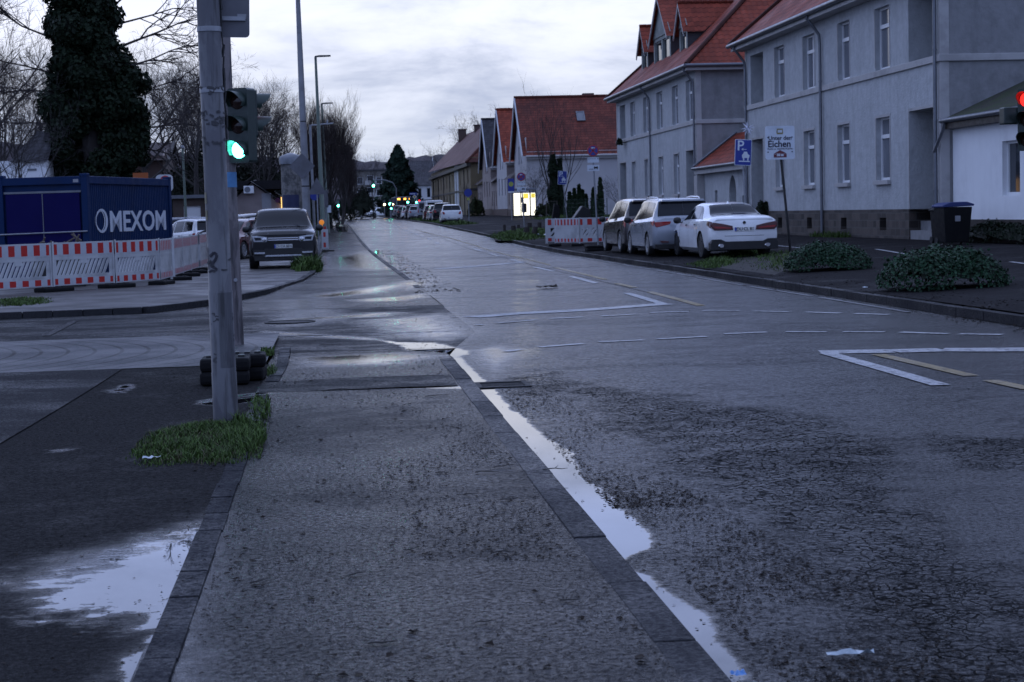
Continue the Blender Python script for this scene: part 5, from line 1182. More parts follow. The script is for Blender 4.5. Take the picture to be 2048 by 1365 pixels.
def signal(label, loc, rz, lit, n=3, r=.1, step=.285, back=False):
    """housing faces local -Y, lens 0 at the top"""
    R = thing('traffic_light', label, 'traffic light', loc, rz); w0 = r*1.35
    m = MB(); m.prism(rounded(w0*2, step*n+.02, .03), -.02, .16, frame_m((0, .0, -step*(n-1)/2), (1, 0, 0), (0, 0, 1), (0, 1, 0))); m.build('housing', m_sig, R)
    if back: m = MB(); m.prism(rounded(w0*2+.22, step*n+.24, .06), .165, .175, frame_m((0, .0, -step*(n-1)/2), (1, 0, 0), (0, 0, 1), (0, 1, 0))); m.build('backplate', m_sigk, R)
    for k in range(n):
        z = -step*k; mt = lit.get(k)
        m = MB(); m.lathe([(r, 0), (r*.9, .012), (r*.5, .03), (.005, .036)], 24, Matrix.Translation((0, -.02, z)) @ Matrix.Rotation(PI/2, 4, 'X')); m.build('lens', mt or m_loff, R, smooth=50)
        v = MB(); ang = np.linspace(math.radians(-35), math.radians(215), 22); g = []
        for rr2 in (r*1.07, r*1.12):
            for d in (0, 1):
                for a in ang:
                    L2 = .20*(.45+.55*max(0, math.sin(a))**.6) if math.sin(a) > 0 else .07
                    g.append((rr2*math.cos(a), -.02-d*L2, z+rr2*math.sin(a)))
        i0 = len(v.v); v.v += g; q = 22
        for o1, o2 in ((0, 1), (3, 2), (1, 3), (2, 0)):
            for i in range(q-1): v.f.append((i0+o1*q+i, i0+o1*q+i+1, i0+o2*q+i+1, i0+o2*q+i)); v.m.append(0)
        v.build('visor', m_sigk, R, smooth=60)
    return R
P = atY(480, 203, 21.15)
signal('three lamp signal head glowing green on the thinner post', (P.x-.02, 21.12, P.z), -.52, {2: m_lg})
P = atY(508, 206, 21.3)
signal('two lamp signal head turned sideways with a faint red lamp beside the green one', (P.x-.02, 21.35, P.z), PI/2+.30, {0: m_lr}, 2, .1, .27)
P = atY(2041, 200, 24.)
t2 = signal('red signal head cut by the right edge of the picture', (P.x+.10, 24, P.z), -.75, {0: m_lr}, 3, .1, .28)
pr = thing('signal_post', 'slim grey post of the red signal just past the right edge', 'post', (P.x+.42, 24.25, zr_(8.6, 24))); m = MB(); m.tube([(0, 0, -.1), (0, 0, 3.6)], .05, 16); m.build('pole', m_galv, pr, smooth=40)
P = atY(2017, 232, 24.2); m = MB(); m.prism(rounded(.20, .24, .02), -.1, .1); m.lathe([(.09, -.12), (.1, .1)], 16)
bx = thing('traffic_light', 'dark boxy side signal head left of the red one at the right edge', 'traffic light', (P.x+.02, 24.2, P.z-.12)); m = MB(); m.box(-.12, .13, -.1, .1, 0, .235); m.build('housing', m_sig, bx, bevel=.015); m = MB(); m.box(.06, .2, -.06, .06, .06, .2); m.build('visor', m_sigk, bx)
# ------------------------------------------------------------------ barrier panels and their rubber feet
m_bw = plain('white_barrier_plastic', (.47, .48, .49), .45, var=.1, scale=3, dirt=.35); m_br = plain('red_reflective_foil', (.42, .018, .015), .4, var=.12, scale=9); m_bwf = plain('white_reflective_foil', (.42, .44, .48), .38, var=.12, scale=9)
m_rub = plain('black_rubber', (.010, .010, .011), .7, var=.3, scale=6, bump=.3, spec=.1)
def barrier_proto(L_=2.0, full=True):
    R = thing('barrier', 'x', 'barrier', (0, 0, 0))
    b = MB(); t_ = .045
    b.box(0, L_, -t_/2, t_/2, .70, 1.0); b.box(0, L_, -t_/2, t_/2, .06, .24)
    b.box(0, .05, -t_/2-.004, t_/2+.004, .0, 1.004); b.box(L_-.05, L_, -t_/2-.004, t_/2+.004, .0, 1.004)
    b.box(.05, L_-.05, -t_/2+.004, t_/2-.004, .62, .70); b.box(.05, L_-.05, -t_/2+.004, t_/2-.004, .24, .29)
    if full:
        n = 13
        for k in range(n):
            x = .08+k*(L_-.3)/n; b.prism([(x-.03, .29), (x+.045, .29), (x+.235, .62), (x+.16, .62)], -.012, .012, frame_m((0, 0, 0), (1, 0, 0), (0, 0, 1), (0, 1, 0)))
        b.box(.05, .13, -.014, .014, .29, .62); b.box(L_-.14, L_-.05, -.014, .014, .29, .62); b.box(L_*.5-.09, L_*.5+.12, -.016, .016, .53, .62)
    else: b.box(.05, L_-.05, -.012, .012, .29, .62)
    b.tube([(.06, 0, 1.0), (.06, 0, 1.03)], .018, 6)
    b.build('panel', m_bw, R)
    for side in (1, -1):
        y = side*(t_/2+.003); nb = 5 if full else 7; w0 = (L_-.12)/nb
        xs = [.06]
        for k in range(nb+1):
            for q in (.06+k*w0-w0*.25, .06+k*w0+w0*.25): xs.append(min(max(q, .06), L_-.06))
        xs.append(L_-.06)
        for z0, z1 in ((.735, .965), (.085, .215)):
            s = MB(); e = .008; zs = (z0-e, z0, z1, z1+e)
            for zz_ in zs:
                for x in xs: s.v.append((x, y, zz_))
            nx_ = len(xs)
            for r_ in range(3):
                for k in range(nx_-1):
                    if xs[k+1]-xs[k] < 1e-6: continue
                    q = r_*nx_+k; f_ = (q, q+1, q+nx_+1, q+nx_); s.f.append(f_ if side < 0 else f_[::-1]); s.m.append(1 if (k % 2 == 1 and r_ == 1) else 0)
            s.build('reflective_board', [m_bwf, m_br], R)
    return R
def foot_proto():
    R = thing('rubber_block', 'x', 'barrier weight', (0, 0, 0))
    m = MB(); m.box(-.40, .40, -.2, .2, 0, .10); m.build('base', m_rub, R, bevel=.03)
    m = MB()
    for x in (-.26, -.09, .09, .26): m.box(x-.05, x+.05, -.05, .05, .1, .115)
    m.build('socket', m_blk, R); return R
bp = barrier_proto(); bu = [False]; bp3 = barrier_proto(2., False); bu3 = [False]; fp = foot_proto(); fu = [False]
def camxy(X, D): return Vector((X*math.cos(YAW)+D*math.sin(YAW), -X*math.sin(YAW)+D*math.cos(YAW), 0))
def pxD(px, D): return camxy((px-1024)/F*D, D)
BG, FG = 'red and white barrier panels fencing the left building site', 'black rubber feet under the left barrier panels'
def run(pts, kind, labels, grp, fgrp, flab, z):
    pr_, us = kind
    for (a, b), lb in zip(zip(pts, pts[1:]), labels):
        d = b-a; zz_ = z((a+b)/2); L_ = d.length
        o = place(pr_, us, (a.x, a.y, zz_), math.atan2(d.y, d.x), lb, grp, (L_/2.*.985, 1, 1))
A_, B_, C_, D_ = pxD(109, 38.3), pxD(234, 39.7), pxD(323.7, 41.3), pxD(348, 43.4)
A0 = A_+(A_-B_)*1.02; zc_ = lambda p: zcorner(p.x, p.y)+.05
run([A0, A_, B_, C_], (bp, bu), ['white barrier panel with red blocks cut by the left edge of the picture', 'slatted barrier panel in front of the container door, second from the left edge', 'slatted barrier panel below the container lettering'], BG, FG, '', zc_)
E_ = pxD(352, 44.6); F_ = pxD(401, 51.2); G_ = pxD(404, 51.6); H_ = pxD(421, 55.5); I_ = pxD(484, 62.)
run([C_, D_], (bp3, bu3), ['short angled barrier panel at the container corner'], BG, FG, '', zc_)
run([E_, E_.lerp(F_, .333), E_.lerp(F_, .667), F_], (bp3, bu3), ['closed barrier panel just past the container corner', 'closed barrier panel in the middle of the receding run', 'closed barrier panel at the far end of the receding run'], BG, FG, '', zc_)
run([G_, H_], (bp3, bu3), ['barrier panel seen edge on left of the thick signal post'], BG, FG, '', zc_)
run([H_.lerp(I_, .5), H_.lerp(I_, .8), I_], (bp3, bu3), ['barrier panel hidden behind the thick signal post', 'barrier panel end just right of the thinner signal post'], BG, FG, '', zc_)
fd = (B_-A_).normalized(); fa = math.atan2(fd.y, fd.x)
for p, lb, an in ((A_, 'rubber foot under the joint at the left of the container door', fa), (B_, 'rubber foot under the second barrier joint', fa), (C_, 'rubber foot at the fold of the barrier line', fa+.5), (D_.lerp(E_, .5), 'rubber foot under the container corner joint', .3), (F_.lerp(G_, .5), 'rubber foot at the far end of the receding barriers', .2), (E_.lerp(F_, .333), 'rubber foot first along the receding barriers', .2), (E_.lerp(F_, .667), 'rubber foot second along the receding barriers', .2)):
    place(fp, fu, (p.x+.05, p.y-.15, zcorner(p.x, p.y)-.01), an, lb, FG)
# right hand enclosure
rb0 = at(1158, 492, .12); rb1 = at(1214, 491, .12); d = Vector((1.98, .25, 0))
BGR = 'barrier panels around the hole on the right pavement'; a = Vector((rb0.x, rb0.y, 0))
place(bp, bu, (a.x, a.y, zr_(a.x, a.y)+.07), .06, 'barrier panel facing the street behind the dark crossover', BGR, (1., 1, 1))
place(bp, bu, (a.x-.95, a.y+2.9, zr_(a.x, a.y)+.07), .06, 'rear barrier panel of the enclosure on the right pavement', BGR, (1.6, 1, 1))
place(bp3, bu3, (a.x-.78, a.y+1.2, zr_(a.x, a.y)+.07), -.99, 'narrow barrier panel turned towards the carriageway', BGR, (.74, 1, 1))
FGR = 'rubber feet under the right barriers'
place(fp, fu, (a.x-.05, a.y-.0, zr_(a.x, a.y)-.01), 1.3, 'rubber foot under the right barrier corner', FGR); place(fp, fu, (a.x-.78, a.y+1.2, zr_(a.x, a.y)-.01), 1.3, 'rubber foot nearest the kerb on the right', FGR)
P = at(1186, 503, .1); place(fp, fu, (P.x+.15, P.y, zr_(P.x, P.y)), .1, 'rubber foot lying at the base of the no stopping sign', FGR); place(fp, fu, (P.x+.15, P.y+.02, zr_(P.x, P.y)+.1), .05, 'upper rubber foot at the base of the no stopping sign', FGR)
# stack of rubber feet by the thick post
ST = 'rubber barrier feet stacked behind the thick post'; P = at(455, 770)
for k, (dx, dy, z, an, lb) in enumerate([(-.03, .18, 0, .04, 'bottom front rubber block of the stack behind the thick post'), (-.02, .19, .1, .0, 'second front rubber block of the stack behind the thick post'), (.10, .55, 0, -.06, 'bottom rear rubber block of the stack'), (.11, .56, .1, .02, 'second rear rubber block of the stack')]):
    place(fp, fu, (P.x+dx, P.y+dy, z*1.2), an, lb, ST, (.56, 1., 1.2))
# ------------------------------------------------------------------ site container
def container():
    corner = camxy(-10.56, 44.45); u = (camxy(.165, .986)-camxy(0, 0)).normalized(); v = (camxy(-.986, .165)-camxy(0, 0)).normalized()
    R = thing('site_container', 'dark blue steel site container with white lettering behind the barriers', 'container', (corner.x, corner.y, .1)); z = Vector((0, 0, 1))
    LA, LB, HH = 6.0, 2.42, 2.59; M1 = frame_m((0, 0, 0), u, z, v)          # x along lettered side, y up, z into the box
    mb_ = plain('blue_container_paint', (.006, .022, .075), .5, var=.15, scale=2, dirt=.25, spec=.12); md = plain('violet_blue_door', (.004, .003, .06), .5, var=.12, scale=2, spec=.1)
    w_ = MB(); n = 46                                    # corrugated side
    for k in range(n):
        a = .16+(LA-.32)*k/n; b = .16+(LA-.32)*(k+1)/n; q = (b-a)
        pts = [(a, .05), (a+q*.35, .05), (a+q*.5, .075), (a+q*.85, .075), (b, .05)]
        for (x0, d0), (x1, d1) in zip(pts, pts[1:]): w_.face([M1 @ Vector((x0, .14, d0)), M1 @ Vector((x1, .14, d1)), M1 @ Vector((x1, HH-.2, d1)), M1 @ Vector((x0, HH-.2, d0))])
    w_.box(.1, LA-.1, .1, HH-.1, .09, LB-.06, 0, M1); w_.build('wall', mb_, R)
    f = MB()
    for x in (0, LA-.16):
        for d in (0, LB-.16): f.box(x, x+.16, 0, HH, d, d+.16, 0, M1)
    for y0, y1 in ((0, .14), (HH-.2, HH-.005)):
        f.box(.16, LA-.16, y0, y1, .005, .1, 0, M1); f.box(.16, LA-.16, y0, y1, LB-.1, LB-.005, 0, M1); f.box(.005, .1, y0, y1, .16, LB-.16, 0, M1); f.box(LA-.1, LA-.005, y0, y1, .16, LB-.16, 0, M1)
    for x in (0, LA-.18):
        for d in (0, LB-.18): f.box(x-.01, x+.19, HH-.01, HH+.06, d-.01, d+.19, 0, M1)
    f.build('frame', mb_, R, bevel=.012)
    M2 = frame_m((0, 0, 0), -v, z, u)                    # x towards near corner (negative along v), seen from outside
    for k, (a, b) in enumerate(((-LB+.22, -LB/2-.012), (-LB/2+.012, -.22))): m = MB(); m.box(a, b, .2, HH-.42, .03, .07, 0, M2); m.build('door', md, R, bevel=.008)
    m = MB(); m.box(-LB/2-.01, -LB/2+.01, .2, HH-.42, .022, .04, 0, M2); m.box(-LB+.18, -.18, HH-.41, HH-.36, .03, .08, 0, M2); m.build('door_seal', m_zinc, R)
    m = MB(); m.tube([M2 @ Vector((-LB+.05, 1.16, -.03)), M2 @ Vector((-.02, 1.20, -.03))], .02, 8); m.build('locking_bar', m_galv, R)
    m = MB(); m.box(-.36, -.22, HH-.16, HH-.08, -.004, .01, 0, M2); m.build('type_plate', m_pale, R)
    v_, f_ = text_geo('MEXOM', .6, .012); x0 = min(p[0] for p in v_); x1 = max(p[0] for p in v_); s = 4.06/(x1-x0); yy0 = min(p[1] for p in v_); yy1 = max(p[1] for p in v_); sy = .56/(yy1-yy0)
    M3 = frame_m(u*0+z*1.15+v*.045, u*s, z*sy, -v); t_ = MB()
    t_.add([(p[0]-x0+1.52/s, p[1]-yy0, p[2]*1.5) for p in v_], f_, M3)
    cx, cy = .97, .30                                     # the swung ring of the first letter
    for (ra, rb, wa, off) in ((.40, .31, .085, 0), (.33, .27, .022, -.11)):
        pts = [(cx+off+ra*math.cos(a), cy+rb*math.sin(a)) for a in np.linspace(0, 2*PI, 40)]; inn = [(cx+off*1.2+(ra-wa*(1.1+.6*math.cos(a)))*math.cos(a), cy+(rb-wa*.75)*math.sin(a)) for a in np.linspace(0, 2*PI, 40)]
        for k in range(39):
            q = [pts[k], pts[k+1], inn[k+1], inn[k]]; t_.face([(u*x+z*(1.15+y)+v*.040) for x, y in q])
    ml = plain('white_lettering', (.50, .54, .60), .5, var=.1); t_.build('lettering', ml, R)
    return R
container()
def pile_proto():
    m = MB(); rnd = random.Random(4)
    for k in range(26):
        p = Vector((rnd.uniform(-.5, .5), rnd.uniform(-.25, .25), rnd.uniform(.0, .35))); d = Vector((rnd.uniform(-1, 1), rnd.uniform(-.6, .6), rnd.uniform(-.1, .8))).normalized()*rnd.uniform(.12, .32); m.tube([p, p+d], [.035, .02], 5)
    return m
P = pxD(128, 41.2); m = pile_proto(); o = m.build('rubble_heap', plain('broken_timber', (.10, .08, .065), .8, var=.5)); o.location = (P.x, P.y, .75); tag(o, 'heap of broken brown timber sticking up behind the barrier at the container door', 'rubble')
m = MB(); m.box(-.6, .6, -.4, .4, 0, .75); o = m.build('rubble_skip', m_blk); o.location = (P.x, P.y, .04); tag(o, 'dark low skip behind the barrier holding the broken timber', 'skip')
# ------------------------------------------------------------------ masts and lamps
lm = thing('lamp_mast', 'tall tapering grey lamp mast rising from the grass beside the dark off-road car', 'lamp post', (-.83, 58.3, 0)); 
m = MB(); m.tube([(0, 0, -.1), (-.005, 0, 1.2), (-.02, 0, 4), (-.06, 0, 9.5), (-.07, 0, 11.5)], [.145, .135, .115, .066, .055], 20); m.build('pole', plain('grey_mast', (.22, .225, .24), .5, .2, var=.2, scale=3, dirt=.35), lm, smooth=40)
m = MB(); m.tube([(-.07, 0, 11.45), (.6, 0, 11.7), (1.3, 0, 11.75)], .04, 8); m.box(1.2, 1.9, -.12, .12, 11.68, 11.8); m.build('lamp_arm', m_galv, lm)
for z, q in ((2.5, .13), (4.6, .112)): m = MB(); m.tube([(-.012*z/2.5, 0, z), (-.012*z/2.5, 0, z+.04)], q, 16); m.build('clamp_band', m_blk, lm)
def sign_at(name, label, P, polys, post=True, base=None, tilt=0., cat='sign', rz=0., group=None, backm=None, postm=None, pr_=.03, lean_=(0, 0)):
    """P: centre of the plate; polys: (name, poly (x, z from the centre), material, layer)"""
    base = base or (P.x, P.y+.05, zr_(P.x, P.y)); R = thing(name, label, cat, base, 0, group); o0 = Vector(P)-Vector(base)
    Mr = Matrix.Rotation(rz, 4, 'Z') @ Matrix.Rotation(tilt, 4, 'Y')
    if post: m = MB(); m.tube([(0, 0, -.1), (lean_[0], lean_[1], o0.z+.12)], pr_, 12); m.build('post', postm or m_galv, R, smooth=40)
    first = None
    for nm, poly, mt, ly in polys:
        m = MB(); d0 = -.05-.004*ly
        M = Matrix.Translation(o0) @ Mr @ frame_m((0, .0, 0), (1, 0, 0), (0, 0, 1), (0, 1, 0))
        if isinstance(poly, tuple) and poly[0] == 'text': v, f = text_geo(poly[1], poly[2], poly[4] if len(poly) > 4 else .002); m.add(v, f, M @ Matrix.Translation((poly[3][0], poly[3][1], d0)) @ Matrix.Scale(-1, 4, (0, 0, 1)))
        else:
            for pl in (poly if isinstance(poly[0], list) else [poly]): m.prism(pl, d0-.003, d0+(.012 if ly == 0 else 0), M)
        o = m.build(nm, mt, R if first is None or ly == 0 else first)
        if first is None: first = o
    return R
def disc(r, n=28, cx=0, cy=0): return [(cx+r*math.cos(2*PI*k/n), cy+r*math.sin(2*PI*k/n)) for k in range(n)]
def rect(x0, x1, z0, z1): return [(x0, z0), (x1, z0), (x1, z1), (x0, z1)]
def ring(r0, r1, n=28): return [[(r1*math.cos(2*PI*k/n), r1*math.sin(2*PI*k/n)), (r1*math.cos(2*PI*(k+1)/n), r1*math.sin(2*PI*(k+1)/n)), (r0*math.cos(2*PI*(k+1)/n), r0*math.sin(2*PI*(k+1)/n)), (r0*math.cos(2*PI*k/n), r0*math.sin(2*PI*k/n))] for k in range(n)]
def xbar(r, w0): c = math.cos(PI/4); return [[(-r*c-w0*c, -r*c+w0*c), (-r*c+w0*c, -r*c-w0*c), (r*c+w0*c, r*c-w0*c), (r*c-w0*c, r*c+w0*c)], [(-r*c-w0*c, r*c-w0*c), (-r*c+w0*c, r*c+w0*c), (r*c+w0*c, -r*c+w0*c), (r*c-w0*c, -r*c-w0*c)]]
m_sblue = plain('blue_sign_face', (.016, .035, .24), .4, var=.1, scale=5); m_sred = plain('red_sign_face', (.32, .02, .03), .4, var=.1, scale=5); m_swhite = plain('white_sign_face', (.55, .60, .66), .4, var=.1, scale=5, dirt=.15); m_sblack = plain('black_sign_print', (.012, .014, .02), .5)
# diamond sign back on the lamp mast, yield sign back, blue disc, and so on
P = atY(604, 333, 58.05); sign_at('priority_sign', 'grey back of a diamond sign on the tall grey lamp mast', P, [('plate', [(0, .42), (.42, 0), (0, -.42), (-.42, 0)], m_signback, 0)], post=False, base=(P.x, 58.2, P.z))
lp = plain('dark_lamp_head', (.05, .055, .06), .5)
for (px, py, yy, tip, lb) in ((631, 114, 88, .62, 'taller green lamp post with flat lamp head over the cycle path'), (643.5, 208, 118, .62, 'lower green lamp post with flat lamp head farther along')):
    P = atY(px, py, yy); g = G(yy); R = thing('lamp_post', lb, 'lamp post', (P.x+.12, yy, g)); h_ = P.z-g
    m = MB(); m.tube([(.0, 0, -.1), (-.03, 0, 1.2), (-.04, 0, 1.25), (-.12, 0, h_)], [.15, .145, .12, .06], 14); m.build('pole', m_green_p, R, smooth=40)
    m = MB(); m.prism([(-.16, h_-.12), (-.16, h_+.03), (.05, h_+.07), (tip, h_+.07), (tip, h_+.0), (-.06, h_-.02), (-.06, h_-.12)], -.1, .1, frame_m((0, 0, 0), (1, 0, 0), (0, 0, 1), (0, -1, 0))); m.build('lamp_head', lp, R)
P = atY(618.5, 250, 104); R = thing('gantry_mast', 'pale mast with long horizontal arm behind the lamp mast', 'mast', (P.x+.05, 104, G(104))); h_ = P.z-G(104)
m = MB(); m.tube([(.05, 0, -.1), (0, 0, h_)], [.09, .07], 10); m.tube([(0, 0, h_-.04), (1.35, 0, h_+.05)], .045, 8); m.build('mast', m_galv, R); m = MB(); m.box(.95, 1.05, -.1, .1, h_-.02, h_+.25); m.build('camera_box', m_galv, R)
P = atY(634, 375, 70); sign_at('yield_sign', 'grey back of a large triangular sign between the lamp masts', P, [('plate', [(-.38, -.28), (.38, -.28), (0, .38)], m_signback, 0)], base=(P.x, 70.05, G(70)), pr_=.03)
P = atY(629, 393, 71); sign_at('cycle_sign', 'dark blue round sign below the triangular sign back', P, [('plate', disc(.17), m_sblue, 0)], post=False, base=(P.x, 71.05, P.z))
P = atY(651, 402, 93); sign_at('road_sign', 'grey back of a small rectangular sign with two white plates under it', P, [('plate', rect(-.14, .14, -.35, .55), m_signback, 0), ('lower_plate', rect(-.28, -.1, -.55, -.25), m_swhite, 0), ('other_plate', rect(.08, .28, -.62, -.25), m_swhite, 0)], base=(P.x, 93.1, G(93)))
P = at(650, 503); R = thing('beacon_post', 'white and red warning board with an orange lamp behind the dark off-road car', 'beacon', (P.x, P.y, .0)); 
m = MB(); m.box(-.13, .16, -.03, .03, .15, .98); m.build('board', m_bw, R, bevel=.01)
m = MB()
for z in (.22, .66): m.box(-.05, .05, -.034, -.031, z, z+.2)
m.box(-.03, .08, -.03, .03, .98, 1.1); m.build('red_block', m_br, R); m = MB(); m.box(-.35, .4, -.2, .2, 0, .1); m.build('foot', m_rub, R, bevel=.02)
m_or = emit('amber_warning_lamp', (1., .33, .02), .55); m = MB(); m.lathe([(.10, -.03), (.11, 0), (.10, .03)], 20, Matrix.Translation((-.1, 0, 1.28)) @ Matrix.Rotation(PI/2, 4, 'X')); m.box(-.14, -.06, -.03, .03, 1.1, 1.2); m.build('warning_lamp', m_or, R, smooth=40)
P = at(365, 452); P = atY(365, 296, 84); R = thing('lamp_post', 'slim green lamp post with small pale globe behind the container', 'lamp post', (P.x, 84, G(84))); h_ = P.z-G(84)
m = MB(); m.tube([(.05, 0, 0), (0, 0, h_)], [.07, .05], 10); m.build('pole', m_green_p, R); m = MB(); m.lathe([(.02, -.08), (.09, -.02), (.08, .08), (.02, .12)], 12, Matrix.Translation((0, 0, h_))); m.build('lamp_globe', m_pale, R, smooth=60)
# ------------------------------------------------------------------ signs on the right
def nostop(label, px, py, base, r_px, yb, plates=True, zb=None):
    P = atY(px, py, yb); k = F/ (yb*1.01); r = r_px/k
    L_ = [('plate', disc(r), m_sred, 0), ('blue_field', disc(r*.80), m_sblue, 1), ('red_cross', xbar(r*.78, r*.10), m_sred, 2), ('arrow', [[(-r*.1, r*.42), (r*.32, r*.42), (r*.32, r*.55), (-r*.1, r*.55)], [(-r*.38, r*.48), (-r*.08, r*.30), (-r*.08, r*.66)]], m_swhite, 3)]
    if plates:
        L_ += [('lower_plate', rect(-r, r, -r*2.05, -r*1.15), m_swhite, 0), ('other_plate', rect(-r*1.05, r*1.05, -r*3.5, -r*2.45), m_swhite, 0)]
    R = sign_at('no_stopping_sign', label, P, L_, base=(base.x, base.y, base.z), lean_=(P.x-base.x, 0))
    if plates:
        m = MB(); o0 = Vector(P)-Vector(base)
        for x0, x1, z0, z1 in ((.1, .78, -3.05, -2.78), (.16, .26, -3.2, -2.7), (.62, .74, -3.2, -2.7), (-.8, 0, -3.2, -3.12)): m.box(o0.x+r*x0, o0.x+r*x1, o0.y-.06, o0.y-.055, o0.z+r*z0, o0.z+r*z1)
        m.build('tow_symbol', m_sblack, R); m = MB()
        for x in (-.8, -.45, -.1, .25, .75): m.box(o0.x+r*x, o0.x+r*(x+.14), o0.y-.06, o0.y-.055, o0.z-r*1.45, o0.z-r*1.32)
        m.build('small_print', m_sblack, R)
    return R
b1 = at(1197, 496, .10); nostop('nearer no stopping sign with two white plates beside the right barriers', 1185.5, 302, b1, 11.5, b1.y-.06)
b2 = at(1050, 471, .12); nostop('farther no stopping sign with white plates in front of the bus shelter', 1042, 354, b2, 8.3, b2.y-.06)
def parking(label, px, py, base, wpx, hpx, tilt):
    P = atY(px, py, base.y-.06); k = F/(base.y*1.01); w0, h0 = wpx/k/2, hpx/k/2
    car_ = [[(-w0*.10, -h0*.42), (w0*.72, -h0*.42), (w0*.78, -h0*.2), (w0*.55, -h0*.12), (w0*.46, h0*.06), (w0*.10, h0*.06), (-w0*.02, -h0*.12), (-w0*.16, -h0*.2)], rect(w0*.0, w0*.16, -h0*.62, -h0*.42), rect(w0*.5, w0*.66, -h0*.62, -h0*.42), rect(-w0*.5, w0*.82, -h0*.72, -h0*.64)]
    arrow = [rect(-w0*.1, w0*.38, h0*.215, h0*.255), [(-w0*.24, h0*.235), (-w0*.0, h0*.13), (-w0*.0, h0*.34)]]
    return sign_at('parking_sign', label, P, [('plate', rounded(w0*2, h0*2, w0*.12), m_swhite, 0), ('blue_field', rounded(w0*1.88, h0*1.92, w0*.1), m_sblue, 1), ('letter_p', ('text', 'P', h0*1.1, (-w0*.35, h0*.48), .004), m_swhite, 2), ('car_symbol', car_, m_swhite, 2), ('arrow', arrow, m_swhite, 2)], base=(base.x, base.y, base.z), tilt=tilt, lean_=(P.x-base.x, 0))
b = at(1497, 507, .17); parking('blue parking sign with car symbol in front of the white saloon', 1485.5, 305.5, b, 34, 52, .05)
b = at(1136, 452, .3); parking('smaller blue parking sign left of the no stopping sign near the shelter', 1124.5, 356, b, 18, 27, .05)
# pub sign
b = at(1582, 507, .2); P = atY(1559, 286, b.y-.06); k = F/(b.y*1.01); w0, h0 = 30/k, 33.5/k
navy = plain('navy_lettering', (.012, .014, .035), .5); gold = plain('dull_gold_print', (.22, .19, .09), .5, var=.3); maroon = plain('maroon_arrow', (.13, .025, .035), .5, var=.15); gold2 = m_swhite
U_ = sign_at('pub_sign', 'white pub sign with old lettering, barrel emblem and maroon arrow on leaning dark post', P, [('plate', rounded(w0*2, h0*2, w0*.16), m_swhite, 0), 
    ('emblem', [[(-w0*.2, h0*.50), (w0*.2, h0*.50), (w0*.22, h0*.62), (w0*.2, h0*.84), (-w0*.2, h0*.84), (-w0*.24, h0*.62)]], gold, 1), ('emblem_face', [rect(-w0*.15, w0*.15, h0*.60, h0*.76)], m_swhite, 2),
    ('lettering', ('text', 'Unter den', h0*.34, (0, h0*.27), .0035), navy, 1), ('main_lettering', ('text', 'Eichen', h0*.54, (-w0*.05, -h0*.09), .006), navy, 1), ('script', ('text', 'Kalte u. warme Küche', h0*.17, (0, -h0*.36), .0005), navy, 1),
    ('arrow_roof', [[(-w0*.46, -h0*.66), (w0*.46, -h0*.66), (0, -h0*.44)], rect(-w0*.44, w0*.44, -h0*.88, -h0*.68)], maroon, 1), ('distance', ('text', '50 m', h0*.2, (0, -h0*.735), .006), m_swhite, 2),
    ('bolt', [disc(w0*.05, 8, -w0*.82, h0*.32), disc(w0*.05, 8, w0*.82, h0*.32), disc(w0*.05, 8, -w0*.82, -h0*.55), disc(w0*.05, 8, w0*.82, -h0*.55)], navy, 1)],
    base=(b.x, b.y, b.z), tilt=-.0, lean_=(P.x-b.x, 0), postm=m_blk, pr_=.035)
# ------------------------------------------------------------------ bus shelter, stop sign, litter bins
sh = thing('bus_shelter', 'brightly lit glass bus shelter with yellow posters beside the gabled row', 'bus shelter', (0, 0, 0)); P = atY(1050, 437, 146.); sh.location = (P.x, 146, RZ(16)+G(146)); sh.rotation_euler = (0, 0, -.1)
m_lit = emit('lit_panel', (1., .96, .80), 1.7); m_lity = emit('yellow_poster', (1., .78, .10), 1.1)
m = MB(); m.box(-1.15, 1.0, -.2, 1.5, 2.25, 2.45); m.build('roof', m_zinc, sh, bevel=.03); m = MB()
for x in (-.95, -.32, .45, .95): m.box(x-.035, x+.035, -.02, .05, 0, 2.25)
m.box(-.95, .95, -.02, .05, .08, .16); m.build('frame', m_blk, sh)
for a, b_ in ((-.90, .42), (.52, .90)): m = MB(); m.box(a, b_, .06, .1, .2, 2.05); m.build('lit_panel', m_lit, sh)
m = MB(); m.box(-.1, .32, .04, .058, 1.6, 2.0); m.build('poster', m_lity, sh); m = MB(); m.box(.55, .88, .04, .058, 1.65, 2.0); m.build('poster', m_lity, sh)
m = MB(); m.box(-.28, -.08, -.05, -.03, 1.25, 1.7); m.build('timetable', m_blk, sh); m = MB(); m.box(.69, .73, .03, .055, 1.2, 1.95); m.build('divider', m_blk, sh)
bn = thing('litter_bin', 'dark litter bin on a post in front of the lit bus shelter', 'litter bin', (0, 0, 0)); P = atY(1049, 440, 141); bn.location = (P.x, 141, RZ(16)+G(141))
m = MB(); m.prism(rounded(.36, .72, .05), -.16, .16, frame_m((0, 0, .85), (1, 0, 0), (0, 0, 1), (0, -1, 0))); m.build('bin', m_blk, bn); m = MB(); m.tube([(0, .18, 0), (0, .18, 1.3)], .03, 8); m.build('post', m_galv, bn)
P = atY(1022, 370, 138); m_tq = plain('yellow_green_disc', (.30, .33, .06), .4, var=.2)
sign_at('stop_sign', 'blue bus stop flag with a yellow green disc left of the shelter', P, [('plate', rect(-.25, .25, -.5, .48), m_sblue, 0), ('disc', disc(.19, 20, 0, .05), m_tq, 1), ('white_strip', rect(-.25, .25, -.62, -.51), m_swhite, 0)], base=(P.x+.0, 138.1, RZ(14)+G(138)))
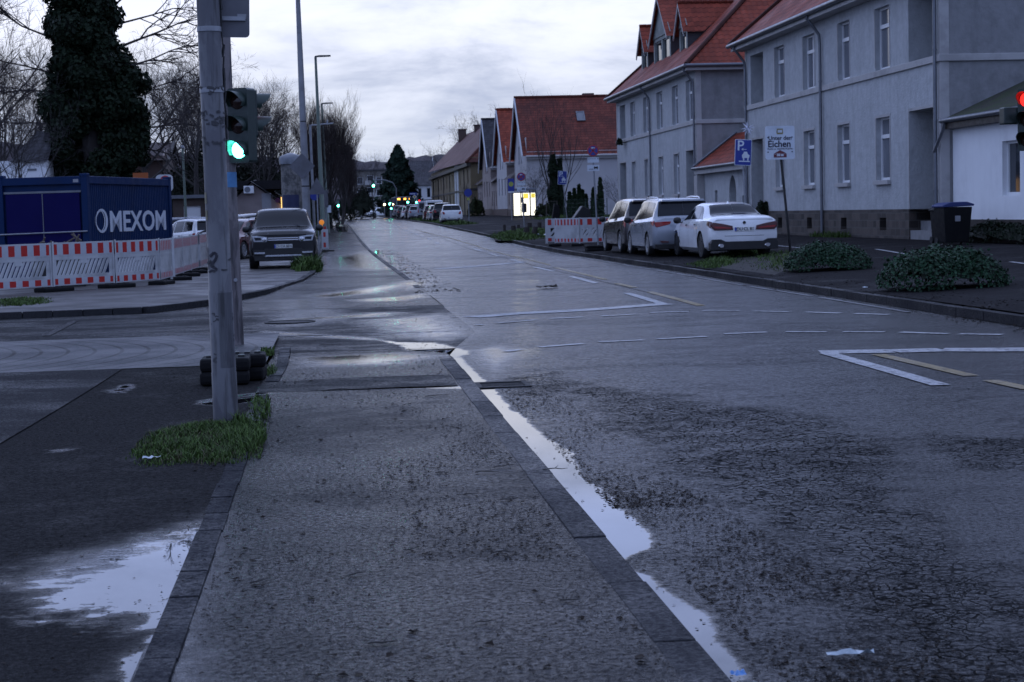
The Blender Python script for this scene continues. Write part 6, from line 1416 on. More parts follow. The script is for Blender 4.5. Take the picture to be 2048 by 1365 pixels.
P = atY(936, 386, 134); sign_at('cycle_path_sign', 'round blue sign on a post right of the white hatchback', P, [('plate', disc(.30), m_sblue, 0), ('lower_plate', rect(-.1, .1, -.56, -.38), m_tq, 0)], base=(P.x+.03, 134.1, RZ(10.5)+G(134)))
# wheelie bins
mbl = plain('blue_bin_lid', (.018, .034, .14), .5, var=.15); mbb = plain('grey_black_bin', (.009, .0095, .011), .55, var=.25, dirt=.2, spec=.15)
def bin_(label, P, w0, d0, h0, lidm):
    R = thing('wheelie_bin', label, 'wheelie bin', P, .05); m = MB()
    M = Matrix.Identity(4); a, b = w0/2*.82, w0/2; c, d = d0/2*.8, d0/2
    vs = [(-a, -c, .06), (a, -c, .06), (a, c, .06), (-a, c, .06), (-b, -d, h0*.88), (b, -d, h0*.88), (b, d, h0*.88), (-b, d, h0*.88)]
    m.add(vs, [(3,2,1,0),(4,5,6,7),(0,1,5,4),(1,2,6,5),(2,3,7,6),(3,0,4,7)]); m.build('body', mbb, R, bevel=.02)
    m = MB(); m.prism([(-b-.03, h0*.88), (b+.03, h0*.90), (b+.05, h0*.94), (b*.6, h0*1.0), (-b*.6, h0*.99), (-b-.03, h0*.93)], -d-.03, d+.05, frame_m((0, 0, 0), (1, 0, 0), (0, 0, 1), (0, 1, 0))); m.build('lid', lidm, R, bevel=.015)
    for s in (1, -1): m = MB(); m.tube([(s*a-.03, c, .1), (s*a+.03, c, .1)], .1, 14); m.build('wheel', m_tyre, R, smooth=40)
    m = MB(); m.box(-.08, .06, -d-.0, -d+.02, h0*.55, h0*.68); m.build('label', m_pale, R); m = MB(); m.tube([(-b*.8, d+.08, h0*.9), (b*.8, d+.08, h0*.9)], .02, 8); m.build('handle', m_blk, R)
    return R
P = at(1914, 489, .36); bin_('large dark wheelie bin with blue lid against the white house', (P.x, P.y+.3, .345), .78, .72, 1.12, mbl); P = at(1886, 487, .36); bin_('narrow dark wheelie bin left of the blue lidded one', (P.x-.02, P.y+.15, .345), .36, .55, 1.0, mbb)
# timber stumps on the verge
m_old = plain('old_dark_timber', (.035, .028, .024), .85, var=.45, scale=6, bump=.6, bscale=30); SG = 'old timber bollards on the grass verge'
for k, (px, py, hpx, wpx, an, lb) in enumerate([(1009, 462, 12, 6, .0, 'thin short timber stump at the left of the verge'), (1028, 466.5, 15, 10, -.08, 'broad leaning timber stump second from the left'), (1037, 459, 9, 7, 0, 'small timber stump behind the second one'), (1053, 472, 17, 13, .05, 'widest timber stump in the middle of the verge'), (1067, 474, 20, 11, .22, 'timber stump leaning right beside the widest one'), (1060, 460, 14, 10, -.05, 'timber stump behind the middle pair'), (1079, 460, 15, 9, .03, 'timber stump farthest right on the verge')]):
    P = at(px, py, .12); k_ = F/P.y; w0, h0 = wpx/k_, hpx/k_; m = MB(); m.tube([(0, 0, -.1), (h0*math.tan(an)*.5, 0, h0*.5), (h0*math.tan(an), 0, h0)], [w0*.5, w0*.49, w0*.46], 9); o = m.build('timber_stump', m_old); o.location = (P.x, P.y, G(P.y)+.12); tag(o, lb, 'bollard', SG)
# ------------------------------------------------------------------ far signals
def lampdisc(par, x, y, z, r, mt, nm='lens'):
    m = MB(); m.lathe([(r, -.03), (r*.8, .03)], 14, Matrix.Translation((x, y, z)) @ Matrix.Rotation(PI/2, 4, 'X')); return m.build(nm, mt, par)
m_fg = emit('far_green_lens', (.10, 1., .62), 26.); m_fa = emit('far_warm_lamp', (1., .72, .35), 14.)
def farsig(label, px, py, yy, col, r, arm=0., cat='traffic light', h=None):
    P = atY(px, py, yy); g = G(yy); R = thing('traffic_light' if cat == 'traffic light' else 'lamp', label, cat, (P.x+arm, yy+.1, g)); z = P.z-g
    m = MB(); m.tube([(0, 0, 0), (0, 0, (z+.6) if not arm else z-.5)] + ([(-arm*.15, 0, z+.35), (-arm*.5, 0, z+.75), (-arm, 0, z+.8)] if arm else []), .09, 8); m.build('post', m_zinc, R)
    m = MB(); m.box(-arm-.18, -arm+.18, -.05, .1, z-.25, z+.75); m.build('housing', m_sigk, R); lampdisc(R, -arm, -.1, z, r, col)
    return R
farsig('small green signal on the left footway far down the street', 676.5, 412, 205, m_fg, .12); farsig('green signal hung over the road on a curved arm', 747, 372, 250, m_fg, .17, 3.2); farsig('large green signal left of the bus', 780.5, 408.5, 252, m_fg, .19)
farsig('lower small green signal under the large one', 782.5, 417.5, 250, m_fg, .10); farsig('green signal at the right of the bus display', 815.5, 405, 251, m_fg, .13); farsig('green signal in front of the white far house', 833, 405, 248, m_fg, .12); farsig('warm white lamp left of the large green signal', 769, 409.5, 280, m_fa, .16, 0., 'lamp')
P = atY(838.5, 402, 246); R = thing('traffic_light', 'tiny red signal turned sideways near the white far house', 'traffic light', (P.x, 246, G(246))); m = MB(); m.tube([(0, 0, 0), (0, 0, P.z-G(246)+.2)], .06, 6); m.build('post', m_zinc, R); lampdisc(R, 0, -.1, P.z-G(246), .13, m_lr)
P = atY(826, 388, 240); sign_at('direction_sign', 'small blue direction sign in front of the white far house', P, [('plate', rect(-.5, .5, -.17, .17), m_sblue, 0), ('print', rect(-.42, .3, -.05, .05), m_swhite, 1)], base=(P.x+.5, 240.1, G(240)))
P = atY(829, 394, 238); m_yd = plain('yellow_diamond', (.42, .30, .03), .4); sign_at('priority_sign', 'small yellow and white diamond sign near the bus', P, [('plate', [(0, .3), (.3, 0), (0, -.3), (-.3, 0)], m_swhite, 0), ('yellow_field', [(0, .2), (.2, 0), (0, -.2), (-.2, 0)], m_yd, 1)], base=(P.x, 238.1, G(238)))
# ------------------------------------------------------------------ left background: advertising column, kiosk, garage, brick house, white shed
P = atY(585.5, 440, 88); ac = thing('advertising_column', 'round poster column with dark cap and blue poster behind the off-road car', 'advertising column', (P.x, 88, G(88)))
t = NT('old_posters'); o = t.obj(); b_ = t.n('ShaderNodeTexBrick'); t.l(t.scale(o, (1, 1, 1), rot=(PI/2, 0, 0)), b_.inputs[0]); b_.inputs['Brick Width'].default_value = .6; b_.inputs['Row Height'].default_value = .85; b_.inputs['Mortar Size'].default_value = .005; b_.inputs['Scale'].default_value = 1.
b_.inputs['Color1'].default_value = (.10, .095, .09, 1); b_.inputs['Color2'].default_value = (.22, .21, .20, 1); n = t.noise(o, 3., 5, .65); m_post_ = t.fin(t.mix(t.ramp(n, .4, .65), b_.outputs[0], (.06, .06, .06)), .7)
m = MB(); m.lathe([(.55, 0), (.55, .35), (.5, .37), (.5, 3.95)], 28); m.build('drum', m_post_, ac, smooth=40); m = MB(); m.lathe([(.58, 3.95), (.58, 4.25), (.52, 4.35), (.1, 4.5)], 28); m.build('cap', m_zinc, ac, smooth=40)
m = MB()
for a in range(9): pass
g = []
for z in (1.35, 2.45):
    for k in range(9): a = math.radians(-150+k*13); g.append((.508*math.cos(a), .508*math.sin(a), z))
m.v += g
for k in range(8): m.f.append((k, k+1, k+10, k+9)); m.m.append(0)
m.build('blue_poster', plain('dark_blue_poster', (.018, .024, .075), .5, var=.5, scale=5), ac)
ki = thing('kiosk', 'low pinkish kiosk with gabled front, air conditioner and green mural', 'kiosk', (-4.3, 96, G(96))); g = G(96); yk = 96.
m_kio = plain('pinkish_plaster', (.25, .205, .195), .8, var=.15, scale=1.2, dirt=.25)
ax, bx_ = atY(455, 400, yk), atY(572, 408, yk); xa, xb_ = ax.x, bx_.x; xm = atY(502, 366, yk).x; zt = atY(502, 366, yk).z
w_ = MB(); w_.prism([(xa, g-.2), (xb_, g-.2), (xb_, g+1.75), (xm, zt), (xa, g+1.9)], 0, 6, frame_m((0, yk, 0), (1, 0, 0), (0, 0, 1), (0, 1, 0))); w_.build('wall', m_kio, ki, world=True)
r = MB(); r.face([(xm, yk-.3, zt+.06), (xb_+.5, yk-.3, g+1.62), (xb_+.5, yk+6, g+1.62+.3), (xm, yk+6, zt+.3)]); r.face([(xm, yk-.3, zt+.06), (xa-.4, yk-.3, g+1.8), (xa-.4, yk+6, g+2.), (xm, yk+6, zt+.3)]); r.box(xa-.4, xb_+.7, yk+.6, yk+6, zt-.35, zt+.12); r.build('roof', m_tile_k, ki, world=True)
t = NT('green_mural'); o = t.obj(); n = t.noise(o, 2., 4); n2 = t.noise(o, 7., 3); m_mur = t.fin(t.mix(n2, t.mix(t.ramp(n, .4, .6), (.05, .12, .085), (.10, .14, .03)), (.08, .10, .07)), .7)
mw = [(xa+.02, g), (xb_-.02, g), (xb_-.02, g+.9)] + [(xb_-.02+(xa-xb_+.04)*k/12, g+.78+.1*math.sin(k*1.9)+.06*math.cos(k*.8)) for k in range(1, 13)]
m = MB(); m.prism(mw, -.012, .004, frame_m((0, yk, 0), (1, 0, 0), (0, 0, 1), (0, 1, 0))); mu = m.build('mural', m_mur, ki, world=True)
m = MB(); pts = [(p[0], yk-.014, p[1]) for p in mw[3:]]; m.tube(pts, .035, 5); m.build('mural_outline', m_sblack, mu, world=True)
P = atY(498, 380, yk); ca = thing('air_conditioner', 'white air conditioner box on the kiosk gable', 'air conditioner', (P.x, yk-.2, P.z)); m = MB(); m.box(-.27, .27, -.15, .19, -.2, .2); m.build('case', m_white, ca, bevel=.02); m = MB(); m.lathe([(.16, 0), (.15, .012), (.05, .01)], 20, Matrix.Translation((-.07, -.15, 0)) @ Matrix.Rotation(PI/2, 4, 'X')); m.build('fan', m_zinc, ca)
P = atY(533, 400, yk); m = MB(); m.box(P.x-.25, P.x+.25, yk-.03, yk+.005, g+.1, P.z+.35); dr = m.build('door', m_pale, ki, world=True)
P = atY(555, 401, yk-.05); sign_at('round_sign', 'small purple round sign on the kiosk wall', P, [('plate', disc(.13), plain('purple_sign', (.10, .015, .08), .5), 0)], post=False, base=(P.x, yk-.02, P.z))
P = atY(565.5, 403, yk-.1); m = MB(); m.box(P.x-.09, P.x+.16, yk-.14, yk-.08, P.z-.55, P.z+.22); o = m.build('lit_shop_window', emit('warm_shop_light', (1., .55, .16), 2.2), ki, world=True)
ga = thing('garage', 'low brown garage with white door behind the container', 'garage', (-7.2, 98, G(98))); yk = 98.; a, b_ = atY(345, 398, yk), atY(424, 398, yk); c, d = atY(367, 413, yk), atY(402, 440, yk)
m_gar = plain('brown_cladding', (.07, .05, .042), .8, var=.25, scale=2); m = MB(); wall_open(m, (0, yk, 0), (1, 0, 0), (0, -1, 0), a.x, b_.x, g, a.z, [(c.x, d.x, g+.05, c.z, .12)]); m.box(a.x, b_.x, yk+.3, yk+5, g, a.z-.05); m.build('wall', m_gar, ga, world=True)
m = MB(); wquad(m, (0, yk, 0), (1, 0, 0), (0, -1, 0), c.x, d.x, g, c.z, -.11); m.build('door', m_white, ga, world=True); m = MB(); m.box(a.x-.2, b_.x+.2, yk-.3, yk+5.2, a.z, a.z+.18); m.build('roof', m_zinc, ga, world=True)
bh = thing('brick_house', 'brown brick house with tiled gable roof behind the ivy covered tree', 'house', (-11, 112, 1)); yk = 112.
p1, p2_, p3, p4 = atY(175, 300, yk), atY(338, 280, yk), atY(312, 318, yk), atY(352, 345, yk); xm = p2_.x; zr = p2_.z; xe = p4.x; ze = p4.z-.1
ze2 = atY(300, 312, yk).z; xc = atY(325, 312, yk).x
w_ = MB(); w_.box(p1.x-3, xc, yk, yk+7, .0, ze2); w_.build('wall', m_brick, bh, world=True)
w_ = MB(); hw = 3.6; w_.prism([(yk, .0), (yk+7.2, .0), (yk+7.2, ze2), (yk+3.6, zr-.1), (yk, ze2)], xc, xc+.15, frame_m((0, 0, 0), (0, 1, 0), (0, 0, 1), (1, 0, 0))); w_.build('gable_wall', m_brick_pink, bh, world=True)
r = MB(); roof_face(r, [(p1.x-3.3, yk-.5, ze2-.3), (xc+.4, yk-.5, ze2-.3), (xc+.4, yk+3.6, zr), (p1.x-3.3, yk+3.6, zr)], (1, 0, 0)); roof_face(r, [(p1.x-3.3, yk+7.7, ze2-.3), (xc+.4, yk+7.7, ze2-.3), (xc+.4, yk+3.6, zr), (p1.x-3.3, yk+3.6, zr)], (1, 0, 0)); r.build('roof', m_tile_b, bh, world=True)
m = MB()
for s, yy in ((1, yk-.5), (-1, yk+7.7)): m.tube([(xc+.42, yy, ze2-.35), (xc+.42, yk+3.6, zr-.03)], .12, 4)
m.build('bargeboard', m_darkwood, bh, world=True)
ws = thing('shed', 'white plastered shed with dark tiled roof at the far left behind the container', 'shed', (-13, 70, .2)); yk = 72.; a, b_ = atY(-40, 330, yk), atY(92, 330, yk); zt = atY(40, 322, yk).z
m = MB(); m.box(a.x, b_.x, yk, yk+5, 0, zt); m.build('wall', m_whitewall, ws, world=True); r = MB(); zz2 = atY(50, 262, yk+2).z; xs0, xs1 = atY(20, 325, yk).x, b_.x+.1
roof_face(r, [(xs0, yk-.2, zt-.05), (xs1, yk-.2, zt-.05), (xs1, yk+2.5, zz2), (xs0+.7, yk+2.5, zz2)], (1, 0, 0)); r.build('roof', m_tile_k, ws, world=True); m = MB(); m.box(atY(55, 340, yk).x, atY(73, 340, yk).x, yk-.03, yk+.02, atY(60, 342, yk).z, atY(60, 338, yk).z); m.build('vent', m_zinc, ws, world=True)
P = atY(322, 357, 52); R = thing('site_sign', 'white board with red symbol peeping over the container roof', 'sign', (P.x, 53, .1)); m = MB(); m.prism(rounded(.5, .5, .12), -.01, .01, frame_m((0, 0, P.z-.22), (1, 0, 0), (0, 0, 1), (0, -1, 0))); m.build('board', m_bw, R); m = MB(); m.prism(disc(.16), .012, .016, frame_m((.03, 0, P.z-.16), (1, 0, 0), (0, 0, 1), (0, -1, 0))); m.build('red_symbol', m_br, R); m = MB(); m.tube([(0, .05, 0), (0, .05, P.z-.3)], .03, 8); m.build('post', m_galv, R)
P = atY(281, 352, 60); m = MB(); m.box(-.25, .25, -.02, .02, -.25, .1); o = m.build('orange_board', plain('orange_board', (.30, .07, .01), .6)); o.location = P; tag(o, 'small orange board behind the container roof', 'sign')
# small paper star and flower box
P = atX(1496, 257, 16.9); m = MB(); rnd = random.Random(2)
for k in range(22):
    d = Vector((rnd.gauss(0, 1), rnd.gauss(0, 1), rnd.gauss(0, 1))).normalized(); L_ = rnd.uniform(.26, .34); a = d.orthogonal().normalized()*.055; b_ = d.cross(a); tip = d*L_
    q = [a, b_, -a, -b_]
    for i in range(4): m.face([q[i], q[(i+1) % 4], tip])
st_ = m.build('paper_star', emit('pale_star_glow', (.75, .78, 1.), .12)); st_.data.materials[0] = plain('white_star', (.75, .76, .85), .5, var=.05); st_.location = P; tag(st_, 'white many pointed star hanging at the corner of the nearer grey house', 'star')
# ------------------------------------------------------------------ vegetation
def bark(name, col): 
    t = NT(name); o = t.obj(); n = t.noise(t.scale(o, (4, 4, 1)), 2.5, 5, .65); t.bump(n, .8, .03); return t.fin(t.mix(n, dark(col, .45), dark(col, 1.5)), .85)
m_bark = bark('dark_wet_bark', (.035, .030, .028)); m_twig = bark('brown_twigs', (.030, .023, .022)); m_twig2 = bark('reddish_twigs', (.032, .021, .019)); m_twig3 = bark('grey_twigs', (.032, .027, .028))
def leafm(name, col, rough=.45, var=.55, spec=.09):
    t = NT(name); o = t.obj(); g = t.n('ShaderNodeNewGeometry'); n = t.noise(o, 1.6, 3)
    c = t.mix(g.outputs['Random Per Island'], dark(col, 1-var), dark(col, 1+var)); c = t.mix(t.math('MULTIPLY', n, .6), c, dark(col, .5)); return t.fin(c, rough, spec=spec)
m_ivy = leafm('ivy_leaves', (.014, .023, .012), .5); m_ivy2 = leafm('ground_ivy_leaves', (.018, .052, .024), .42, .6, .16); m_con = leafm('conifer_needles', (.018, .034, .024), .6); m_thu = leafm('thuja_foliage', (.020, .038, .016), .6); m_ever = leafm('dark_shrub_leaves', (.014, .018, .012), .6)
m_grass = leafm('grass_blades', (.062, .105, .024), .65, .7, .15); m_dry = leafm('dry_moss', (.05, .05, .022), .8); m_hedge = leafm('hedge_leaves', (.028, .036, .014), .6)
def rdir(d, ang, rnd):
    d = d.normalized(); a = d.orthogonal().normalized(); b = d.cross(a); p = rnd.uniform(0, 2*PI)
    return (d*math.cos(ang) + (a*math.cos(p)+b*math.sin(p))*math.sin(ang)).normalized()
def bare_tree(seed, h, kind='spread', nl=(9, 6, 6, 5), trunk=.22):
    rnd = random.Random(seed); T = MB(); Cn = MB()
    P = dict(spread=dict(tr=.38, a0=(.5, 1.05), up=.10, l1=.62), upright=dict(tr=.16, a0=(.16, .42), up=.25, l1=.80), loose=dict(tr=.30, a0=(.35, .8), up=.14, l1=.66))[kind]
    tp = [Vector((0, 0, -.2))]; d = Vector((rnd.uniform(-.06, .06), rnd.uniform(-.06, .06), 1)).normalized(); n = 7; tl = h*.72
    for k in range(n): d = (d+Vector((rnd.uniform(-.09, .09), rnd.uniform(-.09, .09), .05))).normalized(); tp.append(tp[-1]+d*tl/n)
    rr_ = [trunk*(1-.85*(k/n)**.8) for k in range(n+1)]; T.tube(tp, rr_, 8)
    def br(p, d, L_, r, lv):
        ns = 4 if lv < 2 else 3; pts = [p]; q = p
        for k in range(ns):
            d = (d+Vector((rnd.gauss(0, .16), rnd.gauss(0, .16), rnd.gauss(0, .12)+P['up']*(1.2 if lv < 2 else .7)))).normalized(); q = q+d*L_/ns; pts.append(q)
        r1 = r*.35; M_ = T if lv == 0 else Cn
        M_.tube(pts, [r+(r1-r)*k/ns for k in range(ns+1)], 5 if lv == 0 else 3, cap=False)
        if lv+1 < len(nl):
            for k in range(nl[lv+1]):
                f = rnd.uniform(.22, 1.); i = min(int(f*ns), ns-1); s = f*ns-i; b = pts[i].lerp(pts[i+1], s); dd = (pts[i+1]-pts[i]).normalized()
                br(b, rdir(dd, rnd.uniform(.35, .95) if kind != 'upright' else rnd.uniform(.18, .5), rnd), L_*rnd.uniform(.36, .62), max(.007, (r+(r1-r)*f)*.55), lv+1)
    for k in range(nl[0]):
        f = P['tr']+(1-P['tr'])*(k+rnd.random())/nl[0]; i = min(int(f*n), n-1); b = tp[i].lerp(tp[i+1], f*n-i)
        d0 = rdir(Vector((0, 0, 1)), rnd.uniform(*P['a0']), rnd); br(b, d0, h*P['l1']*(1.05-f*.62)*rnd.uniform(.75, 1.1), rr_[i]*.55, 0)
    return T, Cn
def tree_obj(name, label, cat, mbs, mats, loc, group):
    R = thing(name, label, cat, loc, 0, group)
    for nm, mb_, mt in zip(('trunk', 'crown'), mbs, mats): mb_.build(nm, mt, R, smooth=60)
    return R
GT = 'bare trees on the left'
protos = [[tree_obj('bare_tree', 'x', 'tree', bare_tree(11, 11., 'spread', (10, 7, 6, 5)), (m_bark, m_twig), (0, 0, 0), GT), [False]],
          [tree_obj('bare_tree', 'x', 'tree', bare_tree(5, 11., 'loose', (11, 7, 6, 5)), (m_bark, m_twig), (0, 0, 0), GT), [False]],
          [tree_obj('hornbeam', 'x', 'tree', bare_tree(8, 11., 'upright', (30, 8, 7, 4), .2), (m_bark, m_twig2), (0, 0, 0), GT), [False]],
          [tree_obj('bare_tree', 'x', 'tree', bare_tree(21, 11., 'spread', (8, 6, 5, 4), .16), (m_bark, m_twig3), (0, 0, 0), GT), [False]]]
def ztop(o): return max(max(v.co.z for v in c.data.vertices) for c in o.children)
_zt = {}
def ztop(o, f=ztop):
    k = o.children[0].data.name
    if k not in _zt: _zt[k] = f(o)
    return _zt[k]
def bt(k, px, yy, h, label, group=GT, rz=None, wd=1.):
    P = atY(px, 430, yy); s = h/ztop(protos[k][0]); o = place(protos[k][0], protos[k][1], (P.x, yy, G(min(yy, 500))-.1), rz if rz is not None else random.uniform(0, 6.28), label, group, (s*wd, s*wd, s)); return o
for a in [(0, -60, 78, 13, 'bare tree at the extreme left edge with branches reaching into the picture', GT, .4, 1.1), (1, 22, 96, 12.5, 'bare many stemmed tree above the white shed at the left edge', GT), (1, 78, 104, 13, 'bare tree just left of the ivy covered tree', GT), (0, 120, 118, 12, 'bare tree behind the ivy covered tree', GT), (3, 50, 66, 6.5, 'low thin bare tree beside the container left corner', GT), (3, 5, 60, 6, 'thin bare sapling at the left edge over the container', GT),
          (0, 300, 104, 12.5, 'wide bare tree over the brick house right of the ivy covered tree', GT, 2.2, 1.15), (1, 352, 118, 12, 'bare tree behind the green globe lamp post', GT), (0, 398, 100, 11.5, 'bare tree just left of the thick signal post', GT, 4., 1.1), (1, 428, 125, 12, 'bare tree directly behind the thick signal post', GT), (0, 470, 112, 11, 'bare tree behind the green signal head', GT, 1., 1.1), (1, 512, 122, 11, 'bare tree above the kiosk roof', GT, 5.), (0, 548, 130, 11.2, 'bare tree behind the advertising column, left one', GT, 3.), (1, 588, 136, 11.5, 'bare tree behind the tall grey lamp mast', GT, 2.), (0, 335, 150, 15, 'large bare tree far behind the brick house', GT, 1.4), (1, 520, 165, 14, 'large bare tree far behind the kiosk', GT, .6), (1, 215, 140, 14, 'bare tree far behind the ivy covered tree and the brick house', GT, 3.3), (0, 10, 130, 14, 'large bare tree far back at the left edge', GT, 5.)]: bt(*a)
GH = 'upright hornbeams along the left footway'
for a in [(2, 642, 118, 9.7, 'first upright hornbeam behind the lamp masts', GH, .3, 1.05), (2, 662, 140, 11.4, 'tallest upright hornbeam in the middle of the row', GH, 2., 1.1), (2, 683, 172, 11.0, 'third upright hornbeam with a rounded crown over the footway', GH, 4., 1.3), (2, 702, 235, 10.2, 'last upright hornbeam of the row toward the bend', GH, 1., 1.25)]: bt(*a)
GF = 'bare trees beyond the houses'
for a in [(3, 747, 262, 11, 'bare tree in front of the beige flats at the far end', GF, 0., .8), (3, 812, 330, 14, 'bare tree top showing beside the conifer', GF, 2., .7), (0, 930, 300, 17.3, 'bare tree over the ochre house roof, left one', GF, 1.), (0, 986, 290, 18.6, 'bare tree over the gabled roofs, right one', GF, 2.4), (3, 893, 330, 14.4, 'small bare tree at the far end of the ochre roof', GF, 4.)]: bt(*a)
# --- leaf cards
def cards(mb, pts, size, rnd, up=.25, asp=1.4):
    for p, n in pts:
        n = (n+Vector((rnd.gauss(0, .55), rnd.gauss(0, .55), rnd.gauss(0, .45)+up))).normalized(); a = n.orthogonal().normalized(); b = n.cross(a); t_ = rnd.uniform(0, 6.28); a, b = a*math.cos(t_)+b*math.sin(t_), b*math.cos(t_)-a*math.sin(t_)
        s = size*rnd.uniform(.55, 1.3); a = a*s; b = b*s*asp; i = len(mb.v); p = Vector(p)
        mb.v += [tuple(p-b*.5), tuple(p+a*.5+n*s*.12), tuple(p+b*.5), tuple(p-a*.5+n*s*.12)]; mb.f.append((i, i+1, i+2, i+3)); mb.m.append(0)
def ivy_tree():
    rnd = random.Random(3); D = 74.; k = F/(D*1.0); c0 = atY(188, 440, D); R = thing('ivy_tree', 'huge dark ivy covered tree rising out of the frame behind the blue container', 'tree', (c0.x, D, 0))
    prof = [(-100, 10), (-70, 36), (-30, 62), (0, 72), (60, 70), (130, 80), (200, 84), (260, 92), (320, 98), (400, 95), (450, 70)]    # photo row -> half width in px
    zc2 = lambda py: H+(446-py)/k
    T = MB(); T.tube([(0, 0, -.2), (.1, 0, 4), (-.1, 0, 9), (.1, 0, 11.2)], [.5, .42, .3, .08], 10)
    def limb(pts, r):
        T.tube(pts, [r*(1-.7*i/(len(pts)-1)) for i in range(len(pts))], 5)
    Cn = MB()
    def tw(p, d, L_, r, lv):
        pts = [p]; q = p
        for i in range(4): d = (d+Vector((rnd.gauss(0, .12), rnd.gauss(0, .1), rnd.gauss(0, .12)+.02))).normalized(); q = q+d*L_/4; pts.append(q)
        Cn.tube(pts, [r*(1-.7*i/4) for i in range(5)], 4 if lv < 2 else 3, cap=False)
        if lv < 3:
            for _ in range((7, 6, 5)[lv]): f = rnd.uniform(.25, 1); i = min(int(f*4), 3); tw(pts[i].lerp(pts[i+1], f*4-i), rdir((pts[i+1]-pts[i]), rnd.uniform(.3, .85), rnd), L_*rnd.uniform(.3, .55), r*.5, lv+1)
    for z, dx, dz, L_, r in ((7.6, 1, .25, 3.6, .07), (8.6, 1, .5, 4., .08), (9.6, 1, .75, 3.5, .06), (5.2, 1, .35, 3.6, .07), (4.6, 1, .1, 3.4, .06), (8.8, -1, .35, 3.6, .07), (6.8, -1, .15, 3.4, .07), (7.4, -1, .5, 3.4, .06), (5.5, -1, .1, 3., .06), (10.2, 1, .9, 3., .06), (10.2, -1, .9, 3., .06), (6.4, 1, .5, 3., .05)):
        tw(Vector((dx*.9, rnd.uniform(-1, 1), z)), Vector((dx, rnd.uniform(-.3, .3), dz)).normalized(), L_, r, 0)
    T.build('trunk', m_bark, R, smooth=60); Cn.build('branches', m_twig, R)
    pts = []; core = []
    lumps = []
    for _ in range(150):
        py = rnd.uniform(-80, 430); w_ = np.interp(py, [p[0] for p in prof], [p[1] for p in prof])/k; a = rnd.uniform(0, 2*PI); rr2 = w_*rnd.uniform(.45, .86); lumps.append((Vector((math.cos(a)*rr2, math.sin(a)*rr2*.9, zc2(py))), rnd.uniform(.38, .72)))
    for _ in range(40):                            # the lower bulge on the right
        lumps.append((Vector((rnd.uniform(1.2, 2.05), rnd.uniform(-.8, .8), zc2(rnd.uniform(160, 330)))), rnd.uniform(.3, .55)))
    for c, r in lumps:
        for _ in range(int(420*r*r/.3)):
            n = Vector((rnd.gauss(0, 1), rnd.gauss(0, 1), rnd.gauss(0, 1))).normalized(); pts.append((c+n*r*rnd.uniform(.75, 1.06)*Vector((1, 1, 1.15)).length/1.75, n))
    L2 = MB(); cards(L2, pts, .15, rnd); L2.build('ivy', m_ivy, R)
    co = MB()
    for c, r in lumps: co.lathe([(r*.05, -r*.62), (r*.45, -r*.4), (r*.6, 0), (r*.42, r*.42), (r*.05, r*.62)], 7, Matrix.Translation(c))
    co.build('dark_core', m_ever, R); return R  # opaque dark core added inside the leaf shell to block light
ivy_tree()
def mound(name, label, P, w0, d0, h0, seed, n=5200, size=.06, mt=None, group=None, cat='shrub', rz=0.):
    rnd = random.Random(seed); R = thing(name, label, cat, P, rz, group); pts = []
    bumps = [(rnd.uniform(-.42, .42), rnd.uniform(-.4, .4), rnd.uniform(.12, .30), rnd.uniform(.10, .26)) for _ in range(16)]
    def hz(x, y):
        an = math.atan2(y, x); e = 1-(abs(x)*2)**2.3-(abs(y)*2)**2.2+.16*math.sin(an*3+seed)+.12*math.sin(an*5+seed*2)-.1
        if e <= 0: return 0
        return h0*(e**.5*.82+sum(b*max(0, 1-((x-a)**2+(y-c)**2)/r_**2) for a, c, r_, b in bumps)*.35)
    for _ in range(n):
        x, y = rnd.uniform(-.5, .5), rnd.uniform(-.5, .5); z = hz(x, y)
        if z <= 0: continue
        e = .02; nx = -(hz(x+e, y)-hz(x-e, y))/(2*e*w0); ny = -(hz(x, y+e)-hz(x, y-e))/(2*e*d0); lowe = (1-(abs(x)*2)**2.6-(abs(y)*2)**2.4) < .4 and rnd.random() < .55; pts.append(((x*w0*(1+rnd.uniform(-.04, .05)), y*d0, z*(rnd.uniform(-.1, 1) if lowe else rnd.uniform(.86, 1.05))+rnd.uniform(0, .03)), Vector((nx, ny, 1)).normalized()))
    for q in range(len(pts)//14): p, n_ = pts[rnd.randrange(len(pts))]; pts.append(((p[0]*1.04, p[1]*1.04, p[2]+rnd.uniform(.02, .09)*min(1, h0*1.6)), n_))
    m = MB(); cards(m, pts, size, rnd, .1, 1.15); m.build('leaves', mt or m_ivy2, R)
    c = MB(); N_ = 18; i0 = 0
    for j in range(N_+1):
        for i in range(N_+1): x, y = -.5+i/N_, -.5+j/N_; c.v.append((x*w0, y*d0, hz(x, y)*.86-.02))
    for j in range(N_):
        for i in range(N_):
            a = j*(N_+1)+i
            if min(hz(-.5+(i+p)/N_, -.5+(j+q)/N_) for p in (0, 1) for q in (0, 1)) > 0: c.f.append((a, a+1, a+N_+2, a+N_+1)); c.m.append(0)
    c.build('dark_core', m_ever, R); return R
P1_ = at(1676, 538, .19); mound('ivy_mound', 'smaller low mound of ground ivy on the right pavement near the pub sign', (P1_.x, P1_.y+.75, .17), 1.78, 2.0, .52, 4, 9000, .046)
P2_ = at(1912, 574, .16); mound('ivy_mound', 'larger mound of ground ivy on the right pavement nearest the camera', (P2_.x, P2_.y+.75, .13), 2.05, 1.9, .64, 9, 12000, .046)
P = at(1930, 470, .4); mound('creeper', 'ivy creeping over the foot of the white house wall', (17.35, 44.5, .35), .7, 7., .55, 13, 3500, .07, m_ivy)
P = atX(1520, 420, 17.0); mound('potted_shrub', 'round dark shrub in the doorway beside the paper star', (17.1, P.y, .8), .75, .75, .95, 15, 1500, .06, m_ivy)
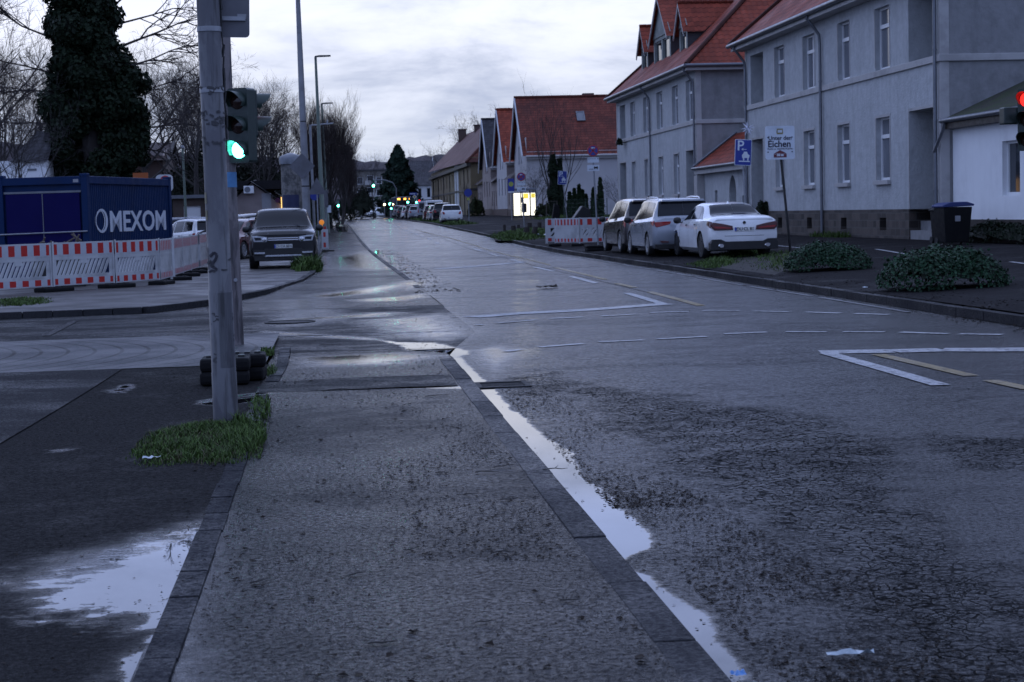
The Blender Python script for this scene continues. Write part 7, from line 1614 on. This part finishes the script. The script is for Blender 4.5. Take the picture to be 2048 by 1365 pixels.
P = atX(1237, 282, 16.9); mound('flower_box', 'window box of dark greenery with red flowers on the corner of the farther grey house', (16.95, P.y, P.z-.25), .35, 1.1, .35, 16, 700, .08, m_ivy)
# --- evergreen thicket behind the yard
GSH = 'dark shrubs behind the car park'
for k, (px, yy, w0, h0, lb) in enumerate([(372, 106, 4., 4.6, 'dark evergreen shrub behind the garage'), (402, 112, 4.5, 5.6, 'taller dark shrub behind the thick signal post'), (440, 118, 4.5, 5., 'dark shrub left of the kiosk roof'), (490, 128, 5., 5.6, 'dark shrub above the kiosk roof'), (545, 132, 5., 5.2, 'dark shrub behind the advertising column'), (600, 138, 5, 4.6, 'dark shrub behind the lamp mast'), (60, 92, 4., 4.0, 'dark brown thicket above the white shed'), (20, 88, 3.6, 3.4, 'dark thicket at the far left edge'), (640, 150, 3.4, 3.4, 'dark undergrowth beneath the hornbeams'), (722, 262, 5., 4.4, 'dark shrub at the bend in front of the flats'), (690, 236, 3., 3., 'low dark shrub on the left bend')]):
    P = atY(px, 430, yy); mound('evergreen_shrub', lb, (P.x, yy, G(yy)-.1), w0, 3.5, h0, 40+k, 2600, .2, m_ever, GSH)
# --- conifer, thujas, ivy stems, hedge
def conifer(name, label, P, h0, r0, seed, n, size, mt, tip=.05, rough=1.):
    rnd = random.Random(seed); R = thing(name, label, 'tree', P); m = MB(); m.tube([(0, 0, -.2), (0, 0, h0*.95)], [.03*h0*.6, .02], 6); m.build('trunk', m_bark, R); pts = []
    for _ in range(n):
        f = rnd.random()**.75; a = rnd.uniform(0, 2*PI); lay = .80+.28*math.sin(f*h0*3.1*rough+2.*math.sin(a*3)); rad = r0*((1-f)**.8*(.55+.45*min(1, f*6))+tip)*lay*rnd.uniform(.5, 1.02)
        pts.append(((math.cos(a)*rad, math.sin(a)*rad, f*h0), Vector((math.cos(a), math.sin(a), .2))))
    c = MB(); cards(c, pts, size, rnd, -.1, 1.7); c.build('crown', mt, R); return R
P = atY(799, 430, 285); conifer('spruce', 'dark conifer standing beyond the bus at the bend', (P.x, 285, G(285)), 11.3, 4.3, 6, 7000, .5, m_con)
GTH = 'thuja columns in the yard beside the pale gabled house'
for k, (px, top, wpx, lb) in enumerate([(1139, 385, 11, 'short thuja at the left end of the row'), (1148.5, 378, 11, 'second thuja of the left group'), (1158, 371, 12, 'tallest thuja of the left group'), (1165, 381, 11, 'fourth thuja of the left group'), (1172, 375+15, 8, 'smallest thuja standing alone in the gap'), (1187, 377, 13, 'thuja left of the tallest one, behind the no stopping post'), (1200, 357, 14, 'tallest thuja of all close to the grey house')]):
    yy = 122+k*.4; tp = atY(px, top, yy); conifer('thuja', lb, (tp.x, yy, G(yy)+.25), tp.z-G(yy)-.25, wpx/2/(F/yy)*1.5, 60+k, 900, .16, m_thu, .12, .4)['group'] = GTH
for px, top, ivt, rr2, lb, sd in ((1104, 250, 310, .30, 'thick ivy wrapped stem with bare top in front of the pale gabled house', 1), (1118, 268, 318, .22, 'thinner ivy wrapped stem right beside the thick one', 2)):
    yy = 140.; b = atY(px+4, 432, yy); tp = atY(px, top, yy); zi = atY(px, ivt, yy).z; rnd = random.Random(sd); R = thing('ivy_clad_tree', lb, 'tree', (b.x, yy, G(yy)+.2)); h0 = tp.z-G(yy)-.2; hi = zi-G(yy)-.2; T, Cn = bare_tree(30+sd, h0*1.15, 'upright', (7, 5, 4), .12); T.build('trunk', m_bark, R); Cn.build('crown', m_twig, R); pts = []
    for _ in range(2600): f = rnd.random(); a = rnd.uniform(0, 6.28); w0 = rr2*2.*(1-.45*f)*(.75+.3*math.sin(f*17+sd)+.12*math.sin(a*2+f*30)); pts.append(((math.cos(a)*w0+(tp.x-b.x)*f*.6, math.sin(a)*w0, f*hi), Vector((math.cos(a), math.sin(a), .1))))
    c = MB(); cards(c, pts, .15, rnd); c.build('ivy', m_ivy, R); c = MB(); c.tube([(0, 0, 0), ((tp.x-b.x)*.6, 0, hi)], [rr2*1.3, rr2*.6], 8); c.build('dark_core', m_ever, R)
GBU = 'bare garden bushes near the shelter'
for k, (px, yy, h0, lb) in enumerate([(1072, 150, 4.4, 'bare twiggy bush right behind the bus shelter'), (1088, 147, 3.6, 'second bare bush between shelter and ivy stems'), (1060, 152, 3.4, 'low bare bush above the shelter roof'), (943, 192, 3.6, 'bare bush in front of the ochre house'), (1235, 118, 3., 'bare bush at the corner of the farther grey house')]): bt(3, px, yy, h0*1.25, lb, GBU, k*1.1, 1.1)
P = atY(1100, 432, 143); mound('hedge', 'dark hedge running right from the bus shelter', (P.x+.3, 143.5, G(143)+.15), 3.4, 1.6, 1.35, 71, 2600, .12, m_hedge, cat='hedge'); P = atY(953, 432, 190); mound('hedge', 'square clipped green hedge in front of the ochre house', (P.x, 190.5, G(190)+.1), 1.9, 3., 2.1, 72, 2600, .16, m_hedge, cat='hedge')
# wire mesh fence in front of the thujas
fe = thing('mesh_fence', 'dark green wire mesh fence in front of the thuja columns', 'fence', (0, 0, 0)); a, b = atY(1128, 400, 118), atY(1214, 400, 118); g = G(118)+.22; fe.location = (a.x, 118, g); hh = a.z-g; m = MB()
m_wire = plain('green_wire', (.015, .04, .03), .5)
for k in range(int((b.x-a.x)/.09)): m.tube([(k*.09, 0, 0), (k*.09, 0, hh)], .006, 3, cap=False)
for k in range(7): m.tube([(0, .01, hh*k/6), (b.x-a.x, .01, hh*k/6)], .008, 3, cap=False)
m.build('mesh', m_wire, fe)
for k in range(3): m = MB(); x = (b.x-a.x)*k/2; m.tube([(x, .04, -.1), (x, .04, hh+.05)], .03, 6); m.build('fence_post', m_wire, fe)
m = MB(); p = atY(1105, 403, 139); o = m.tube([(p.x-.5, 139, G(139)+.2), (p.x-.5, 139, p.z), (p.x+.35, 139, p.z), (p.x+.35, 139, G(139)+.2)], .045, 6).build('garden_gate_frame', m_darkwood); tag(o, 'pale garden gate frame in the hedge right of the shelter', 'gate')
P = atY(1158, 430, 100); m = MB(); m.prism([(-.8, 0), (.75, 0), (.55, 1.05), (.15, 1.25)], -.5, .5, frame_m((0, 0, 0), (1, 0, 0), (0, 0, 1), (0, 1, 0))); o = m.build('tarpaulin_heap', m_blk, bevel=.05); o.location = (P.x, 100, G(100)+.2); tag(o, 'black sloping tarpaulin covered heap behind the right barriers', 'tarpaulin')
P = at(1112, 478, .1); m = MB(); m.prism([(-.28, 0), (.25, 0), (.22, 1.5), (.0, 1.6)], -.2, .2, frame_m((0, 0, 0), (1, 0, 0), (0, 0, 1), (0, 1, 0))); o = m.build('rubber_mat', m_rub, bevel=.03); o.location = (P.x-.05, P.y, zr_(P.x, P.y)); tag(o, 'dark folded rubber sheet leaning left of the right barrier enclosure', 'rubber sheet')
# ------------------------------------------------------------------ grass and ground litter
def blades(name, label, polys, n, hmin, hmax, zf, seed, mt=m_grass, wdt=.006, dens=None):
    rnd = random.Random(seed); m = MB()
    for poly in polys:
        pl = np.array(poly); x0, y0 = pl.min(0); x1, y1 = pl.max(0); c = 0; tries = 0
        Q = np.array([(rnd.uniform(x0, x1), rnd.uniform(y0, y1)) for _ in range(n*3)]); sd = sd_poly(Q, poly); ext = max(.08, min(x1-x0, y1-y0)*.34)
        for (x, y), s in zip(Q, sd):
            nz = .72+.28*math.sin(x*7.3+seed)*math.sin(y*6.1+seed*2)
            if s < -ext*.4*nz or rnd.random() > (.03+min(1, max(0, s+ext*.35)/ext)**1.3*.97)*(.45+.55*min(1, max(0, .6+.6*math.sin(x*19+seed)*math.sin(y*16+seed*1.7)+.4*math.sin(x*37+y*29)))): continue
            c += 1
            if c > n: break
            hh = rnd.uniform(hmin, hmax)*(.4+.6*min(1, max(0, s+.1)/ext))*(.5+nz); a = rnd.uniform(0, 6.28); l = hh*rnd.uniform(.25, 1.1); z = zf(x, y); w0 = wdt*rnd.uniform(.6, 1.5); dx, dy = math.cos(a), math.sin(a); i = len(m.v)
            m.v += [(x-dy*w0, y+dx*w0, z), (x+dy*w0, y-dx*w0, z), (x+dx*l*.35+dy*w0*.8, y+dy*l*.35-dx*w0*.8, z+hh*.65), (x+dx*l*.35-dy*w0*.8, y+dy*l*.35+dx*w0*.8, z+hh*.65), (x+dx*l, y+dy*l, z+hh)]
            m.f += [(i, i+1, i+2, i+3), (i+3, i+2, i+4)]; m.m += [0, 0]
    o = m.build(name, mt); o['kind'] = 'stuff'; o['label'] = label; return o
def patchsheet(name, poly, zf, mt, dz=.012, n=1, seed=1):
    """low soil hump under a tuft of grass"""
    rnd = random.Random(seed); c = np.mean(np.array(poly), 0); m = MB(); R_ = 26; K = 5
    import cmath
    pts = []
    P_ = np.array(poly); per = []
    seg = np.linalg.norm(np.roll(P_, -1, 0)-P_, axis=1); tot = seg.sum()
    for q in range(R_):
        d = tot*q/R_; i = 0
        while d > seg[i]: d -= seg[i]; i += 1
        per.append(P_[i]+(P_[(i+1) % len(P_)]-P_[i])*d/seg[i])
    for k in range(K+1):
        f = 1-k/K
        for q in range(R_): x, y = c+(per[q]-c)*f*(1+rnd.uniform(-.06, .06)); m.v.append((x, y, zf(x, y)-.01+dz*2.2*(1-f*f)+rnd.uniform(0, .006)))
    for k in range(K):
        for q in range(R_): a = k*R_+q; b = k*R_+(q+1) % R_; m.f.append((a, b, b+R_, a+R_)); m.m.append(0)
    o = m.build(name, mt, smooth=60); o['kind'] = 'structure'; return o
m_soil = plain('dark_soil', (.022, .018, .013), .85, var=.5, scale=9, bump=.9, bscale=40, bdist=.02)
z0f = lambda x, y: zfoot(x, y) if x < -.6 else 0.
gp = pix([(262, 905), (300, 868), (400, 846), (470, 842), (515, 850), (535, 868), (525, 905), (470, 932), (380, 928), (300, 935)]); patchsheet('soil', gp, z0f, m_soil, .003)
blades('grass', 'grass tuft round the foot of the thick signal post', [gp], 9000, .012, .05, z0f, 3, wdt=.0035)
blades('grass', 'longer grass right of the thick signal post', [pix([(440, 870), (470, 845), (515, 850), (535, 872), (520, 905), (470, 915)])], 900, .04, .085, z0f, 4, wdt=.0035)
blades('dry_grass', 'dead straw coloured blades and roots among the grass at the post', [gp], 1500, .01, .05, z0f, 33, plain('dead_grass', (.075, .062, .032), .8, var=.4, scale=30), .003)
blades('grass', 'sparse grass by the stacked rubber blocks', [pix([(515, 745), (548, 735), (555, 752), (525, 756)]), pix([(520, 705), (545, 700), (550, 712), (525, 716)]), pix([(500, 800), (535, 795), (540, 840), (505, 845)])], 260, .015, .06, z0f, 5, wdt=.005)
zco = lambda x, y: zcorner(x, y) if x < kx(y) else zl(x, y)
blades('grass', 'grass tuft round the tall grey lamp mast', [pix([(583, 538), (600, 530), (625, 528), (645, 533), (640, 541), (600, 544)], .04)], 2600, .10, .34, zco, 6, wdt=.016)
blades('grass', 'short grass below the left barriers', [pix([(-10, 600), (90, 596), (100, 606), (40, 612), (-10, 612)], .04)], 1500, .02, .07, zco, 7, wdt=.008)
vg = [pix([(1385, 528), (1480, 508), (1600, 508), (1610, 535), (1560, 548), (1480, 540)], .15)]; patchsheet('soil', vg[0], zr_, m_soil, .012)
blades('grass', 'patchy green verge grass under the parking sign', [pix([(1385, 526), (1420, 517), (1470, 517), (1470, 526), (1420, 534)], .15), pix([(1500, 512), (1590, 508), (1605, 530), (1560, 542), (1520, 535)], .15), pix([(1440, 510), (1500, 505), (1540, 508), (1480, 516)], .15)], 3200, .03, .14, zr_, 8, wdt=.009)
vb = [pix([(985, 472), (1010, 464), (1060, 460), (1115, 464), (1118, 474), (1050, 480), (1000, 480)], .12)]
blades('grass', 'dull green verge grass round the timber stumps', vb, 7000, .05, .2, zr_, 9, wdt=.02); patchsheet('soil', vb[0], zr_, m_soil, .02)
blades('grass', 'grass strip under the far row of parked cars', [[(8.5, 130), (10.8, 130), (10.4, 200), (8.5, 200)]], 5000, .05, .22, zr_, 10, wdt=.03); blades('grass', 'grass strip at the foot of the hornbeams', [[(-2.6, 96), (-.9, 96), (-.8, 190), (-3., 190)]], 6000, .1, .4, lambda x, y: zcorner(x, y), 11, wdt=.03)
blades('grass', 'grass in front of the bus shelter and hedge', [[(15.5, 132), (22, 132), (22, 142), (18.5, 142), (15.5, 138)]], 3000, .06, .25, zr_, 12, wdt=.03)
blades('grass', 'weeds at the foot of the nearer grey house', [[(16.8, 57.5), (17.25, 57.5), (17.25, 61.5), (16.8, 61.5)]], 500, .05, .2, zr_, 14, wdt=.012)
# leaf litter, grit and small twigs
m_lit2 = leafm('rotting_leaf_litter', (.022, .016, .012), .7, .6)
def litter(name, label, areas, seed, mt=m_lit2):
    rnd = random.Random(seed); m = MB()
    for (x0, x1, y0, y1, n, s0, s1, zf, pw) in areas:
        for _ in range(n):
            x = x0+(x1-x0)*rnd.random()**pw; y = y0+(y1-y0)*rnd.random()**1.25; xx = x(y) if callable(x) else x
            cl = math.sin(x*5.1+y*1.3)+math.sin(y*2.7-x*3.3)+rnd.gauss(0, .8)
            if cl < -.3: continue
            s = rnd.uniform(s0, s1); a = rnd.uniform(0, 6.28); dx, dy = math.cos(a)*s, math.sin(a)*s; e = rnd.uniform(.25, .9); z = zf(x, y)+.002; t1 = rnd.uniform(.0, .5)*s; t2 = rnd.uniform(.05, .5)*s; i = len(m.v)
            m.v += [(x-dx, y-dy, z), (x+dy*e, y-dx*e, z+t1), (x+dx, y+dy, z+t2*.5), (x-dy*e, y+dx*e, z+t2)]; m.f += [(i, i+1, i+2, i+3), (i, i+3, i+2, i+1)][:1]; m.m.append(0)
    o = m.build(name, mt); o['kind'] = 'stuff'; o['label'] = label; return o
zp = lambda x, y: 0. if y < 18.4 else zl(x, y)
litter('leaf_litter', 'dark scraps of rotting leaf and grit scattered over the wet cycle path', [(-.55, 1.05, 4.8, 20, 15000, .0025, .0085, zp, 1.), (.2, 1.0, 7.5, 12.5, 2200, .004, .014, zp, .8), (-.55, 1.05, 5, 19, 500, .012, .024, zp, 1.), (-.5, 1.8, 20, 34, 1500, .006, .016, zl, 1.)], 21)
gw = lambda x, y: zroad(x, y)
litter('leaf_litter', 'brown leaf litter along the edge of the gutter puddle', [(1.42, 2.0, 5., 9.5, 5200, .004, .014, gw, 1.2), (1.55, 2.15, 4.8, 7.2, 2600, .004, .013, gw, 1.), (1.4, 1.9, 9, 15.5, 2600, .005, .015, gw, 1.3), (1.25, 1.5, 5, 14, 120, .005, .012, gw, 1.), (1.6, 2.6, 35, 75, 1500, .015, .05, gw, 1.6)], 22)
litter('leaf_litter', 'grit and dead leaves on the rough footpath at the left', [(-4, -.72, 4.8, 18, 5200, .003, .012, zfoot, 1.), (-.9, -.5, 10.5, 13.5, 900, .005, .016, z0f, .8), (-.75, -.45, 5, 20, 900, .004, .012, lambda x, y: .012, 1.)], 23)
litter('leaf_litter', 'dead leaves and soil along the right kerb', [(7.85, 8.28, 19, 70, 2600, .006, .03, gw, .6), (8.3, 9.4, 22, 60, 2400, .008, .03, zr_, 1.4), (9, 15, 24, 60, 1500, .01, .03, zr_, 1.)], 24)
rnd = random.Random(31); TW = 'twigs lying on the wet cycle path'
m_stick = plain('wet_twig', (.022, .017, .014), .5)
tl = [(735, 1287, .11, .1), (1000, 1000, .10, .2), (925, 990, .09, -.2), (870, 945, .10, .05), (950, 945, .14, .1), (985, 935, .14, .02), (985, 1105, .10, -.3), (850, 793, .22, .05), (640, 690, .25, .1), (500, 1165, .10, .3), (950, 1245, .08, .1), (810, 1100, .07, -.1), (1120, 1200, .08, .2), (700, 1150, .07, .3), (655, 780, .2, .05), (1085, 940, .15, .0)]
ql = ['near the bottom middle of the path', 'left of the gutter puddle bend', 'a little left of the long pair', 'farther up the path centre', 'of the long pair, left piece', 'of the long pair, right piece', 'thick bent one in mid path', 'beside the bright wet streak', 'beyond the wet streak on the left', 'beside the left edging stones', 'low down right of centre', 'in the plain middle of the path', 'close to the right kerb stones', 'left of the path centre', 'just below the wet streak', 'lying across the kerb into the puddle']
for k, ((px, py, L_, an), q) in enumerate(zip(tl, ql)):
    P = at(px, py, .006); m = MB(); p = Vector((0, 0, 0)); pts = [p]; d = Vector((math.cos(an), math.sin(an), 0))
    for i in range(4): d = (d+Vector((rnd.gauss(0, .2), rnd.gauss(0, .2), 0))).normalized(); p = p+d*L_/4; pts.append(p+Vector((0, 0, rnd.uniform(0, .008))))
    m.tube(pts, [.0028, .0034, .003, .0024, .0012], 5)
    if k % 3 == 0: m.tube([pts[2], pts[2]+Vector((L_*.15, L_*.2, .012))], [.0022, .001], 4)
    o = m.build('twig', m_stick); o.location = P; tag(o, 'wet brown twig '+q, 'twig', TW)
def scrap(name, label, px, py, mt, w0, h0, z, seed):
    rnd = random.Random(seed); P = at(px, py, z); m = MB(); n = 7; g = [(w0*(i/(n-1)-.5)+rnd.uniform(-.15, .15)*w0/n, h0*(j/3-.5)*(1-.6*abs(i/(n-1)-.5))+rnd.uniform(-.1, .1)*h0, abs(rnd.gauss(0, .12*h0))+.003) for j in range(4) for i in range(n)]; m.v += g
    for j in range(3):
        for i in range(n-1): a = j*n+i; m.f.append((a, a+1, a+n+1, a+n)); m.m.append(0)
    o = m.build(name, mt); o.location = P; tag(o, label, 'litter'); return o
m_film = plain('crumpled_film', (.36, .42, .46), .25, var=.4, scale=40); m_bfilm = plain('blue_wrapper', (.03, .17, .45), .35, var=.3, scale=40)
scrap('paper_scrap', 'white crumpled scrap at the edge of the grass tuft', 303, 917, m_film, .11, .07, .03, 1); scrap('film_scrap', 'long pale plastic scrap on the road near the bottom edge', 1700, 1309, m_film, .16, .05, -.04, 2); scrap('wrapper', 'small blue wrapper lying in the puddle at the bottom edge', 1476, 1351, m_bfilm, .05, .05, -.035, 3); scrap('paper_scrap', 'tiny white scrap on the right pavement edge', 1731, 576, m_film, .1, .1, .13, 4); scrap('bag_scrap', 'white bag lying in the verge grass by the stumps', 1085, 473, m_film, .9, .5, .16, 5); scrap('leaf_clump', 'dark clump of dead leaves in the middle of the carriageway', 1094, 576, m_lit2, .42, .3, -.04, 6)
# ------------------------------------------------------------------ wooded hills behind the town
m_hill = (lambda t: t.fin(t.mix(t.noise(t.obj(), .05, 6, .7), (.022, .017, .020), (.058, .042, .048)), .9))(NT('wooded_hill'))
m = MB(); nx, ny = 420, 8; rnd = random.Random(5)
hp_ = [(-700, 60), (-150, 46), (-40, 36), (0, 33.5), (20, 31.5), (45, 33.5), (75, 36), (110, 40), (200, 46), (600, 60)]
for j in range(ny+1):
    for i in range(nx+1):
        x = -600+1300*i/nx; zt = np.interp(x*(880/ (880+j*12)), [p[0] for p in hp_], [p[1] for p in hp_]); f = j/ny; m.v.append((x, 880+j*16, -2+(zt+2)*math.sin(min(1, f*1.05)*PI/2)+(rnd.uniform(-1.1, 1.1) if f > .3 else 0)))
for j in range(ny):
    for i in range(nx): a = j*(nx+1)+i; m.f.append((a, a+1, a+nx+2, a+nx+1)); m.m.append(0)
o = m.build('hill', m_hill); o['kind'] = 'structure'
